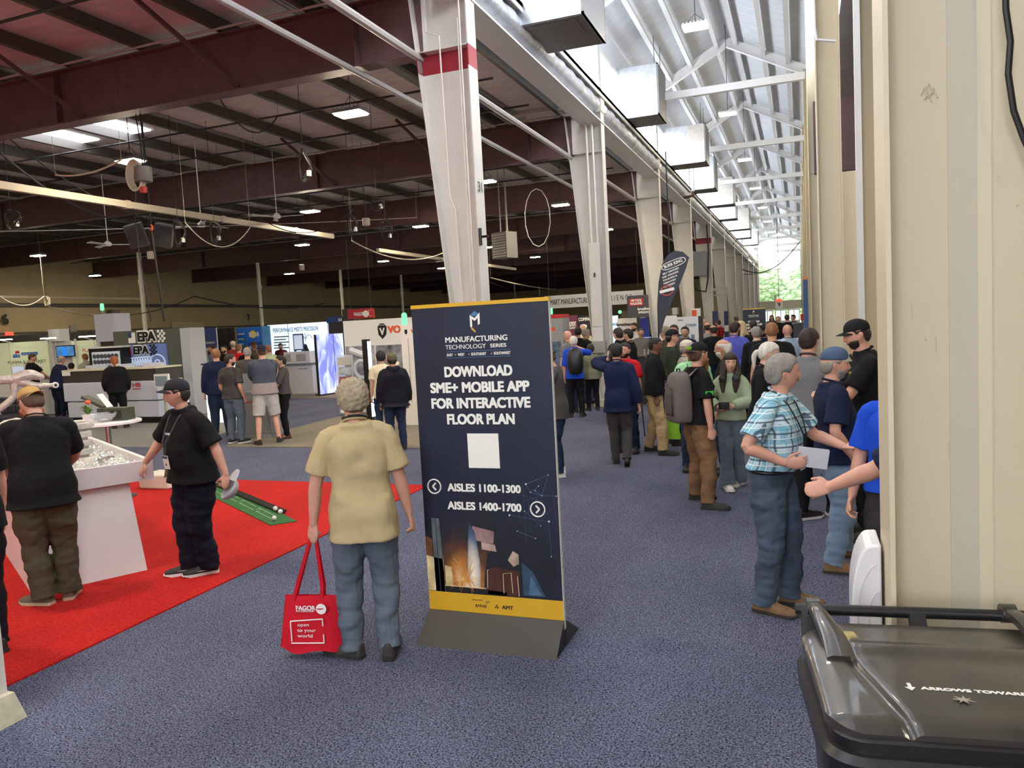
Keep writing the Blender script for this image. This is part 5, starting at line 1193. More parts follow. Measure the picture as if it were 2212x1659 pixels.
P_('person in a maroon work shirt standing behind the white counter', 606, 742, 25.5, 205, 'olive', top('polo', 'maroon'), 'blackpants', ('short', hm('dark')), beard=(hm('dark'), 0), head=(0, -14, 0))
P_('person in a pale green shirt behind the person in the navy cap', 580, 748, 19.5, 60, 'pink', top('polo', cloth('palegreen', (176, 186, 150))), 'darkjeans', ('short', hm('ginger')))
P_('person in a teal top with a lanyard in front of the blue poster stand', 428, 748, 18.0, -100, 'pink', top('tee', 'teal', loose=.04), 'blackpants', ('short', hm('brown')), w=1.15)
P_('person in red among the crowd right of the teal top', 440, 756, 20.5, 120, 'pink', top('tee', 'red'), 'darkjeans', ('short', hm('brown')))
P_('dark-haired person in a blue checked shirt beyond the teal top', 458, 747, 20.2, 160, 'tan', top('shirt', plaid('navy_plaid', (90, 110, 140), (60, 80, 120), (200, 205, 210), 14)), 'darkjeans', ('short', hm('black')))
P_('dark-haired person with a moustache facing the camera by the black drape', 484, 747, 19.2, 190, 'olive', top('tee', 'black'), 'blackpants', ('short', hm('black')), beard=(hm('black'), 0))
P_('person in a cream cap and brick red shirt reaching up by the black drape', 503, 738, 21.0, 60, 'pink', top('tee', cloth('brick', (140, 56, 50))), 'darkjeans', ('short', hm('grey')), cap=(cloth('cap_cream', (206, 196, 178)),))
P_('person in red vest with back turned below the blue banners', 515, 745, 19.6, 20, 'pink', top('jacket', 'red'), 'darkjeans', ('short', hm('ginger')))
P_('dark-haired head and black coat right of the red vest', 530, 748, 18.6, 10, 'olive', top('jacket', 'black'), 'blackpants', ('full', hm('black')))
P_('person in olive jacket and brown knit cap under the solar banner', 548, 739, 20.2, 30, 'brown', top('jacket', 'olive'), 'darkjeans', None, cap=(cloth('cap_brown', (70, 54, 46)), 'back'))
# --- by the long machine and the plasma booth
xy = mid((255, 925), (266, 926)); H_ = atY(238, 771, xy[1]).z
person('person with a red bun in a black sweater facing the long laser machine', xy, 46, H_, 'fair', w=1.0, top=top('long', 'black', loose=.045, hem=.86), bot=bot('black', loose=.02), hair=('tied', hm('red')), face_on=False, hands=[dict(at=(-.22, .15, .92)), dict(at=(.22, .15, .92))])
P_('person in a black polo at the plasma booth, side on', 66, 765, 16.6, -10, 'pink', top('polo', 'black'), 'blackpants', ('short', hm('brown')), head=(-30, -10, 0), hands=[None, dict(at=(.15, .35, 1.05), pole=(1, -.3, -.5))])
P_('person in a navy suit bending towards the plasma booth counter', 118, 769, 16.0, -5, 'pink', top('blazer', 'navy', loose=.04), bot(cloth('navy_trousers', (22, 28, 46)), loose=.03), ('fringe', hm('grey')), lean=14, w=1.1)
P_('person in a dark jacket leaning far over the booth table with raised hands', 148, 780, 16.8, 40, 'tan', top('jacket', 'green'), 'blackpants', ('short', hm('black')), lean=30, hands=[dict(at=(-.25, .5, 1.35)), None])
P_('person in a light grey hooded sweater beside the shop screen', 184, 765, 17.6, 80, 'pink', top('hoodie', cloth('greyhood', (176, 168, 156))), 'darkjeans', ('crop', hm('ginger')))
# --- crowd beyond the second column
P_('white-haired person in a bright blue shirt with a black backpack', 1238, 727, 15.8, 12, 'pink', top('shirt', 'royal', sleeve=1, name='shirt'), 'blackpants', ('short', hm('white')), hands=[None, dict(at=(.1, .2, 1.5), pole=(1, 0, -.6))])
(bx, _) = hY(1240, 727, 15.55); t = thing('backpack', 'black backpack on the back of the person in the bright blue shirt', 'backpack', (bx[0], 15.56, 1.0), 12)
b = MB(); rings(b, [(0, 0, -.05, .13, .05, .08), (0, 0, .1, .17, .06, .12), (0, 0, .35, .16, .06, .11), (0, 0, .48, .10, .05, .05)], sq=3); b.build('pack', M_black, t, smooth=True); MB().tube([(-.05, 0, .47), (0, 0, .52), (.05, 0, .47)], .01, 6).build('grab_handle', M_black, t)
P_('bald person in grey left of the white-haired person', 1227, 716, 16.4, 60, 'pink', top('shirt', 'grey'), 'darkjeans', None)
P_('person in a camouflage jacket with a black shoulder bag by the second column', 1276, 748, 16.9, 30, 'pink', top('jacket', cloth('camo', (124, 122, 98), na=.4)), bot('blackpants'), ('short', hm('dark')))
P_('person in a black suit looking down, left of the second column', 1264, 712, 18.3, -40, 'pink', top('blazer', 'black'), 'jeans', ('short', hm('grey')))
P_('black-haired person in black below the maroon banner', 1248, 708, 18.4, 10, 'olive', top('tee', 'black'), 'blackpants', ('short', hm('black')))
P_('bald person under the maroon banner near the second column', 1259, 703, 21.0, 170, 'pink', top('tee', 'cream'), 'darkjeans', None)
P_('person in a black hooded jacket with a blue backpack right of the second column', 1336, 709, 14.6, 50, 'pink', top('hoodie', 'black'), bot('blackpants'), ('short', hm('dark')))
P_('black-haired person in black and white beside the green chair back', 1358, 711, 15.3, 80, 'olive', top('jacket', 'black'), 'blackpants', ('short', hm('black')))
P_('tall suited person with dark beard in front of the white machine', 1371, 699, 23.2, 150, 'tan', top('blazer', 'palegrey'), 'blackpants', ('full', hm('black')), beard=(hm('black'), 0))
P_('smiling person in a grey suit beside the blue panel', 1384, 710, 21.6, -160, 'tan', top('blazer', 'suitgrey'), 'blackpants', ('short', hm('dark')))
P_('person with sandy shoulder hair left of the automation board', 1438, 706, 14.8, 60, 'pink', top('jacket', 'olive'), 'darkjeans', ('full', hm('sandy')))
P_('dark-haired person facing the camera between column and automation board', 1456, 702, 16.0, 175, 'pink', top('tee', 'charcoal'), 'darkjeans', ('short', hm('dark')))
P_('person in a navy shirt in front of the automation board', 1480, 706, 17.3, 172, 'olive', top('polo', 'navy'), 'blackpants', ('short', hm('black')))
P_('red and black checked shirt in the far crowd by a column', 1552, 691, 30.0, 50, 'pink', top('shirt', plaid('red_plaid', (150, 24, 36), (30, 16, 20), (200, 60, 60), 9)), 'darkjeans', ('short', hm('dark')), beard=(hm('dark'), 0))
P_('heavy person in a periwinkle blue polo in the middle of the aisle', 1586, 696, 14.6, -28, 'pink', top('polo', 'purple', loose=.035), bot('blackpants'), ('short', hm('dark')), beard=(hm('dark'), .02), w=1.22, belly=.08)
P_('bald person in a black shirt left of the periwinkle polo', 1541, 703, 18.5, 25, 'tan', top('tee', 'black'), 'darkjeans', ('fringe', hm('dark')), w=1.15)
P_('person in a brown sweater with grey hair near the automation board', 1528, 698, 20.5, 10, 'pink', top('long', 'taupe'), 'darkjeans', ('fringe', hm('dark')))
P_('bald person in blue beside the automation board edge', 1518, 689, 24.0, -10, 'pink', top('shirt', cloth('steelblue', (70, 92, 120))), 'darkjeans', None)
P_('blond person in black right of the periwinkle polo', 1602, 695, 17.5, 140, 'fair', top('long', 'black'), 'blackpants', ('long', hm('blond'), 1.35), w=.9)
P_('person in black with short hair in front of the distant navy sign', 1627, 692, 18.6, 20, 'pink', top('tee', 'black'), 'blackpants', ('crop', hm('dark')), w=1.15)
P_('grey-haired person with a white collar under black, back to camera', 1634, 706, 14.2, 15, 'pink', top('jacket', 'black', mc=mat('collar_white', (226, 222, 214), .6)), 'blackpants', ('crop', hm('grey')))
P_('smiling bearded person in a black cap facing the camera by the navy sign', 1647, 705, 17.2, 175, 'tan', top('tee', 'navy'), 'darkjeans', ('short', hm('black')), cap=(cloth('cap_blk', (30, 30, 32)),), beard=(hm('black'), 0))
P_('tall person with cropped ginger hair and a black tee, back to camera', 1667, 697, 11.6, 8, 'pink', top('tee', 'black', loose=.03), bot('darkjeans'), ('crop', hm('ginger')), w=1.22, face_on=False)
P_('bald person in a pale blue shirt and dark lanyard, back to camera', 1701, 702, 15.2, 12, 'pink', top('shirt', 'lightblue', loose=.035), bot('blackpants'), None, w=1.22)
P_('long-haired person near the glass doors', 1667, 681, 40.0, 170, 'pink', top('tee', 'charcoal'), 'darkjeans', ('long', hm('brown'), 1.35))
P_('sandy-haired person in black near the glass doors', 1681, 684, 34.0, 160, 'pink', top('jacket', 'black'), 'blackpants', ('full', hm('sandy')))
P_('person in a black cap and jacket with white lettering near the glass doors', 1700, 680, 30.0, 10, 'pink', top('jacket', 'black'), 'blackpants', ('short', hm('dark')))
P_('person in a white shirt and black jacket walking by the right of the glass doors', 1714, 680, 33.0, 130, 'olive', top('blazer', 'black'), 'blackpants', ('short', hm('black')))
P_('dark-haired person among the crowd beside the third tapered column', 1590, 683, 33.0, 20, 'pink', top('tee', 'black'), 'darkjeans', ('short', hm('brown')))
# ---------------------------------------------------------------- signs and booths
def prect(x0, y0, x1, y1, Y):
    xm, ym = (x0+x1)/2, (y0+y1)/2
    return atY(x0, ym, Y).x, atY(x1, ym, Y).x, atY(xm, y1, Y).z, atY(xm, y0, Y).z
def board(name, label, cat, px, Y, m, th=.05, floor_=False, group=None, part='panel', bev=.0):
    x0, x1, z0, z1 = prect(*px, Y); z0 = .01 if floor_ else z0
    t = thing(name, label, cat, ((x0+x1)/2, Y, z0), 0, group); w = x1-x0; h = z1-z0
    MB().box(-w/2, w/2, 0, th, 0, h).build(part, m, t, bev=bev); t['_w'] = 0
    return t, w, h
def fm(n, rgb, **k): return mat(n, rgb, k.pop('r', .5), **k)
M_ivory = fm('print_ivory', (240, 238, 228)); M_navy = fm('sign_navy', (17, 25, 50), noise_s=1.6, noise_a=.35); M_gold = fm('sign_gold', (216, 168, 34)); M_sky = fm('print_sky', (70, 120, 170)); M_orange = fm('print_orange', (226, 82, 40)); M_redp = fm('print_red', (200, 40, 48))
# -- the tall wayfinding sign
Ys = 4.52
TL, TR, BL, BR = atY(888, 660, Ys), atY(1180, 643, Ys), atY(929, 1318, Ys), atY(1222, 1343, Ys)
sx0, sx1 = (TL.x+BL.x)/2, (TR.x+BR.x)/2; sz0, sz1 = (BL.z+BR.z)/2, (TL.z+TR.z)/2; SW, SHh = sx1-sx0, sz1-sz0; scx = (sx0+sx1)/2
def sign_face(t, U, V, y, big=True):
    """writing of the wayfinding sign; U,V turn fractions of the face into metres"""
    def tx(s_, u, v, sz, w, m=M_ivory, b=.035, nm='lettering'): return text(s_, m, t, (U(u), y, V(v)), sz*V(1)-sz*V(0), w*(U(1)-U(0)), bold=b, name=nm)
    tx('MANUFACTURING', .475, .885, .0165, .455, b=.03)
    tx('TECHNOLOGY', .395, .862, .014, .30, b=.0); tx('SERIES', .635, .862, .011, .115, b=.03)
    tx('DOWNLOAD', .475, .783, .031, .50, b=.07); tx('SME+ MOBILE APP', .475, .733, .031, .73, b=.07); tx('FOR INTERACTIVE', .475, .683, .031, .73, b=.07); tx('FLOOR PLAN', .475, .632, .031, .50, b=.07)
    def pl(pts, a=.002): return MB().prism([(U(p), V(q)) for p, q in pts], y-a, y)
    pl([(.445, .921), (.455, .925), (.455, .948), (.475, .941), (.497, .951), (.497, .928), (.512, .932), (.512, .966), (.475, .950), (.440, .960), (.440, .925)]).build('logo_letter', M_ivory, t)
    pl([(.475, .972), (.505, .963), (.475, .9555), (.445, .960)]).build('logo_top', M_sky, t)
    pl([(.445, .917), (.475, .904), (.478, .910), (.450, .923)]).build('logo_foot', M_gold, t)
    if not big: return
    for s_, u, w in (('EAST', .275, .045), ('WEST', .36, .05), ('SOUTHEAST', .49, .11), ('SOUTHWEST', .66, .12)): tx(s_, u, .838, .0085, w, b=.04)
    for v in (.848, .828): MB().box(U(.25), U(.72), y-.001, y, V(v), V(v+.0012)).build('rule_line', M_sky, t)
    for u in (.315, .415, .58): MB().box(U(u), U(u+.006), y-.001, y, V(.837), V(.840)).build('dot', M_ivory, t)
    MB().box(U(.37), U(.60), y-.001, y, V(.478), V(.588)).build('blank_card', M_ivory, t)
    tx('AISLES 1100-1300', .47, .412, .024, .545, b=.06); tx('AISLES 1400-1700', .465, .353, .024, .55, b=.06)
    for u, v, d in ((.095, .415, -1), (.855, .352, 1)):
        r = .050*(U(1)-U(0)); cx_, cz_ = U(u), V(v)
        MB().tube([(cx_+r*math.cos(a), y-.001, cz_+r*math.sin(a)) for a in [2*math.pi*j/30 for j in range(31)]], .0048, 5, cap=False).build('arrow_ring', M_ivory, t)
        MB().bar((cx_-d*.012, y-.001, cz_+.024), (cx_+d*.012, y-.001, cz_), .011, .003, up=(0, 1, 0)).bar((cx_-d*.012, y-.001, cz_-.024), (cx_+d*.012, y-.001, cz_), .011, .003, up=(0, 1, 0)).build('arrow_head', M_ivory, t)
t = thing('wayfinding_sign', 'tall navy sign with yellow foot reading download SME+ mobile app, nearest in the aisle', 'sign', (scx, Ys, 0))
MB().box(-SW/2, SW/2, 0, .03, sz0-.05, sz1).build('panel', M_navy, t)
MB().box(SW/2, SW/2+.003, -.001, .031, sz0-.05, sz1-.02).build('edge', fm('foam_edge', (214, 212, 206)), t)
o = MB().box(-SW/2-.002, SW/2+.004, -.004, .034, sz1-.022, sz1+.002).build('top_edge', M_gold, t); o['label'] = 'yellow top edge'
MB().box(-SW/2, SW/2, -.002, 0, sz0, sz0+.066*SHh).build('yellow_band', M_gold, t)
U = lambda u: -SW/2+u*SW; V = lambda v: sz0+v*SHh
sign_face(t, U, V, -.001)
M_ink2 = fm('print_dark', (60, 50, 30))
for s_, u, v, sz, w in (('sme', .40, .030, .013, .085), ('AMT', .60, .030, .012, .085), ('powered by', .375, .048, .005, .08)): text(s_, M_ink2, t, (U(u), -.003, V(v)), sz*SHh, w*SW, bold=.01 if s_ == 'sme' else .05 if s_ == 'AMT' else 0)
b = MB()
for dx, dz in ((-.008, -.004), (.008, -.004), (0, .008)): b.prism([(U(.52)+dx+.006*math.cos(a), V(.030)+dz+.006*math.sin(a)) for a in [math.pi*j/5 for j in range(10)]], -.004, -.002)
b.build('logo_mark', M_ink2, t)
b = MB().tube([(U(.455)+.012*math.cos(a), -.003, V(.042)+.007*math.sin(a)) for a in [math.pi*2*j/14 for j in range(11)]], .0022, 5); b.build('logo_loop', M_ink2, t)
# printed welding picture: flat shapes on the face
def flat2(name, pts, m, a=.0025): MB().prism([(U(p), V(q)) for p, q in pts], -a, -.0005).build(name, m, t)
def gm(n, rgb): return fm(n, rgb, r=.6, noise_s=9, noise_a=.45)
def radial(name, u, v, ru, rv, cols, dist=.0, ns=6):
    m = bpy.data.materials.new(name); m.use_nodes = True; N = m.node_tree.nodes; L = m.node_tree.links; p = N['Principled BSDF']; p.inputs['Roughness'].default_value = .6
    tc = N.new('ShaderNodeTexCoord'); mp_ = N.new('ShaderNodeMapping'); mp_.vector_type = 'POINT'
    sx_, sz_ = 1/(ru*SW), 1/(rv*SHh); mp_.inputs['Scale'].default_value = (sx_, 0, sz_); mp_.inputs['Location'].default_value = (-U(u)*sx_, 0, -V(v)*sz_)
    L.new(tc.outputs['Object'], mp_.inputs[0]); g = N.new('ShaderNodeTexGradient'); g.gradient_type = 'SPHERICAL'; L.new(mp_.outputs[0], g.inputs[0])
    nz = N.new('ShaderNodeTexNoise'); nz.inputs['Scale'].default_value = ns; nz.inputs['Detail'].default_value = 6; nz.inputs['Distortion'].default_value = 1; L.new(tc.outputs['Object'], nz.inputs[0])
    a_ = N.new('ShaderNodeMath'); a_.operation = 'MULTIPLY_ADD'; a_.inputs[1].default_value = dist; L.new(nz.outputs[0], a_.inputs[0]); s2 = N.new('ShaderNodeMath'); s2.operation = 'SUBTRACT'; s2.inputs[1].default_value = dist*.5; L.new(g.outputs['Fac'], s2.inputs[0]); L.new(s2.outputs[0], a_.inputs[2])
    r_ = N.new('ShaderNodeValToRGB'); e_ = r_.color_ramp.elements; e_[0].position, e_[0].color = cols[0][0], lin(cols[0][1]); e_[1].position, e_[1].color = cols[-1][0], lin(cols[-1][1])
    for q_, c_ in cols[1:-1]: z_ = e_.new(q_); z_.color = lin(c_)
    L.new(a_.outputs[0], r_.inputs[0]); L.new(r_.outputs[0], p.inputs['Base Color']); return m
NV = (17, 24, 46)
flat2('printed_scene', [(.0, .068), (1, .068), (1, .30), (.8, .34), (.2, .34), (0, .30)], radial('pr_scene', .30, .11, .42, .20, [(0, NV), (.25, (34, 28, 36)), (.55, (92, 54, 30)), (.8, (190, 126, 60)), (1, (244, 222, 170))], .5), .0010)
flat2('printed_flame', [(.315, .088), (.405, .088), (.415, .16), (.40, .22), (.385, .27), (.345, .30), (.33, .24), (.32, .17)], radial('pr_flame2', .36, .13, .09, .17, [(0, (34, 46, 70)), (.3, (86, 106, 134)), (.6, (206, 196, 180)), (1, (252, 240, 216))], .25, 14), .0028)
flat2('printed_helmet', [(.40, .23), (.52, .22), (.56, .27), (.54, .325), (.46, .34), (.39, .31)], gm('pr_helmet', (22, 24, 34)), .0018)
flat2('printed_wall', [(.0, .068), (.13, .068), (.13, .175), (0, .185)], gm('pr_cream', (212, 190, 140)))
flat2('printed_wall', [(.0, .185), (.05, .185), (.05, .24), (0, .25)], gm('pr_brown', (110, 66, 34)))
flat2('printed_wall', [(.14, .085), (.20, .085), (.19, .150), (.14, .155)], gm('pr_cream', (212, 190, 140)))
flat2('printed_post', [(.060, .068), (.135, .068), (.115, .31), (.055, .31)], gm('pr_post', (84, 92, 94)))
flat2('printed_post', [(.094, .068), (.101, .068), (.088, .31), (.082, .31)], gm('pr_post2', (40, 44, 50)), .003)
flat2('printed_bench', [(.135, .068), (.60, .068), (.60, .080), (.135, .090)], gm('pr_black', (14, 14, 18)), .003)
flat2('printed_figure', [(.43, .07), (.97, .07), (.97, .20), (.88, .27), (.72, .30), (.60, .29), (.56, .24), (.47, .20), (.44, .12)], gm('pr_figure', (16, 20, 34)), .0015)
flat2('printed_mask', [(.36, .245), (.52, .235), (.53, .275), (.37, .29)], gm('pr_mask', (150, 118, 118)))
flat2('printed_mask', [(.43, .215), (.54, .21), (.53, .232), (.43, .240)], gm('pr_mask2', (176, 146, 138)))
flat2('printed_glove', [(.62, .185), (.66, .215), (.70, .205), (.70, .175), (.66, .165)], gm('pr_glove', (170, 150, 130)))
flat2('printed_coat', [(.72, .075), (.88, .075), (.80, .15), (.72, .18)], gm('pr_coat', (44, 70, 96)), .003)
flat2('printed_coat', [(.76, .078), (.86, .078), (.78, .14)], gm('pr_coat2', (70, 100, 126)), .0035)
flat2('printed_box', [(.46, .07), (.70, .07), (.70, .15), (.50, .16), (.46, .14)], gm('pr_rust', (70, 34, 22)), .003)
b = MB()
for pts in ([(.58, .075), (.58, .14), (.64, .145), (.645, .08)], [(.69, .07), (.685, .135)], [(.46, .09), (.465, .15), (.475, .15)], [(.135, .088), (.45, .088)]):
    b.tube([(U(p), -.004, V(q)) for p, q in pts], .0022, 5)
b.build('printed_edges', fm('pr_edge', (236, 210, 170)), t)
rr = random.Random(5); b = MB()
for k in range(60):
    a = rr.uniform(.3, 2.9); L_ = rr.uniform(.05, .17); pts = []
    for j in range(7):
        q = j/6; pts.append((U(.31+math.cos(a)*L_*q*1.2*(1 if math.cos(a) < 0 else .5)), -.0045, V(.10+math.sin(a)*L_*q*.9-.05*q*q)))
    b.tube(pts, .0009, 4)
b.build('printed_sparks', fm('pr_spark', (226, 160, 76)), t)
b = MB(); nodes = [(.78, .43), (.87, .425), (.81, .405), (.845, .41), (.89, .395), (.99, .395), (.65, .33), (.76, .345), (.87, .30), (.93, .315), (.935, .205), (.70, .28), (.83, .26), (.94, .46)]
for i, j in ((1, 2), (2, 4), (3, 4), (4, 5), (7, 8), (6, 9), (9, 10), (8, 7), (11, 12), (4, 13), (0, 2), (0, 13)):
    b.tube([(U(nodes[i][0]), -.003, V(nodes[i][1])), (U(nodes[j][0]), -.003, V(nodes[j][1]))], .0006, 4)
for k in range(8): b.tube([(U(rr.uniform(.62, .97)), -.003, V(rr.uniform(.2, .45))), (U(rr.uniform(.62, .99)), -.003, V(rr.uniform(.2, .45)))], .0003, 4)
b.build('printed_network', fm('pr_net', (90, 130, 170)), t)
b = MB()
for i, (p, q) in enumerate(nodes): r = .006 if i in (0, 6, 9) else .0035; b.prism([(U(p)+r*math.cos(a), V(q)+r*math.sin(a)) for a in [math.pi*j/5 for j in range(10)]], -.0035, -.001)
b.build('printed_dots', fm('pr_dot', (190, 220, 236)), t)
f0 = fl(897, 1395); f1 = fl(1203, 1425); bk = fl(1250, 1357)
yb0, yb1 = (f0[1]+f1[1])/2-Ys, bk[1]-Ys
wx0, wx1 = f0[0]-scx, f1[0]-scx
M_board = fm('board_black', (58, 55, 50), r=.5)
MB().hexa([(wx0, yb0, 0), (wx1, yb0, 0), (wx1, yb0+.006, 0), (wx0, yb0+.006, 0)], [(-SW/2-.0, -.012, sz0+.01), (SW/2+.003, -.012, sz0+.01), (SW/2+.003, -.004, sz0+.01), (-SW/2, -.004, sz0+.01)]).build('base_board', M_board, t)
MB().hexa([(wx0, .03, 0), (wx1, .03, 0), (wx1, yb1, 0), (wx0, yb1, 0)], [(-SW/2, .03, sz0), (SW/2, .03, sz0), (SW/2, .036, sz0), (-SW/2, .036, sz0)]).build('base_board', M_board, t)
MB().add([(wx1-.004, yb0+.01, .001), (wx1-.004, yb1, .001), (SW/2, .03, sz0), (SW/2, -.004, sz0), (wx1-.008, yb0+.01, .001), (wx1-.008, yb1, .001), (SW/2-.004, .03, sz0), (SW/2-.004, -.004, sz0)], [(0, 1, 2, 3), (7, 6, 5, 4), (0, 4, 5, 1), (1, 5, 6, 2), (2, 6, 7, 3), (3, 7, 4, 0)]).build('base_gusset', M_black, t)
# -- distant twin of it
t, w, h = board('wayfinding_sign', 'smaller looking navy sign far down the aisle, left of the glass doors', 'sign', (1606, 666, 1655, 780), 24, fm('sign_navy2', (26, 34, 56)), floor_=True)
U = lambda u, w=w: -w/2+u*w; V = lambda v, h=h: v*h
sign_face(t, U, lambda v, h=h: h*(.15+.85*v), -.004, False)
MB().box(-w/2, w/2, -.003, .053, h-.03, h).build('top_edge', M_gold, t)
# -- number 9 over the doors
t, w, h = board('door_sign', 'white square sign with a black 9 over the glass doors', 'sign', (1675, 651, 1691, 666), 60, M_white)
text('9', M_black, t, (0, -.02, h/2), h*.55, h*.34, bold=.05)
MB().tube([(0, .02, h), (0, .02, 10.68-t.location.z)], .02, 5).build('hanger', M_darkmetal, t)
o = MB().sphere((0, 0, 0), (.25, .1, .12), 10, 6).build('exit_light', fm('exit_red', (230, 90, 70), emit=.6), loc=atY(1682, 649, 60)); tag(o, 'small red light above the number 9 sign', 'light')
# -- white trough table with castings
tl = Vector((-6.17, 4.44, 0)); Wd = 1.10; Dp = 2.85; ang = math.radians(60)
ax = Vector((math.cos(ang), math.sin(ang), 0)); ay = Vector((-ax.y, ax.x, 0))
t = thing('display_trough', 'big white trough table filled with glass chips and metal castings on red carpet', 'display table', (tl.x, tl.y, .012), math.degrees(ang))
M_tr = fm('laminate_white', (232, 226, 226), r=.35)
b = MB().box(0, Wd, 0, .04, .80, .98).box(0, Wd, Dp-.04, Dp, .80, .98).box(0, .04, .04, Dp-.04, .80, .98).box(Wd-.04, Wd, .04, Dp-.04, .80, .98).box(.04, Wd-.04, .04, Dp-.04, .80, .84)
b.build('tray', M_tr, t)
MB().hexa([(.05, -.11, 0), (.945, -.11, 0), (.945, Dp+.1, 0), (.05, Dp+.1, 0)], [(.05, .08, .80), (.90, .08, .80), (.90, Dp-.1, .80), (.05, Dp-.1, .80)]).build('base', M_tr, t)
M_chips = fm('glass_chips', (206, 204, 196), r=.15, noise_s=60, noise_a=.5)
b = MB(); n = 46; vs = []; fs = []; rr = random.Random(1)
for j in range(n+1):
    for i in range(n+1): vs.append((.04+(Wd-.08)*i/n, .04+(Dp-.08)*j/n, .915+.03*noise.noise(Vector((i*.3, j*.3, 0)))+rr.uniform(0, .022)))
for j in range(n):
    for i in range(n): a = j*(n+1)+i; fs.append((a, a+1, a+n+2, a+n+1))
o = b.add(vs, fs).build('chip_bed', M_chips, t); o['kind'] = 'stuff'
b = MB()
for k in range(4200):
    x, y = rr.uniform(.06, Wd-.06), rr.uniform(.06, Dp-.06); s_ = rr.uniform(.005, .013); z = .93+.03*noise.noise(Vector((x*4, y*4, 0)))
    a = rr.uniform(0, 6); b.add([(x+s_*math.cos(a), y+s_*math.sin(a), z), (x+s_*math.cos(a+2.1), y+s_*math.sin(a+2.1), z+rr.uniform(-.01, .01)), (x+s_*math.cos(a+4.2), y+s_*math.sin(a+4.2), z), (x, y, z+s_*rr.uniform(.6, 1.2))], [(0, 2, 1), (0, 1, 3), (1, 2, 3), (2, 0, 3)])
o = b.build('glass_chips', fm('chip_clear', (226, 226, 222), r=.08, metal=.5), t); o['kind'] = 'stuff'
M_alu = fm('cast_aluminium', (196, 188, 178), r=.5, metal=.35, noise_s=14, noise_a=.2, bump=.003, bump_s=60)
def onT(u, v, z=.92): p = tl+ax*u+ay*v; return Vector((p.x, p.y, z+.012))
def casting(name, lab, loc, parts, rz=0, m=M_alu):
    t = thing(name, lab, 'metal casting', loc, rz)
    b = MB()
    for pts, rad in parts: limb(b, [Vector(p) for p in pts], rad, 10)
    fuse(b, 'casting', m, t, .008, 1, fold=.003, fs=25, fz=25); return t
# long subframe arm above the table on the left
deg = math.degrees(ang); q_ = fl(118, 832, 1.40); p = Vector((q_[0]-.62*.5+.25, q_[1]-.62*.866, 1.40-.34))
t = casting('subframe_casting', 'large pale aluminium arm casting rising above the left of the trough', (p.x-.25, p.y, p.z), [([(-1.2, 0, .48), (-.5, 0, .50), (0, 0, .50)], [.07, .075, .08]), ([(0, 0, .50), (.25, 0, .56), (.42, 0, .50)], [.09, .10, .06]), ([(0, 0, .50), (.3, 0, .36), (.62, 0, .34)], [.08, .07, .035]), ([(0, 0, .48), (-.02, 0, .2), (-.25, 0, 0)], [.07, .06, .06]), ([(-.9, 0, .48), (-.8, 0, .2), (-.7, 0, 0)], [.06, .05, .05])], deg)
MB().lathe([(.045, -.04), (.055, -.03), (.055, .03), (.045, .04)], c=(.63, 0, .34), n=16, ax='y').build('bushing', M_white, t, smooth='auto')
MB().lathe([(.024, -.045), (.024, .045)], c=(.63, 0, .34), n=12, ax='y').build('bore', M_black, t)
p = onT(.62, 2.2, .95)
t = casting('suspension_casting', 'slender casting arm with a round eye poking out past the tan cap', p, [([(-.5, 0, .0), (-.1, 0, .12), (.35, 0, .22)], [.05, .04, .035])], deg)
MB().lathe([(.03, -.03), (.04, -.02), (.04, .02), (.03, .03)], c=(.40, 0, .23), n=14, ax='y').build('eye', M_alu, t, smooth='auto')
p = onT(-.02, .95, .88); casting('gearbox_casting', 'pile of ribbed aluminium castings at the left end of the trough', p, [([(0, 0, .1), (.25, .1, .12)], [.12, .10]), ([(.1, .1, .2), (.1, .3, .35)], [.08, .1]), ([(-.1, .2, .1), (.3, .3, .1)], [.06, .06])], deg)
p = onT(.05, 1.8, .95); casting('bracket_casting', 'cast bracket with arms standing on the glass chips behind the bearded person', p, [([(0, 0, 0), (.05, 0, .3), (.3, 0, .34), (.35, 0, .05)], [.05, .05, .05, .05]), ([(-.1, .1, .3), (.5, .1, .32)], [.05, .06])], deg)
p = onT(Wd-.40, 1.05, .90)
t = thing('stator_stack', 'upright stack of silver square castings in the middle of the trough', 'metal casting', p, deg+10)
for k in range(5):
    b = MB().box(-.09, .09, -.09, .09, k*.085, k*.085+.06).box(-.06, .06, -.06, .06, k*.085+.06, k*.085+.085); b.build('layer', M_alu, t, bev=.006)
for k, (u, v, rz, l) in enumerate(((Wd-.36, .95, 20, .2), (Wd-.25, .75, 50, .26), (Wd-.45, .80, -20, .2), (Wd-.30, 1.2, 70, .22))):
    p = onT(u, v, .885); casting('machined_part', ['short silver casting lying near the black strips', 'curved brown-grey casting lying towards the trough corner', 'ribbed silver casting by the foot of the square stack', 'small silver casting behind the square stack'][k], p, [([(-l/2, 0, 0), (0, .03, .03), (l/2, 0, .05)], [.03, .035, .03]), ([(0, 0, .02), (.02, .06, .04)], [.025, .03])], deg+rz, M_alu if k != 1 else fm('bronze', (120, 108, 98), r=.4, metal=.6))
p = onT(Wd-.50, .30, .885); t = thing('black_extrusion', 'long black moulded strip lying along the front rim of the trough', 'moulded part', p, deg+8)
MB().hexa([(-.35, -.05, 0), (.38, -.02, 0), (.38, .03, 0), (-.35, .16, 0)], [(-.33, -.03, .05), (.36, -.01, .02), (.36, .01, .02), (-.33, .12, .06)]).build('moulding', M_black, t, bev=.008)
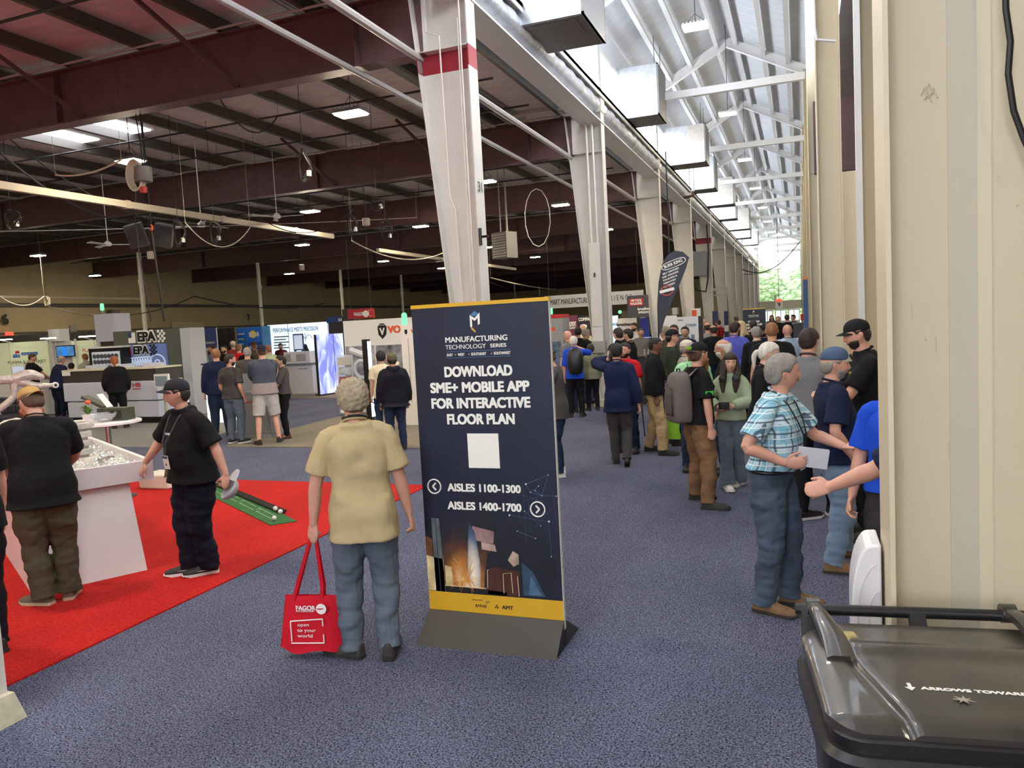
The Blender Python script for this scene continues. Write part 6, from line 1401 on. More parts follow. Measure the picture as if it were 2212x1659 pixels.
# -- putting mat, ball track and balls
q = [fl(585, 1138), fl(642, 1129), fl(475, 1046), fl(432, 1062)]
b = MB(); b.prism(q, .012, .020, 'xy')
t = thing('putting_mat', 'narrow green putting mat with white line marks lying on the red carpet', 'putting mat', (0, 0, 0)); b.build('mat_surface', cloth('putting_green', (58, 104, 60), bump=.002, bs=300), t)
qa, qb, qc, qd = [Vector((*v, .0205)) for v in q]
def mp(u, v): return qa.lerp(qb, u).lerp(qd.lerp(qc, u), v)
b = MB()
for k in range(4):
    v0 = .10+k*.22
    for u0, u1, o_ in ((.38, .38, 0), (.66, .66, .05)): b.bar(mp(u0, v0+o_), mp(u1, v0+.19+o_), .008, .002)
    b.bar(mp(.38, v0+.19), mp(.5, v0+.17), .008, .002); b.bar(mp(.5, v0+.22), mp(.66, v0+.20), .008, .002)
b.build('line_print', mat('mat_line', (150, 180, 140), .8), t)
r0 = Vector((*fl(612, 1112), .03)); r1 = Vector((*fl(478, 1055), .03)); r2 = Vector((*fl(462, 1040), .16)); dd = (r1-r0).normalized(); sd = Vector((-dd.y, dd.x, 0))
b = MB()
for o_, zz in ((-.035, .012), (.035, .012), (0, -.006)): b.tube([r0+sd*o_+Vector((0, 0, zz)), r1+sd*o_+Vector((0, 0, zz)), r2+sd*o_+Vector((0, 0, zz))], .012 if zz > 0 else .03, 6)
t = thing('ball_return_track', 'black ball return rail beside the green putting mat', 'ball track', (0, 0, 0)); b.build('rail', fm('rail_black', (40, 40, 42), r=.25), t, smooth='auto')
gb = MB().sphere((0, 0, .0213), .0213, 14, 10).mesh('golf_ball'); M_ball = mat('ball_white', (240, 240, 236), .3)
for k, (x, y, z) in enumerate(((595, 1103, .06), (606, 1110, .06), (593, 1124, .021))):
    p = fl(x, y, z); t = thing('golf_ball', ['golf ball resting on the rail end, farther from the camera', 'golf ball at the very tip of the black rail', 'golf ball lying on the green mat'][k], 'golf ball', (p[0], p[1], z-.0), group='golf balls'); o = link_mesh('ball', gb, M_ball, t); gb.polygons.foreach_set('use_smooth', [True]*len(gb.polygons)); o.scale = (1.25, 1.25, 1.25)
# -- high table with plant, bowl, open box
pt = fl(232, 912, 1.04); zt = 1.04
t = thing('high_table', 'white oval high table with a chrome stem behind the trough', 'table', (pt[0], pt[1], .012))
b = MB().lathe([(.36, zt-.035), (.38, zt-.03), (.38, zt-.004), (.375, zt)], n=32); b.v = [(x*1.1, y*1.1, z) for x, y, z in b.v]; b.build('tabletop', M_tr, t, smooth='auto')
MB().tube([(0, 0, .02), (0, 0, zt-.03)], .035, 12).build('stem', M_plate, t); MB().lathe([(.28, 0), (.28, .01), (.05, .03)], n=24).build('foot', M_plate, t)
def on(u, v, z=zt+.014): return (pt[0]+u, pt[1]+v, z)
t = thing('potted_plant', 'small green plant with an orange flower in a white square pot', 'potted plant', on(-.19, -.12))
MB().hexa([(-.045, -.045, 0), (.045, -.045, 0), (.045, .045, 0), (-.045, .045, 0)], [(-.055, -.055, .11), (.055, -.055, .11), (.055, .055, .11), (-.055, .055, .11)]).build('pot', M_tr, t)
b = MB(); rr = random.Random(9)
for k in range(26):
    a = rr.uniform(0, 6.28); l = rr.uniform(.08, .17); h_ = rr.uniform(.06, .15); m_ = Vector((math.cos(a)*l*.5, math.sin(a)*l*.5, .10+h_)); e = Vector((math.cos(a)*l, math.sin(a)*l, .10+h_*.8)); s_ = Vector((-math.sin(a), math.cos(a), 0))*.012; z0_ = Vector((0, 0, .1))
    b.add([z0_-s_*.3, z0_+s_*.3, m_+s_, m_-s_, e], [(0, 1, 2, 3), (3, 2, 4)])
b.build('leaves', fm('plant_green', (92, 128, 50), r=.5), t)
MB().sphere((.01, 0, .27), (.05, .03, .03), 10, 6).build('flower', fm('flower_orange', (222, 104, 60)), t, smooth=True)
t = thing('glass_bowl', 'clear glass bowl on the high table beside the plant', 'bowl', on(.06, -.10))
o = MB().lathe([(.05, 0), (.09, .02), (.14, .07), (.165, .12), (.16, .12), (.135, .07), (.085, .026), (.0, .02)], n=30).build('bowl', mat('clear_glass', (235, 238, 240), .05, alpha=.2, spec=.9), t, smooth='auto')
for k in range(5):
    o = MB().box(-.012, .012, -.012, .012, 0, .008).build('sweet', M_ball, loc=on(.06+.03*math.cos(k*1.3), -.10+.03*math.sin(k*1.3), zt+.046)); tag(o, 'white wrapped mint inside the glass bowl', 'sweet', 'mints in the bowl')
t = thing('presentation_box', 'open dark green box on the high table behind the plant', 'box', on(-.02, .12), 10)
MB().box(-.18, .26, -.08, .10, 0, .17).build('box', fm('box_green', (62, 66, 52)), t, bev=.004); MB().bar((-.18, .1, .17), (-.46, .05, .33), .18, .04).build('lid', fm('box_green', (62, 66, 52)), t, bev=.01)
MB().box(.03, .08, -.084, -.08, .03, .14).box(.11, .18, -.084, -.08, .03, .14).build('printed_window', fm('box_print', (30, 32, 28)), t)
MB().bar((-.02, -.02, .18), (-.16, -.02, .36), .12, .006).build('leaflet', M_white, t)
o = MB().box(-.05, .03, -.01, .01, 0, .006).build('marker', M_redp, loc=on(-.28, -.14)); tag(o, 'red marker lying on the high table left of the pot', 'pen')
o = MB().box(-.26, .26, -.2, .2, 0, .2).build('storage_box', fm('bin_white', (220, 214, 200)), loc=(pt[0]+.12, pt[1]+.75, .012), bev=.02); tag(o, 'cream box standing on the floor under the high table', 'box')
# -- long laser cutting machine
p0 = fl(147, 916); p1 = fl(332, 916); Ym = (p0[1]+p1[1])/2; x0m, x1m = p0[0], p1[0]+.15; Lm = x1m-x0m
M_mach = fm('machine_blue_grey', (196, 198, 212), r=.4); M_machd = fm('machine_dark', (70, 64, 58), r=.2)
t = thing('laser_machine', 'long pale grey machine with dark glass top and red HB lettering', 'machine', (x0m, Ym, .012))
zA = atY(240, 868, Ym).z; zB = atY(240, 826, Ym).z; zC = atY(240, 798, Ym).z
MB().box(.12, Lm-.02, .1, .82, 0, .16).build('plinth', M_black, t); MB().box(.08, Lm, .02, .85, .16, zA-.01).build('lower_panel', M_mach, t, bev=.02); MB().box(0, Lm+.02, 0, .9, zA+.01, zB).build('upper_panel', M_mach, t, bev=.02)
MB().box(.02, Lm, .02, .88, zB, zC-.03).build('window_band', M_machd, t); MB().box(0, Lm+.02, 0, .9, zC-.03, zC+.01).build('top_rail', fm('rail_cream', (214, 206, 176)), t)
MB().box(.02, .32, -.006, 0, zC-.14, zC-.03).build('label_plate', M_white, t)
for s_, m_, u, z, sz, w in (('HB', M_redp, .80, zB-.10, .10, .28), ('SERIES', M_redp, .80, zB-.20, .03, .28)): text(s_, m_, t, (Lm*u, -.006, z), sz, w, bold=.04)
for u in (.2, .5, .82): MB().box(Lm*u-.12, Lm*u+.12, .3, .8, zC, zC+.10).build('top_housing', M_mach, t, bev=.01)
# monitor arm panel at the right end
t, w, h = board('control_console', 'pale control screen on an arm above the black cap', 'control panel', (333, 808, 364, 838), Ym-.3, M_white); MB().box(-w/2+.04, w/2-.04, -.01, 0, .05, h-.05).build('screen', fm('screen_grey', (130, 146, 156), r=.2), t); MB().box(-.03, .03, .05, .12, -zB-.3, 0).build('stand', M_pipe, t)
# tower with green beacon
t, w, h = board('milling_tower', 'tall pale grey machine column with a green beacon, left of the lit letters', 'machine', (205, 678, 248, 738), 17.6, M_mach, th=.6, part='column_housing')
zb_ = t.location.z
MB().box(-w/2+.1, w/2-.02, .05, .5, -.35, 0).box(-w/2+.15, w/2-.1, .1, .4, -zb_, -.35).build('spindle_frame', M_machd, t); MB().box(-w/2+.02, -w/2+.12, .02, .1, -.7, -.0).build('side_frame', M_mach, t)
MB().tube([(-w*.32, .2, h), (-w*.32, .2, h+.12)], .02, 6).build('beacon_stem', M_pipe, t); MB().lathe([(.05, h+.12), (.055, h+.14), (.055, h+.30), (.04, h+.33)], c=(-w*.32, .2, 0), n=12).build('beacon', emis('beacon_green', (110, 255, 150), 1.3), t); MB().box(0, .25, .1, .4, h, h+.12).build('top_box', M_machd, t)
text('HAAS' if False else '', M_black, t, (0, 0, 0), .1) if False else None
# display frame behind the red bun
t, w, h = board('display_case', 'black framed lit display of round castings behind the person with the red bun', 'display case', (193, 752, 266, 800), 16.55, M_black, th=.3, part='frame')
MB().box(-w/2+.12, w/2-.1, -.012, 0, .02, h-.1).build('lit_back', fm('case_back', (178, 184, 190), emit=.25), t); MB().box(-w/2, w/2, -.02, .5, h, h+.05).build('top_rail', M_white, t); MB().box(-w/2+.05, w/2-.05, .05, .4, -t.location.z+.01, 0).build('stand', M_black, t)
b = MB(); rr = random.Random(4)
for i in range(7):
    for j in range(3): b.lathe([(.055, -.03), (.065, -.02), (.065, 0), (.03, .01)], c=(-w/2+.24+i*(w-.45)/6, -.02, .09+j*(h-.25)/2.4), n=10, ax='y')
b.build('casting_array', fm('case_parts', (96, 98, 104), r=.4, metal=.4), t)
# -- plasma booth wall
t, w, h = board('booth_wall', 'pale yellow-green lit booth wall with blue logo and plasma lettering', 'booth wall', (-90, 741, 108, 900), 19.6, fm('wall_lime_glow', (226, 232, 190), emit=.12), floor_=True)  # slight emission puts the arm lamps' light into the wall material
q = lambda x, y, t=t: (atY(x, y, 19.6).x-t.location.x, -.008, atY(x, y, 19.6).z-t.location.z)
text('PLASMA & WATERJET', fm('txt_grey', (70, 66, 60)), t, q(58, 782), .11, 1.9, bold=0); text('SYSTEMS', MC['txt_grey'], t, q(70, 795), .07, 1.0, bold=0)
text('aks', fm('logo_blue', (50, 110, 200)), t, q(36, 768), .16, .36, bold=.06); MB().box(q(46, 760)[0], q(82, 765)[0], -.012, -.006, q(60, 767)[2], q(60, 761)[2]).build('logo_bar', MC['logo_blue'], t); text('cutting systems', M_ivory, t, (q(63, 764)[0], -.015, q(63, 764)[2]), .045, .75, bold=0)
MB().box(q(36, 760)[0]-.05, q(42, 760)[0], -.012, -.006, q(60, 762)[2], q(60, 757)[2]).build('logo_flag', M_redp, t)
for x in (20, 112, 162, 210): MB().box(q(x, 745)[0]-.012, q(x, 745)[0]+.012, -.02, .05, 0, h).build('wall_post', M_white, t)
t, w, h = board('booth_wall', 'greyish booth wall section with the wall screen, between the lit ones', 'booth wall', (109, 736, 160, 900), 19.7, fm('wall_mauve', (206, 200, 196)), floor_=True)
t, w, h = board('booth_wall', 'pale yellow-green wall section right of the wall screen', 'booth wall', (161, 735, 212, 900), 19.7, MC['wall_lime_glow'], floor_=True)
text('PLASMA', M_redp, t, (w*.32, -.01, h-.35), .12, .8, bold=0)
t, w, h = board('wall_screen', 'wall screen showing a blue workshop picture above the leaning visitors', 'screen', (121, 746, 161, 771), 19.55, M_black, th=.08, part='bezel')
MB().box(-w/2+.03, w/2-.03, -.006, 0, .03, h-.03).build('screen', fm('scr_blue', (60, 110, 160), emit=.5, noise_s=4, noise_a=.7), t)
MB().hexa([(-.1, -.01, .05), (.12, -.01, .05), (.12, -.006, .05), (-.1, -.006, .05)], [(-.15, -.01, h-.05), (0, -.01, h-.05), (0, -.006, h-.05), (-.15, -.006, h-.05)]).build('screen_figure', fm('scr_robot', (30, 120, 220), emit=.5), t)
t, w, h = board('monitor', 'low white monitor on the counter left of the black polo at the plasma booth', 'monitor', (26, 790, 52, 806), 17.6, M_white, th=.05, part='bezel'); MB().box(-w/2+.02, w/2-.02, -.005, 0, .02, h-.02).build('screen', fm('scr_pale', (200, 214, 232), emit=.3), t); MB().tube([(0, .03, -.15), (0, .03, 0)], .02, 6).build('stand', M_pipe, t)
zc = t.location.z-.15; t = thing('counter', 'white booth counter under the low monitor', 'counter', (t.location.x, 17.7, .012)); MB().box(-1.2, 1.6, -.3, .4, 0, zc-.05).build('body', M_white, t); MB().box(-1.25, 1.65, -.35, .45, zc-.05, zc-.013).build('worktop', fm('counter_top', (90, 84, 78)), t)
for k, (x, y) in enumerate(((10, 734), (104, 731), (188, 727))):
    p = atY(x, y, 19.0); t = thing('arm_light', ['lit arm lamp over the left end of the plasma wall', 'lit arm lamp over the middle of the plasma wall', 'lit arm lamp right of the small white box above the screen'][k], 'lamp', p, group='booth arm lamps'); MB().box(-.32, .32, -.05, .05, -.015, .025).build('head', emis('arm_glow', (255, 255, 236), 5), t); MB().tube([(-.3, .03, 0), (-.42, .6, -.12), (-.42, .62, -.4)], .015, 6).build('arm', M_white, t)
for px_, lab, pxx in (((-90, 722, 250, 746), 'black drape above and behind the plasma booth', 0), ((420, 710, 515, 790), 'black drape between the blue poster stand and the blue banners', 1)):
    x0, x1, z0, z1 = prect(*px_, 21.2 if not pxx else 22.5); b = MB(); n = int((x1-x0)/.12); vs = []; fs = []
    for i in range(n+1):
        for z in (.01, z1): vs.append((x0+i*.12, (21.2 if not pxx else 22.5)+.04*math.sin(i*1.9), z))
    for i in range(n): fs.append((2*i, 2*i+2, 2*i+3, 2*i+1))
    o = b.add(vs, fs).build('drape', fm('drape_black', (26, 25, 27), r=.9), smooth=True); md = o.modifiers.new('s', 'SOLIDIFY'); md.thickness = .02; tag(o, lab, 'drape')
o = MB().box(-.26, .26, -.2, .2, 0, .42).build('carton', M_white, loc=(atY(123, 733, 19.65).x, 19.74, atY(123, 737, 19.65).z)); tag(o, 'small white box on top of the booth wall above the screen', 'box')
# leaflet rack in front of the machine, armchair
p = fl(113, 880); t = thing('leaflet_tower', 'slim grey leaflet tower left of the laser machine', 'leaflet rack', (p[0]-.2, p[1]-.6, .012), 10); MB().box(-.13, .13, 0, .05, 0, 1.62).build('column', M_pipe, t)
for k in range(6): MB().hexa([(-.11, -.1, .2+k*.23), (.11, -.1, .2+k*.23), (.11, -.02, .2+k*.23), (-.11, -.02, .2+k*.23)], [(-.11, -.03, .4+k*.23), (.11, -.03, .4+k*.23), (.11, 0, .4+k*.23), (-.11, 0, .4+k*.23)]).build('leaflet', M_white, t)
p = fl(24, 935); t = thing('armchair', 'dark tufted armchair behind the trough castings at the left edge', 'armchair', (p[0], p[1], .012), 20); M_ch = fm('chair_dark', (48, 48, 56), r=.4)
MB().box(-.4, .4, -.35, .35, .12, .45).build('seat', M_ch, t, bev=.05)
b = MB(); [b.box(-.4+i*.2, -.21+i*.2, .25, .42, .45+j*.22, .66+j*.22) for i in range(4) for j in range(2)]; b.build('backrest', M_ch, t, bev=.03, seg=3)
for sx_ in (-.35, .35):
    for sy_ in (-.3, .3): MB().box(sx_-.02, sx_+.02, sy_-.02, sy_+.02, 0, .12).build('leg', M_black, t)
# -- EPA wall
YeP = 16.9
t, w, h = board('booth_wall', 'dark olive booth wall with EPA lettering above the large screen', 'booth wall', (252, 712, 399, 900), YeP, fm('wall_olive', (84, 88, 78)), floor_=True, th=.4)
q = lambda x, y, t=t, Y=YeP: (atY(x, y, Y).x-t.location.x, -.01, atY(x, y, Y).z-t.location.z)
def epa(t, q, x, y, k, lit):
    X0, _, Z0 = q(x, y)
    mb = MB(); n_ = 18
    text('EPA', M_ivory, t, (X0, -.03, Z0), .30*k, .72*k, bold=.16, ext=.012, name='letter_halo') if lit else text('EPA', M_ivory, t, (X0, -.014, Z0), .29*k, .70*k, bold=.14, name='letter_halo')
    text('EPA', M_black, t, (X0, -.05 if lit else -.02, Z0), .26*k, .66*k, bold=.06, ext=.006)
    MB().box(X0-.68*k, X0-.42*k, -.03, -.01, Z0-.15*k, Z0+.15*k).build('flag', M_redp if not lit else M_ivory, t); MB().box(X0-.68*k, X0-.55*k, -.034, -.03, Z0, Z0+.15*k).build('flag_canton', fm('flag_blue', (40, 60, 110)), t)
    b = MB()
    for i in range(4):
        for j in range(5):
            if (i+j) % 2 == 0: b.box(X0+(.40+i*.07)*k, X0+(.47+i*.07)*k, -.03, -.01, Z0+(-.17+j*.07)*k, Z0+(-.10+j*.07)*k)
    b.build('checker', M_black if not lit else M_ivory, t)
epa(t, q, 318, 728, 1.0, True)
t2 = t
t, w, h = board('large_screen', 'large lit screen with EPA lettering and blue machined parts', 'screen', (267, 744, 360, 806), YeP-.05, fm('epa_screen', (88, 104, 150), emit=.25, noise_s=1.5, noise_a=.3), th=.05)
q = lambda x, y, t=t, Y=YeP-.05: (atY(x, y, Y).x-t.location.x, -.01, atY(x, y, Y).z-t.location.z)
epa(t, q, 305, 757, .86, False)
b = MB(); rr = random.Random(2)
for i in range(9): x_, _, z_ = q(280+i*5.5, 792-i*.5); b.tube([(x_+.08*math.cos(a), -.012, z_+.25*math.sin(a)) for a in [math.pi*j/8 for j in range(9)]], .018, 5)
X0, _, Z0 = q(341, 784); b.tube([(X0+.28*math.cos(a), -.012, Z0+.24*math.sin(a)) for a in [2*math.pi*j/20 for j in range(21)]], .02, 5, cap=False); b.tube([(X0+.09*math.cos(a), -.012, Z0+.09*math.sin(a)) for a in [2*math.pi*j/12 for j in range(13)]], .02, 5, cap=False)
b.build('picture_outline', fm('scr_outline', (190, 206, 226), emit=.2), t)
t, w, h = board('booth_partition', 'pale slanted end panel right of the dark olive booth wall', 'booth panel', (396, 708, 415, 900), YeP-.15, fm('panel_pale', (176, 178, 182)), floor_=True, th=.6)
t, w, h = board('poster', 'white lit poster with red border and the word needs behind the black cap', 'poster', (352, 828, 404, 874), 16.6, fm('poster_white', (236, 234, 232), emit=.25)); text('YOUR', M_ivory, t, (w*.05, -.02, h+.07), .09, .34, bold=.05); text('NEEDS', M_black, t, (w*.1, -.02, h*.55), .13, .62, bold=.05)
MB().box(-w/2, w/2, -.008, 0, 0, .05).box(w/2-.04, w/2, -.008, 0, 0, h).build('border', M_redp, t); MB().box(-w/2, w/2, 0, .08, -t.location.z+.01, 0).build('stand', M_black, t)
# zigzag leaflet rack
p = fl(432, 884); t = thing('leaflet_rack', 'black zigzag rack of red and white leaflets before the blue poster stand', 'leaflet rack', (p[0], p[1], .002), 15)
MB().tube([(-.15, 0, 0), (-.15, .1, 1.25)], .012, 6).tube([(.15, 0, 0), (.15, .1, 1.25)], .012, 6).tube([(-.2, -.1, .01), (.35, -.1, .01)], .015, 6).build('frame', M_black, t)
for k in range(5):
    z = .12+k*.23; MB().box(-.16, .16, -.12, .04, z-.02, z).build('shelf', M_black, t); MB().hexa([(-.13, -.11, z), (.13, -.11, z), (.13, -.1, z), (-.13, -.1, z)], [(-.13, .0, z+.2), (.13, .0, z+.2), (.13, .01, z+.2), (-.13, .01, z+.2)]).build('leaflet', [M_white, M_white, M_redp, M_redp, M_white][k], t)
t, w, h = board('counter', 'glowing white front counter behind the person in the navy pullover', 'counter', (442, 788, 478, 852), 15.2, fm('counter_glow', (240, 244, 248), emit=.7), floor_=True, th=.8, part='lit_front')
MB().box(-w/2-.05, w/2+.1, -.03, .85, h, h+.04).build('worktop', M_machd, t)
# blue poster stand and the three blue banners
t, w, h = board('poster_stand', 'blue and white poster stand with a row of small red pictures by the black drape', 'poster', (418, 709, 470, 800), 21.6, fm('poster_palegrey', (196, 200, 212)), floor_=True); MB().box(-w/2, w/2, -.006, 0, h*.72, h).build('header', fm('poster_blue', (50, 70, 130)), t)
MB().box(-w*.44, -w*.25, -.012, 0, h*.88, h*.97).build('logo_block', M_orange, t); text('INJECTION MOLD COMPONENTS', M_ivory, t, (0, -.012, h*.79), .07, w*.86, bold=.03)
for k in range(5): MB().box(-w*.42+k*w*.17, -w*.30+k*w*.17, -.01, 0, h*.60, h*.68).build('picture', [M_black, M_redp, M_redp, M_black, M_redp][k], t)
SB = fm('solar_blue', (30, 110, 210))
t, w, h = board('banner', 'narrow blue banner left of the one with the yellow sun', 'banner', (514, 708, 535, 800), 23, SB, floor_=True)
for k in range(7): MB().box(-w*.4, w*(.3-.1*(k % 3)), -.006, 0, h*(.9-k*.075), h*(.915-k*.075)).build('text_line', M_ivory, t)
MB().box(-w/2, w/2, -.004, 0, h*.80, h*.84).build('stripe', M_sky, t)
t, w, h = board('banner', 'blue banner with a yellow sun logo and the word vacuum', 'banner', (536, 706, 567, 800), 23, fm('solar_navy', (26, 70, 160)), floor_=True); MB().box(-w/2, w/2, -.005, 0, h*.77, h).build('header', SB, t)
MB().lathe([(.14, -.012), (.14, 0)], c=(-.05, 0, h*.89), n=20, ax='y').build('sun', fm('sun_yellow', (250, 214, 40)), t); text('SOLAR', M_ivory, t, (0, -.016, h*.885), .15, w*.72, bold=.06); text('VACUUM', M_ivory, t, (-w*.1, -.01, h*.70), .10, w*.55, bold=.04); text('HEAT TREATING', fm('txt_yellow', (240, 230, 90)), t, (0, -.01, h*.63), .09, w*.8, bold=.03)
t, w, h = board('banner', 'banner with an orange and blue picture left of the lit wall', 'banner', (568, 704, 585, 800), 23, fm('sunset', (90, 160, 220), noise_s=1.2, noise_a=.4), floor_=True); MB().box(-w/2, w/2, -.006, 0, h*.55, h*.72).build('picture', fm('sunset_o', (220, 170, 140)), t); MB().box(-w/2, w/2, -.006, 0, h*.42, h*.52).build('header', MC['solar_navy'], t)
# -- the lit wall
YL = 26.6
t, w, h = board('light_wall', 'long backlit white wall reading performance meets precision', 'booth wall', (583, 697, 760, 850), YL, fm('lit_wall', (204, 224, 246), emit=.75), floor_=True, th=.2)
q = lambda x, y, t=t: (atY(x, y, YL).x-t.location.x, -.01, atY(x, y, YL).z-t.location.z)
MG = fm('print_palegrey', (120, 136, 156)); text('PERFORMANCE MEETS PRECISION', MG, t, q(638, 712), .17, q(687, 712)[0]-q(589, 712)[0], bold=.03)
for k in range(5): x_, _, z_ = q(592, 728+k*6); MB().box(x_, x_+.75-.15*(k % 2), -.008, 0, z_-.03, z_+.02).build('text_line', MG, t)
for x in (626, 712): x_ = q(x, 760)[0]; MB().box(x_-.01, x_+.01, -.012, 0, 0, h).build('wall_joint', MG, t)
b = MB(); X0, _, Z0 = q(660, 732)
for s_ in (-1, 1): b.tube([(X0+s_*(.18+.14*math.cos(a)), -.012, Z0+.16*math.sin(a)) for a in [math.pi*j/8 for j in range(9)]], .014, 5)
b.tube([(X0, -.012, Z0-.1), (X0, -.012, Z0+.25)], .014, 5).tube([(X0-.5, -.012, Z0-.6), (X0-.5, -.012, Z0-.1)], .03, 5); b.build('outline_drawing', MG, t)
t, w, h = board('counter', 'white counter in front of the lit wall, beneath the maroon shirt', 'counter', (612, 789, 676, 845), 22.6, fm('counter_white', (216, 214, 208)), floor_=True, th=.9, part='body'); MB().box(-w/2-.04, w/2+.04, -.04, .94, h, h+.05).build('worktop', fm('top_grey', (120, 122, 126)), t); MB().box(w*.05, w*.35, -.006, 0, h*.86, h*.89).build('front_print', MG, t)
ct = t; hh = h+.05+.012
for k, (dx, sx_, hz_, m_, lab) in enumerate(((-.45, .20, .42, M_machd, 'dark edged pale instrument box on the white counter, left one'), (.1, .36, .42, M_white, 'white instrument box on the white counter, right one'))):
    t = thing('instrument_box', lab, 'instrument', (ct.location.x+dx, 22.95, hh)); MB().box(-sx_, sx_, -.2, .2, 0, hz_).build('casing', m_ if k else M_white, t, bev=.015); MB().box(-sx_*.6, sx_*.5, -.21, -.2, .08, hz_-.08).build('front_plate', M_pipe, t)
t = thing('screen_stand', 'small blue framed display standing on the white counter', 'display', (ct.location.x-.35, 23.25, hh)); MB().box(-.22, .22, 0, .03, .45, 1.05).box(-.2, -.16, 0, .03, 0, .45).box(.16, .2, 0, .03, 0, .45).build('frame', fm('frame_blue', (60, 80, 120)), t); MB().box(-.18, .18, -.006, 0, .5, 1.0).build('screen', fm('scr_pale', (200, 214, 232), emit=.3), t)
# LED display
c0, c1 = fl(692, 856), fl(749, 848)
t = thing('led_display', 'tall lavender blue LED display standing right of the lit wall', 'screen', (*c0, 0.01), math.degrees(math.atan2(c1[1]-c0[1], c1[0]-c0[0]))); wl = math.hypot(c1[0]-c0[0], c1[1]-c0[1]); hl_ = atY(712, 722, c0[1]).z
m = fm('led_blue', (120, 136, 226), emit=.85); nt = m.node_tree; N = nt.nodes; tc = N.new('ShaderNodeTexCoord'); wv_ = N.new('ShaderNodeTexNoise'); wv_.inputs['Scale'].default_value = 1.6; wv_.inputs['Distortion'].default_value = 1.2; mpn = N.new('ShaderNodeMapping'); mpn.inputs['Scale'].default_value = (2.5, 1, .8); nt.links.new(tc.outputs['Object'], mpn.inputs[0]); nt.links.new(mpn.outputs[0], wv_.inputs[0]); cr_ = N.new('ShaderNodeValToRGB'); cr_.color_ramp.elements[0].color = lin((92, 96, 190)); cr_.color_ramp.elements[1].color = lin((214, 226, 255)); cr_.color_ramp.elements[0].position = .4; cr_.color_ramp.elements[1].position = .68; nt.links.new(wv_.outputs[0], cr_.inputs[0]); nt.links.new(cr_.outputs[0], N['Principled BSDF'].inputs['Emission Color'])
MB().box(0, wl, 0, .08, .05, hl_).build('screen', m, t); MB().box(-.02, wl+.02, -.03, .2, 0, .05).box(-.02, 0, -.01, .09, .05, hl_).build('frame', M_darkmetal, t); MB().box(wl*.62, wl*.635, -.004, 0, .05, hl_).build('seam', M_darkmetal, t)
# hanging red banner
t, w, h = board('hanging_banner', 'red hanging banner with white lettering and a round logo above the white booth', 'banner', (751, 667, 806, 688), 24, fm('banner_red', (176, 40, 48)), th=.1); text('FAGOR', M_ivory, t, (-w*.05, -.01, h*.45), .12, .42, bold=.06); MB().lathe([(.12, -.01), (.12, 0)], c=(w*.22, 0, h*.45), n=18, ax='y').build('logo_disc', M_ivory, t); MB().tube([(-w*.4, .05, h), (-w*.4, .05, 7.118-t.location.z)], .01, 5).tube([(w*.4, .05, h), (w*.4, .05, 7.118-t.location.z)], .01, 5).build('hanger', M_darkmetal, t)
b = MB(); [b.bar(a_, c_, .01, .01) for a_, c_ in (((w*.34, -.005, h*.8), (w*.46, -.005, h*.8)), ((w*.34, -.005, h*.2), (w*.46, -.005, h*.2)), ((w*.34, -.005, h*.2), (w*.34, -.005, h*.8)))]; b.build('frame_print', M_ivory, t)
t, w, h = board('machine_top', 'dark box with a blue strip left of the red hanging banner', 'machine', (705, 684, 740, 697), 25, fm('strip_blue', (40, 66, 120)), th=.4); MB().box(w/2, w/2+.5, 0, .4, 0, h+.25).build('dark_box', M_machd, t); text('SI', M_ivory, t, (w*.35, -.01, h*.4), .1, .16, bold=.04); MB().box(-w/2, w/2+.5, .1, .35, -t.location.z+.01, 0).build('cabinet', M_machd, t)
# -- white booth with shield
YV = 17.0
t, w, h = board('booth_wall', 'tall white booth wall with black shield emblem and orange lettering', 'booth wall', (747, 688, 935, 880), YV, fm('wall_white', (232, 228, 222)), floor_=True, th=.4)
q = lambda x, y, t=t: (atY(x, y, YV).x-t.location.x, -.01, atY(x, y, YV).z-t.location.z)
X0, _, Z0 = q(826, 715)
MB().prism([(X0-.11, Z0+.14), (X0-.13, Z0+.08), (X0-.11, Z0-.09), (X0, Z0-.20), (X0+.11, Z0-.09), (X0+.13, Z0+.08), (X0+.11, Z0+.14), (X0+.05, Z0+.19), (X0-.05, Z0+.19)], -.012, -.002).build('shield', M_black, t); text('V', M_ivory, t, (X0, -.016, Z0-.02), .17, .15, bold=.05, name='shield_letter')
MB().prism([(X0-.10, Z0+.145), (X0+.10, Z0+.145), (X0+.10, Z0+.155), (X0-.10, Z0+.155)], -.014, -.01).build('shield_line', M_ivory, t)
text('VOLLMER', M_orange, t, (q(880, 713)[0], -.008, q(836, 713)[2]), .17, q(923, 713)[0]-q(837, 713)[0], bold=.07)
MB().box(q(750, 800)[0], q(812, 800)[0], -.008, 0, q(780, 823)[2], q(780, 747)[2]).build('photo_print', fm('photo_grey', (150, 152, 158), noise_s=3, noise_a=.8), t); MB().box(q(815, 800)[0], q(872, 800)[0], -.008, 0, q(840, 823)[2], q(840, 745)[2]).build('photo_print', fm('photo_grey2', (128, 130, 136), noise_s=4, noise_a=.8), t)
b = MB(); X1, _, Z1 = q(783, 797); [b.tube([(X1+.22*math.cos(a), -.012, Z1+.22*math.sin(a)) for a in [2*math.pi*j/20 for j in range(21)]], .05, 6, cap=False), b.tube([(X1-.3, -.012, Z1+.5), (X1+.1, -.012, Z1+.35)], .09, 6)]; b.build('printed_wheel', fm('photo_white', (222, 222, 224)), t)
t, w, h = board('light_column', 'slim black column with a white light edge before the white booth photos', 'light column', (785, 733, 797, 850), 15.3, M_black, floor_=True, th=.12); MB().box(w/2, w/2+.025, -.01, .1, .1, h-.05).build('light_strip', emis('strip_glow', (200, 220, 255), 3), t)
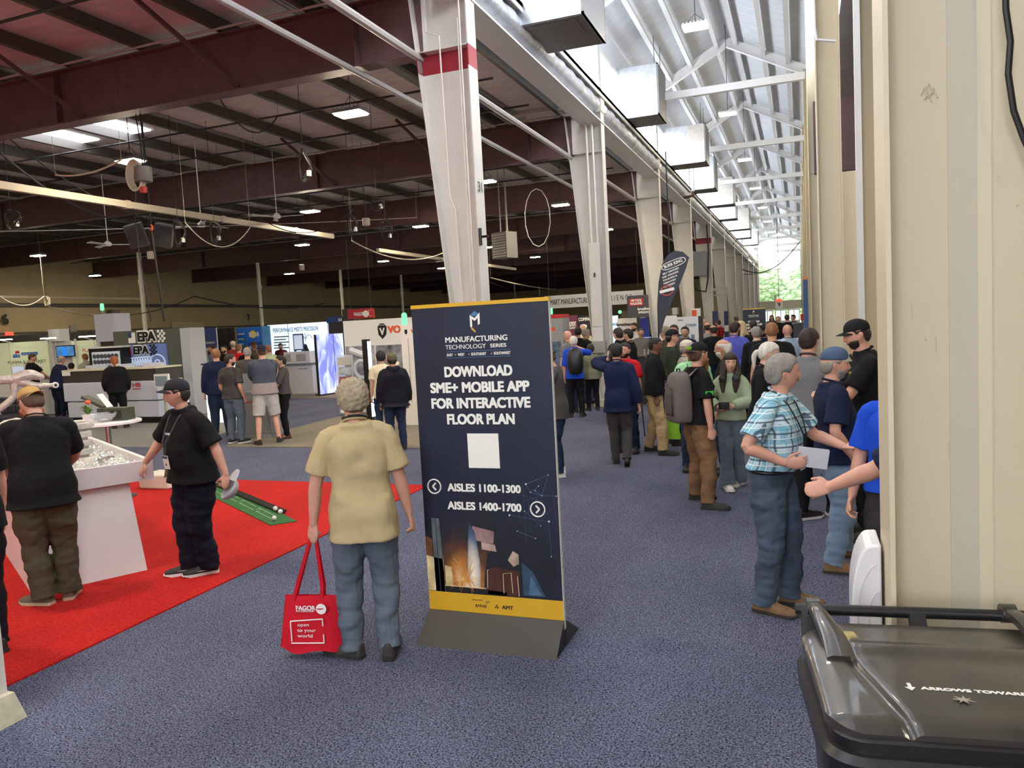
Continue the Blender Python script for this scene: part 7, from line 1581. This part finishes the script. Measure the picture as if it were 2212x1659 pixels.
t, w, h = board('booth_partition', 'narrow white panel with an orange logo just left of the tall navy sign', 'booth panel', (871, 700, 935, 908), 14.6, MC['wall_white'], floor_=True, th=.35)
q = lambda x, y, t=t: (atY(x, y, 14.6).x-t.location.x, -.01, atY(x, y, 14.6).z-t.location.z)
text('VOLLMER', M_orange, t, (q(884, 716)[0]+.30, -.008, q(884, 716)[2]), .07, .52, bold=.08); x_ = q(877, 716)[0]; MB().prism([(x_-.03, q(0, 716)[2]*0+q(877, 716)[2]+.04), (x_-.03, q(877, 716)[2]-.03), (x_, q(877, 716)[2]-.07), (x_+.03, q(877, 716)[2]-.03), (x_+.03, q(877, 716)[2]+.04)], -.012, -.002).build('shield', M_black, t)
MB().tube([(q(882, 730)[0], -.02, q(882, 730)[2]), (q(882, 730)[0], -.02, .5)], .008, 6).build('door_seam', M_pipe, t); MB().lathe([(.05, h), (.06, h+.02), (.06, h+.22), (.03, h+.26)], c=(-w*.42, .1, 0), n=12).build('beacon', emis('beacon_green', (110, 255, 150), 1.3), t)
p = fl(752, 896); t = thing('brochure_stand', 'clear acrylic brochure stand with photo leaflets before the white booth', 'brochure stand', (p[0]+.02, p[1], .012), 12)
MB().box(-.19, .19, 0, .012, 0, 1.5).box(-.2, -.19, -.1, .02, 0, 1.5).box(.19, .2, -.1, .02, 0, 1.5).build('frame', mat('acrylic', (220, 224, 226), .1, alpha=.45), t)
for k in range(6): MB().hexa([(-.17, -.10, .05+k*.24), (.17, -.10, .05+k*.24), (.17, -.09, .05+k*.24), (-.17, -.09, .05+k*.24)], [(-.17, -.03, .24+k*.24), (.17, -.03, .24+k*.24), (.17, -.02, .24+k*.24), (-.17, -.02, .24+k*.24)]).build('leaflet', [M_white, MC['photo_grey2'], fm('leaf_warm', (190, 140, 110), noise_s=8, noise_a=.5), fm('leaf_red', (150, 90, 84)), MC['photo_grey'], M_pipe][k], t)
# grey podium
p = fl(565, 945); t = thing('podium', 'grey podium with a glass case and a navy cap on top', 'podium', (p[0]-.05, p[1]+.12, .012), 8); MP = fm('podium_grey', (136, 138, 140), r=.4)
MB().box(-.33, .33, -.25, .25, .08, .95).build('body', MP, t, bev=.01); MB().box(-.35, .35, -.27, .27, 0, .08).build('plinth', MP, t); MB().box(-.331, .331, -.252, .252, .72, .76).build('stripe', fm('podium_red', (170, 80, 70)), t); MB().box(-.31, .31, -.23, .23, .95, 1.32).build('glass_case', mat('case_glass', (200, 206, 210), .05, alpha=.3), t)
t_ = thing('cap', 'navy cap with a white emblem on top of the podium glass case', 'cap', (p[0]-.12, p[1]+.1, 1.335), -20); b = MB().sphere((0, 0, .01), (.10, .11, .11), 16, 10); b.v = [(x, y, max(z, 0)) for x, y, z in b.v]; b.build('crown', cloth('cap_navy2', (62, 72, 104)), t_, smooth=True); MB().prism([(.08*math.cos(a), -.07-.11*math.sin(a)) for a in [math.pi*j/12 for j in range(13)]], .0, .008, 'xy').build('brim', cloth('cap_navy2', (62, 72, 104)), t_)
# -- beyond the sign: hanging banner, machines
t, w, h = board('hanging_banner', 'long pale hanging banner with black smart manufacturing letters', 'banner', (1176, 633, 1390, 661), 31, fm('banner_pale', (206, 206, 206)), th=.08)
text('SMART MANUFACTURING', M_black, t, (-w*.229, -.01, h*.46), h*.42, w*.458, bold=.02); text('E X P E R I E N C E', M_black, t, (w*.205, -.01, h*.50), h*.38, w*.365, bold=.0)
MB().tube([(-w*.45, .03, h), (-w*.45, .03, 7.118-t.location.z)], .01, 5).tube([(w*.45, .03, h), (w*.45, .03, 7.118-t.location.z)], .01, 5).build('hanger', M_darkmetal, t)
t, w, h = board('machining_centre', 'grey machine with a window and orange mark right behind the tall navy sign', 'machine', (1160, 688, 1218, 850), 17.6, fm('machine_grey', (150, 152, 152), r=.4), floor_=True, th=.6, part='housing')
MB().box(w*.02, w*.42, -.01, 0, h*.44, h*.74).build('window', fm('mc_window', (92, 116, 134), r=.1, noise_s=5, noise_a=.5), t); MB().box(0, w*.22, -.006, 0, h*.86, h*.90).build('logo', M_orange, t); MB().box(-w/2, w/2, -.01, .6, h, h+.09).build('red_top', M_redp, t); MB().box(-w*.05, w*.0, -.02, 0, .2, h*.96).build('door_edge', M_white, t); text('MAZAK' if False else 'ARROW', M_ivory, t, (w*.28, -.01, h*.33), .06, .3, bold=.03) if False else None
MB().lathe([(.03, h+.1), (.035, h+.12), (.035, h+.25)], c=(-w*.02, .3, 0), n=10).build('beacon', emis('beacon_green', (110, 255, 150), 1.3), t)
t, w, h = board('booth_wall', 'maroon booth wall with white Belmont style lettering left of the second column', 'booth wall', (1220, 681, 1249, 790), 26, fm('wall_maroon', (104, 40, 62)), floor_=True, th=.1); t['label'] = 'maroon booth wall with white lettering left of the second column'; text('BELMONT', M_ivory, t, (w*.12, -.01, h*.86), .16, w*.55, bold=.06); text('N', M_ivory, t, (-w*.28, -.01, h*.87), .28, .18, bold=.02); text('EQUIPMENT', M_ivory, t, (w*.12, -.01, h*.80), .06, w*.5, bold=.04)
t, w, h = board('booth_wall', 'near black booth wall with the letters COMPA beside the maroon one', 'booth wall', (1249, 681, 1300, 790), 26.1, fm('wall_nearblack', (34, 32, 44)), floor_=True, th=.1); text('COMPANY', M_ivory, t, (-w*.12, -.01, h*.94), .11, w*.66, bold=.06); MB().box(-w*.38, -w*.34, -.008, 0, h*.78, h*.86).build('violet_mark', fm('violet', (130, 90, 230), emit=.5), t); MB().sphere((-w*.24, -.01, h*.83), (.13, .01, .08), 12, 6).build('cloud_print', M_ivory, t)
t, w, h = board('hanging_sign', 'dark grey sign with a red plate reading 108 tool magazine', 'sign', (1355, 638, 1400, 686), 24.2, fm('panel_charcoal', (66, 66, 70)), th=.1)
MB().box(-w*.40, w*.28, -.008, 0, h*.54, h*.86).build('red_plate', fm('plate_red', (190, 34, 44)), t); text('108 TOOL', M_ivory, t, (-w*.06, -.012, h*.77), h*.10, w*.52, bold=.06); text('MAGAZINE', M_ivory, t, (-w*.06, -.012, h*.63), h*.10, w*.56, bold=.06); text('brother', M_ivory, t, (w*.30, -.01, h*.38), h*.12, w*.62, bold=.06); text('SPEEDIO', M_ivory, t, (w*.30, -.01, h*.22), h*.09, w*.55, bold=.06)
MB().box(-.05, .05, .02, .1, -t.location.z+.01, 0).build('stand', M_darkmetal, t)
t, w, h = board('machining_centre', 'white machine cabinet with small black lettering between second and third columns', 'machine', (1335, 687, 1378, 790), 25, fm('cab_white', (214, 212, 208), r=.4), floor_=True, th=1.4, part='cabinet'); text('brother', M_black, t, (-w*.16, -.01, h*.90), .09, .5, bold=.06); MB().box(-w*.40, -w*.36, -.02, 0, h*.8, h*.86).build('handle', M_black, t)
t, w, h = board('booth_partition', 'royal blue lit panel right of the white machine cabinet', 'booth panel', (1378, 687, 1402, 790), 25.1, fm('panel_blue', (34, 50, 140)), floor_=True, th=.1); b = MB(); rr = random.Random(8)
for k in range(20): b.box(-w*.3, -w*.3+rr.uniform(.1, .4), -.008, 0, h*(.3+k*.02), h*(.31+k*.02))
b.build('text_lines', fm('panel_pale_txt', (170, 190, 240), emit=.4), t)
t, w, h = board('lit_sign', 'small lit blue white panel just right of the second column', 'light panel', (1314, 682, 1335, 760), 26, fm('pale_lit', (190, 224, 250), emit=.8), floor_=True, th=.1); text('exact', M_sky, t, (0, -.01, h*.87), .12, .5, bold=.04)
t, w, h = board('monitor', 'dark monitor with a green lamp on top of the white machine cabinet', 'monitor', (1342, 672, 1356, 686), 25.2, M_machd, th=.3, part='casing'); MB().sphere((-w*.7, 0, h*.9), .06, 8, 6).build('lamp', emis('beacon_green', (110, 255, 150), 1.3), t)
p = atY(1378, 770, 20.3); t = thing('table', 'black draped table with bottles before the suited people', 'table', (p.x, 20.3, .001)); MB().box(-.6, .55, -.35, .35, 0, .98).build('cloth', M_black, t, bev=.02); MB().box(-.62, .57, -.37, .37, .98, 1.0).build('tabletop', fm('top_grey', (120, 122, 126)), t)
for k in range(3):
    t = thing('bottle', ['clear water bottle on the black draped table, left', 'clear water bottle on the black draped table, middle', 'clear water bottle on the black draped table, right'][k], 'bottle', (p.x+.2+.09*k, 20.2+.05*k, 1.002), group='water bottles'); MB().lathe([(.03, 0), (.032, .01), (.032, .13), (.012, .17), (.012, .19)], n=12).build('bottle', mat('clear_glass', (235, 238, 240), .05, alpha=.2, spec=.9), t, smooth='auto'); MB().lathe([(.014, .185), (.014, .205)], n=10).build('lid', M_white, t)
x_, y_ = fl(1378, 870); t = thing('podium', 'black ribbed bin like podium between the navy blazer and khaki trousers', 'podium', (x_-.05, y_-.15, .001), 5); t['label'] = 'black podium between the navy blazer and the khaki trousers'; MB().box(-.26, .30, -.22, .22, 0, 1.12).build('body', fm('podium_black', (46, 45, 47)), t, bev=.02); MB().box(-.18, .12, -.235, -.22, .72, 1.0).build('inset', M_machd, t, bev=.01); MB().box(-.3, .33, -.26, .26, 1.12, 1.15).build('top', M_machd, t)
x_ = atY(1361, 738, 13.2).x; t = thing('folding_chair', 'green backed chair behind the red polo', 'chair', (x_, 13.2, .001), 160)
MB().box(-.2, .2, -.02, .03, .95, 1.25).build('backrest', fm('chair_green', (90, 140, 110)), t, bev=.03, seg=3); MB().box(-.2, .2, 0, .4, .60, .64).build('seat', fm('chair_green', (90, 140, 110)), t, bev=.01)
for sx_ in (-.19, .19):
    MB().tube([(sx_, -.0, 1.2), (sx_, .02, .6), (sx_, -.05, 0)], .012, 6).build('leg', M_darkmetal, t); MB().tube([(sx_, .38, .6), (sx_, .42, 0)], .012, 6).build('leg', M_darkmetal, t)
t, w, h = board('information_board', 'white information board headed automation with small machine pictures', 'notice board', (1462, 684, 1510, 800), 18.4, fm('board_white', (224, 222, 218)), floor_=True, th=.12); text('AUTOMATION', MG, t, (w*.16, -.01, h*.90), .055, w*.5, bold=.05)
MB().box(-w*.42, -w*.18, -.006, 0, h*.955, h*.97).build('header_print', MG, t)
for i in range(3):
    for j in range(5): MB().box(-w*.4+i*w*.28, -w*.24+i*w*.28, -.008, 0, h*(.30+j*.11), h*(.35+j*.11)).build('picture', M_pipe if (i+j) % 2 else MG, t)
MB().box(w/2, w/2+.1, .0, .12, 0, h).build('side_rack', M_darkmetal, t)
t, w, h = board('booth_partition', 'white booth panel with a small dark screen between third and fourth columns', 'booth panel', (1425, 682, 1462, 790), 24, M_white, floor_=True, th=.2); MB().box(-w*.35, -w*.2, -.01, 0, h*.72, h*.82).build('screen', M_machd, t)
t, w, h = board('hanging_monitor', 'dark and grey box hanging above the white booth panel by the feather flag', 'monitor', (1436, 665, 1463, 680), 24.4, M_machd, th=.4, part='casing'); MB().box(w*.1, w/2, -.01, 0, 0, h).build('side_plate', M_pipe, t); MB().tube([(0, .1, h), (0, .1, 7.118-t.location.z)], .02, 6).build('pole', M_darkmetal, t)
t, w, h = board('booth_partition', 'white panel with an orange block far behind the fourth column', 'booth panel', (1494, 666, 1514, 780), 33, M_white, floor_=True, th=.2); MB().box(-w*.4, w*.1, -.01, 0, h*.86, h*.97).build('orange_block', M_orange, t)
for k, (xa_, xc_, Yk, lab) in enumerate(((1540, 1552, 38, 'navy and white banner between far columns, the nearer one'), (1565, 1574, 46, 'navy and white banner between far columns, the farther one'))):
    t, w, h = board('banner', lab, 'banner', (xa_, 672, xc_, 760), Yk, fm('ban_navy', (40, 50, 90)), floor_=True, th=.1); MB().box(-w/2, w/2, -.01, 0, h*.45, h*.62).build('white_block', M_white, t)
# feather flag
YF = 14.0; pole_x = atY(1422, 760, YF).x
t = thing('feather_flag', 'tall dark feather flag with a white oval logo in front of the fourth column', 'flag', (pole_x, YF, .001))
out = [(1424, 720), (1421, 660), (1424, 610), (1431, 572), (1443, 552), (1458, 543), (1474, 545), (1488, 558), (1482, 580), (1466, 620), (1450, 655), (1436, 690), (1427, 722)]
P2 = [atY(x, y, YF) for x, y in out]; poly = [(p.x-pole_x, p.z) for p in P2]
fg = fm('flag_print', (36, 42, 58), noise_s=2.5, noise_a=.5)
MB().prism(poly, -.004, .004).build('flag_sail', fg, t)
MB().tube([(0, .012, 0)]+[(p.x-pole_x, .012, p.z) for p in P2[1:8]], .014, 7).build('pole', M_black, t); MB().lathe([(.2, 0), (.2, .02), (.03, .05)], n=20).build('foot', M_black, t)
def fp(x, y): p = atY(x, y, YF); return (p.x-pole_x, -.008, p.z)
a0_ = math.radians(-26)
def ftext(s_, x, y, sz, w_): o = text(s_, M_ivory, t, fp(x, y), sz, w_, bold=.04); o.rotation_euler = (math.radians(90), -math.radians(18), 0)
ftext('BURR KING', 1454, 570, .055, .34); 
for k, (s_, w_) in enumerate((('BELT GRINDERS', .30), ('DISC GRINDERS', .30), ('POLISHERS &', .26), ('VIBRATORY', .24), ('EQUIPMENT', .22))): ftext(s_, 1449-k*1.6+k*.9, 586+k*7.5, .030, w_)
b = MB(); cx_, _, cz_ = fp(1455, 570); pts = []
for j in range(33):
    a = 2*math.pi*j/32; u = .22*(abs(math.cos(a))**.6)*(1 if math.cos(a) > 0 else -1); v = .06*(abs(math.sin(a))**.8)*(1 if math.sin(a) > 0 else -1); g_ = math.radians(18); pts.append((cx_+u*math.cos(g_)-v*math.sin(g_), -.008, cz_+u*math.sin(g_)+v*math.cos(g_)))
b.tube(pts, .007, 5, cap=False).build('logo_oval', M_ivory, t)
cx_, _, cz_ = fp(1441, 628); MB().tube([(cx_+.105*math.cos(a), -.008, cz_+.085*math.sin(a)) for a in [2*math.pi*j/24 for j in range(25)]], .012, 6, cap=False).build('logo_ring', fm('ring_red', (190, 80, 80)), t); MB().bar((cx_-.13, -.014, cz_-.02), (cx_+.13, -.014, cz_+.03), .012, .05).build('logo_script', M_ivory, t)
# far right: blue panel, bin
t, w, h = board('booth_partition', 'tall blue panel with an orange top edge at the right side of the far aisle', 'booth panel', (1737, 600, 1747, 800), 15.5, fm('panel_teal', (34, 76, 124)), floor_=True, th=.6); MB().box(-w/2-.004, w/2+.004, -.01, .61, h-.03, h+.01).build('top_edge', fm('edge_orange', (226, 130, 50)), t)
t, w, h = board('waste_cart', 'black wheeled bin with small white letters near the glass doors', 'waste bin', (1714, 702, 1736, 760), 19.5, M_black, floor_=True, th=.6, part='body'); MB().box(-w/2-.03, w/2+.03, -.04, .64, h, h+.05).build('lid', M_black, t); text('USA', M_ivory, t, (0, -.01, h*.8), .06, .2, bold=.05)
t, w, h = board('hanging_sign', 'small red sign at the right of the glass doors', 'sign', (1729, 678, 1736, 692), 40, M_redp); MB().box(-.03, .03, .01, .05, -t.location.z+.01, 0).build('stand', M_darkmetal, t)
# numbers and exits on the far cream wall (the wall faces the aisle)
for s_, x, y, lab, hh_ in (('6', 12, 691, 'black digit six painted on the cream wall at the left edge', .5), ('7', 537, 687, 'black digit seven painted on the cream wall above the black drape', .45)):
    p = atX(x, y, -37.88); o = text(s_, M_black, None, p, hh_, hh_*.62, rot=(90, 0, 90), bold=.06, ext=.01, name='wall_number'); tag(o, lab, 'number')
p = atX(19, 721, -37.9); o = MB().box(0, .08, -.2, .2, -.08, .08).build('exit_sign', fm('exit_red2', (240, 70, 50), emit=1.2), loc=p); tag(o, 'small red exit sign on the cream wall below the number 6', 'exit sign')
for k, (xa_, xc_, ya_, yc_) in enumerate(((370, 440, 693, 712), (150, 165, 702, 722))):
    p0_ = atX(xa_, ya_, -37.9); p1_ = atX(xc_, yc_, -37.9)
    t = thing('roller_door', ['cream slatted loading door on the far wall right of the lit letters', 'narrow grey louvre on the far cream wall'][k], 'door', (-37.9, (p0_.y+p1_.y)/2, p1_.z)); wd_ = p1_.y-p0_.y
    b = MB(); [b.box(0, .05, -wd_/2, wd_/2, j*.18, j*.18+.16) for j in range(max(3, int((p0_.z-p1_.z)/.18)))]; b.build('slats', fm('door_cream', (214, 202, 168)) if not k else M_pipe, t)
# -- wheeled waste cart in the foreground
t = thing('waste_cart', 'big scuffed black wheeled waste cart in the near right corner, lettered arrows toward street', 'waste bin', (.04, 1.735, .001), 7)
M_lid = mat('cart_lid', (54, 51, 45), .28, noise_s=5, noise_a=.35, bump=.0015, bump_s=14, coat=.3, spec=.6)
M_body = mat('cart_body', (30, 30, 30), .35, noise_s=6, noise_a=.25, bump=.001, bump_s=30)
CW, CL_ = .66, .53
def rr_ring(x0, x1, y0, y1, r, z, n=6):
    out = []
    for cx_, cy_, a0 in ((x1-r, y1-r, 0), (x0+r, y1-r, 90), (x0+r, y0+r, 180), (x1-r, y0+r, 270)):
        for k in range(n+1): a = math.radians(a0+90*k/n); out.append((cx_+r*math.cos(a), cy_+r*math.sin(a), z))
    return out
def stack(b, R_):
    n = len(R_[0]); vs = [p for r in R_ for p in r]; fs = []
    for i in range(len(R_)-1):
        for k in range(n): a = i*n+k; c_ = i*n+(k+1) % n; fs.append((a, c_, c_+n, a+n))
    fs += [tuple(range(n-1, -1, -1)), tuple(range(len(vs)-n, len(vs)))]; return b.add(vs, fs)
b = MB(); stack(b, [rr_ring(.09, CW-.09, .10, CL_-.02, .05, 0), rr_ring(.05, CW-.05, .06, CL_, .06, .55), rr_ring(.02, CW-.02, .02, CL_, .07, .98), rr_ring(.018, CW-.018, .018, CL_, .07, 1.03), rr_ring(-.012, CW+.012, -.035, CL_+.01, .08, 1.035), rr_ring(-.014, CW+.014, -.04, CL_+.01, .08, 1.085), rr_ring(-.002, CW+.002, -.028, CL_, .08, 1.10)])
b.build('body', M_body, t, smooth='auto')
b = MB(); stack(b, [rr_ring(.01, CW-.01, -.015, CL_-.01, .07, 1.10), rr_ring(.006, CW-.006, -.012, CL_-.01, .07, 1.125), rr_ring(.01, CW-.01, -.005, CL_-.02, .07, 1.13)]); b.build('inner_rim', M_black, t, smooth='auto')
def seam(v): return np.interp(v, [0, .12, .25, .38, .53], [.165, .135, .105, .085, .08])
def lidz(u, v):
    e = min(1, max(0, (u+.0)/.05))*min(1, max(0, (CW-u)/.05)); z = 1.142+.016*e**.5
    s_ = seam(v); r = CW-s_
    k = 1/(1+math.exp(-(u-s_)/.008))*1/(1+math.exp((u-r)/.008)); z += .016*k
    z -= .010*(math.exp(-((u-s_)/.011)**2)+math.exp(-((u-r)/.011)**2))
    z += .012*math.sin(math.pi*min(1, max(0, v/CL_))) - .02*max(0, (.05-v)/.05)**2
    z -= .010*k*(1/(1+math.exp((v-.33-.03*math.sin((u-.2)*7))/.012)))
    z += .008*k*math.exp(-((v-.35)/.03)**2)
    return z
nu, nv = 150, 110; vs = []; fs = []
def cl(u, v):                                     # round the corners
    r = .075
    for cx_, cy_, sx_, sy_ in ((r, r, -1, -1), (CW-r, r, 1, -1), (r, CL_-r, -1, 1), (CW-r, CL_-r, 1, 1)):
        dx, dy = (u-cx_)*sx_, (v-cy_)*sy_
        if dx > 0 and dy > 0:
            m_ = max(dx, dy); l = math.hypot(dx, dy); k = m_/l; return cx_+sx_*dx*k, cy_+sy_*dy*k
    return u, v
for j in range(nv+1):
    for i in range(nu+1):
        u, v = cl(CW*i/nu, CL_*j/nv); vs.append((u, v, lidz(u, v)))
for j in range(nv):
    for i in range(nu): a = j*(nu+1)+i; fs.append((a, a+1, a+nu+2, a+nu+1))
edge = [i for i in range(nu+1)]+[j*(nu+1)+nu for j in range(1, nv+1)]+[nv*(nu+1)+i for i in range(nu-1, -1, -1)]+[j*(nu+1) for j in range(nv-1, 0, -1)]
n0 = len(vs); vs += [(vs[e][0], vs[e][1], vs[e][2]-.022) for e in edge]; ne = len(edge)
for k in range(ne): fs.append((edge[k], n0+k, n0+(k+1) % ne, edge[(k+1) % ne]))
fs.append(tuple(range(n0, n0+ne))); o = MB().add(vs, fs).build('lid', M_lid, t, smooth='auto')
for x_ in (.055, CW-.10):
    b = MB().hexa([(x_-.018, .33, 1.155), (x_+.05, .30, 1.155), (x_+.05, .31, 1.155), (x_-.018, .34, 1.155)], [(x_-.012, .33, 1.172), (x_+.046, .30, 1.172), (x_+.046, .31, 1.172), (x_-.012, .34, 1.172)])
    b = MB()
    P_ = [(x_+.020, .30, 1.165), (x_+.018, .38, 1.185), (x_+.006, .46, 1.20), (x_-.002, .53, 1.205), (x_-.006, .60, 1.195)]
    RW = cr([tuple(q)+(w_,) for q, w_ in zip(P_, (.034, .030, .024, .018, .016))], 5)
    vs = []; fs = []
    for (qx, qy, qz, w_) in RW: vs += [(qx-w_, qy, qz-.012), (qx+w_, qy, qz-.012), (qx+w_, qy, qz+.008), (qx+w_*.6, qy, qz+.014), (qx-w_*.6, qy, qz+.014), (qx-w_, qy, qz+.008)]
    for i in range(len(RW)-1):
        for k in range(6): fs.append((i*6+k, i*6+(k+1) % 6, (i+1)*6+(k+1) % 6, (i+1)*6+k))
    fs += [tuple(range(5, -1, -1)), tuple(range(len(vs)-6, len(vs)))]; b.add(vs, fs)
    b.tube([(x_-.024, .60, 1.192), (x_+.012, .60, 1.192)], .026, 14)
    b.build('hinge_arm', M_lid, t, smooth='auto')
b = MB().tube([(.0, .60, 1.185), (CW-.045, .60, 1.185)], .016, 14); b.build('handle_bar', M_body, t, smooth='auto')
for x_ in (0.012, .30, CW-.075): MB().hexa([(x_, .50, 1.06), (x_+.045, .50, 1.06), (x_+.045, .53, 1.06), (x_, .53, 1.06)], [(x_+.002, .585, 1.19), (x_+.043, .585, 1.19), (x_+.043, .612, 1.19), (x_+.002, .612, 1.19)]).build('handle_bracket', M_body, t)
for x_ in (.02, CW-.07): MB().lathe([(.10, 0), (.125, .01), (.125, .045), (.10, .05)], c=(x_, .50, .126), n=24, ax='x').build('wheel', M_black, t, smooth='auto')
M_cw = fm('cart_white', (226, 224, 216), r=.5); ti = t.matrix_world
def toL(x, y, z): p = fl(x, y, z); dx, dy = p[0]-.04, p[1]-1.735; r = math.radians(7); return dx*math.cos(r)+dy*math.sin(r), -dx*math.sin(r)+dy*math.cos(r)
ua, va = toL(1990, 1492, 1.172); zt_ = lidz(ua+.1, va)+.0015
o = text('ARROWS TOWARD STREET', M_cw, t, (ua+.155, va+.002, zt_), .0125, .31, rot=(0, 0, -1), bold=.06, ext=.0006)
u_, v_ = toL(1966, 1487, 1.172); zt_ = lidz(u_, v_)+.0015
MB().prism([(u_-.004, v_+.018), (u_+.004, v_+.018), (u_+.004, v_-.002), (u_+.011, v_-.002), (u_, v_-.018), (u_-.011, v_-.002), (u_-.004, v_-.002)], zt_-.001, zt_+.0005, 'xy').build('arrow_print', M_cw, t)
u_, v_ = toL(2082, 1515, 1.172); rr = random.Random(3)
MB().prism([(u_+(.024 if k % 2 else .010)*math.cos(k*.45)*rr.uniform(.6, 1.1), v_+(.020 if k % 2 else .008)*math.sin(k*.45)*rr.uniform(.6, 1.1)) for k in range(14)], zt_-.001, zt_+.0004, 'xy').build('worn_patch', fm('worn_grey', (150, 142, 128), r=.7), t)
u_, v_ = toL(1838, 1385, 1.17); o = MB().prism([(u_-.02, v_-.035), (u_+.025, v_-.035), (u_+.012, v_+.035), (u_-.012, v_+.035)], lidz(u_, v_)-.001, lidz(u_, v_)+.0008, 'xy').build('dust_patch', fm('dust_tan', (150, 134, 84), r=.7, noise_s=40, noise_a=.5), t)
b = MB()
for k in range(3): b.bar((.012+.004*k, .05+.03*k, .93), (.022+.004*k, .10+.03*k, .70), .004, .012)
b.build('side_print', M_cw, t)
# pale moulded shell behind it, against the column
t = thing('plastic_shell', 'white rounded plastic shell with curved ridges standing against the near cream column', 'moulded shell', (.19, 2.66, .001))
b = MB(); prof = [(-.045, 0), (-.055, .5), (-.055, 1.10)]+[(.005-.06*math.cos(a), 1.10+.205*math.sin(a)) for a in [math.pi/2*j/10 for j in range(1, 11)]]+[(.032, 1.307), (.032, 0)]
b.prism(prof, -.05, .14, 'xz'); b.build('shell', mat('shell_white', (222, 221, 222), .3), t, bev=.008, seg=3)
for k, r_ in enumerate((.05, .09)):
    MB().tube([(.03-r_*math.cos(a)*.8, -.052, 1.05+r_*2.2*math.sin(a)) for a in [math.radians(-80+160*j/16) for j in range(17)]], .0025, 5).build('ridge', mat('shell_white', (226, 224, 224), .3), t)
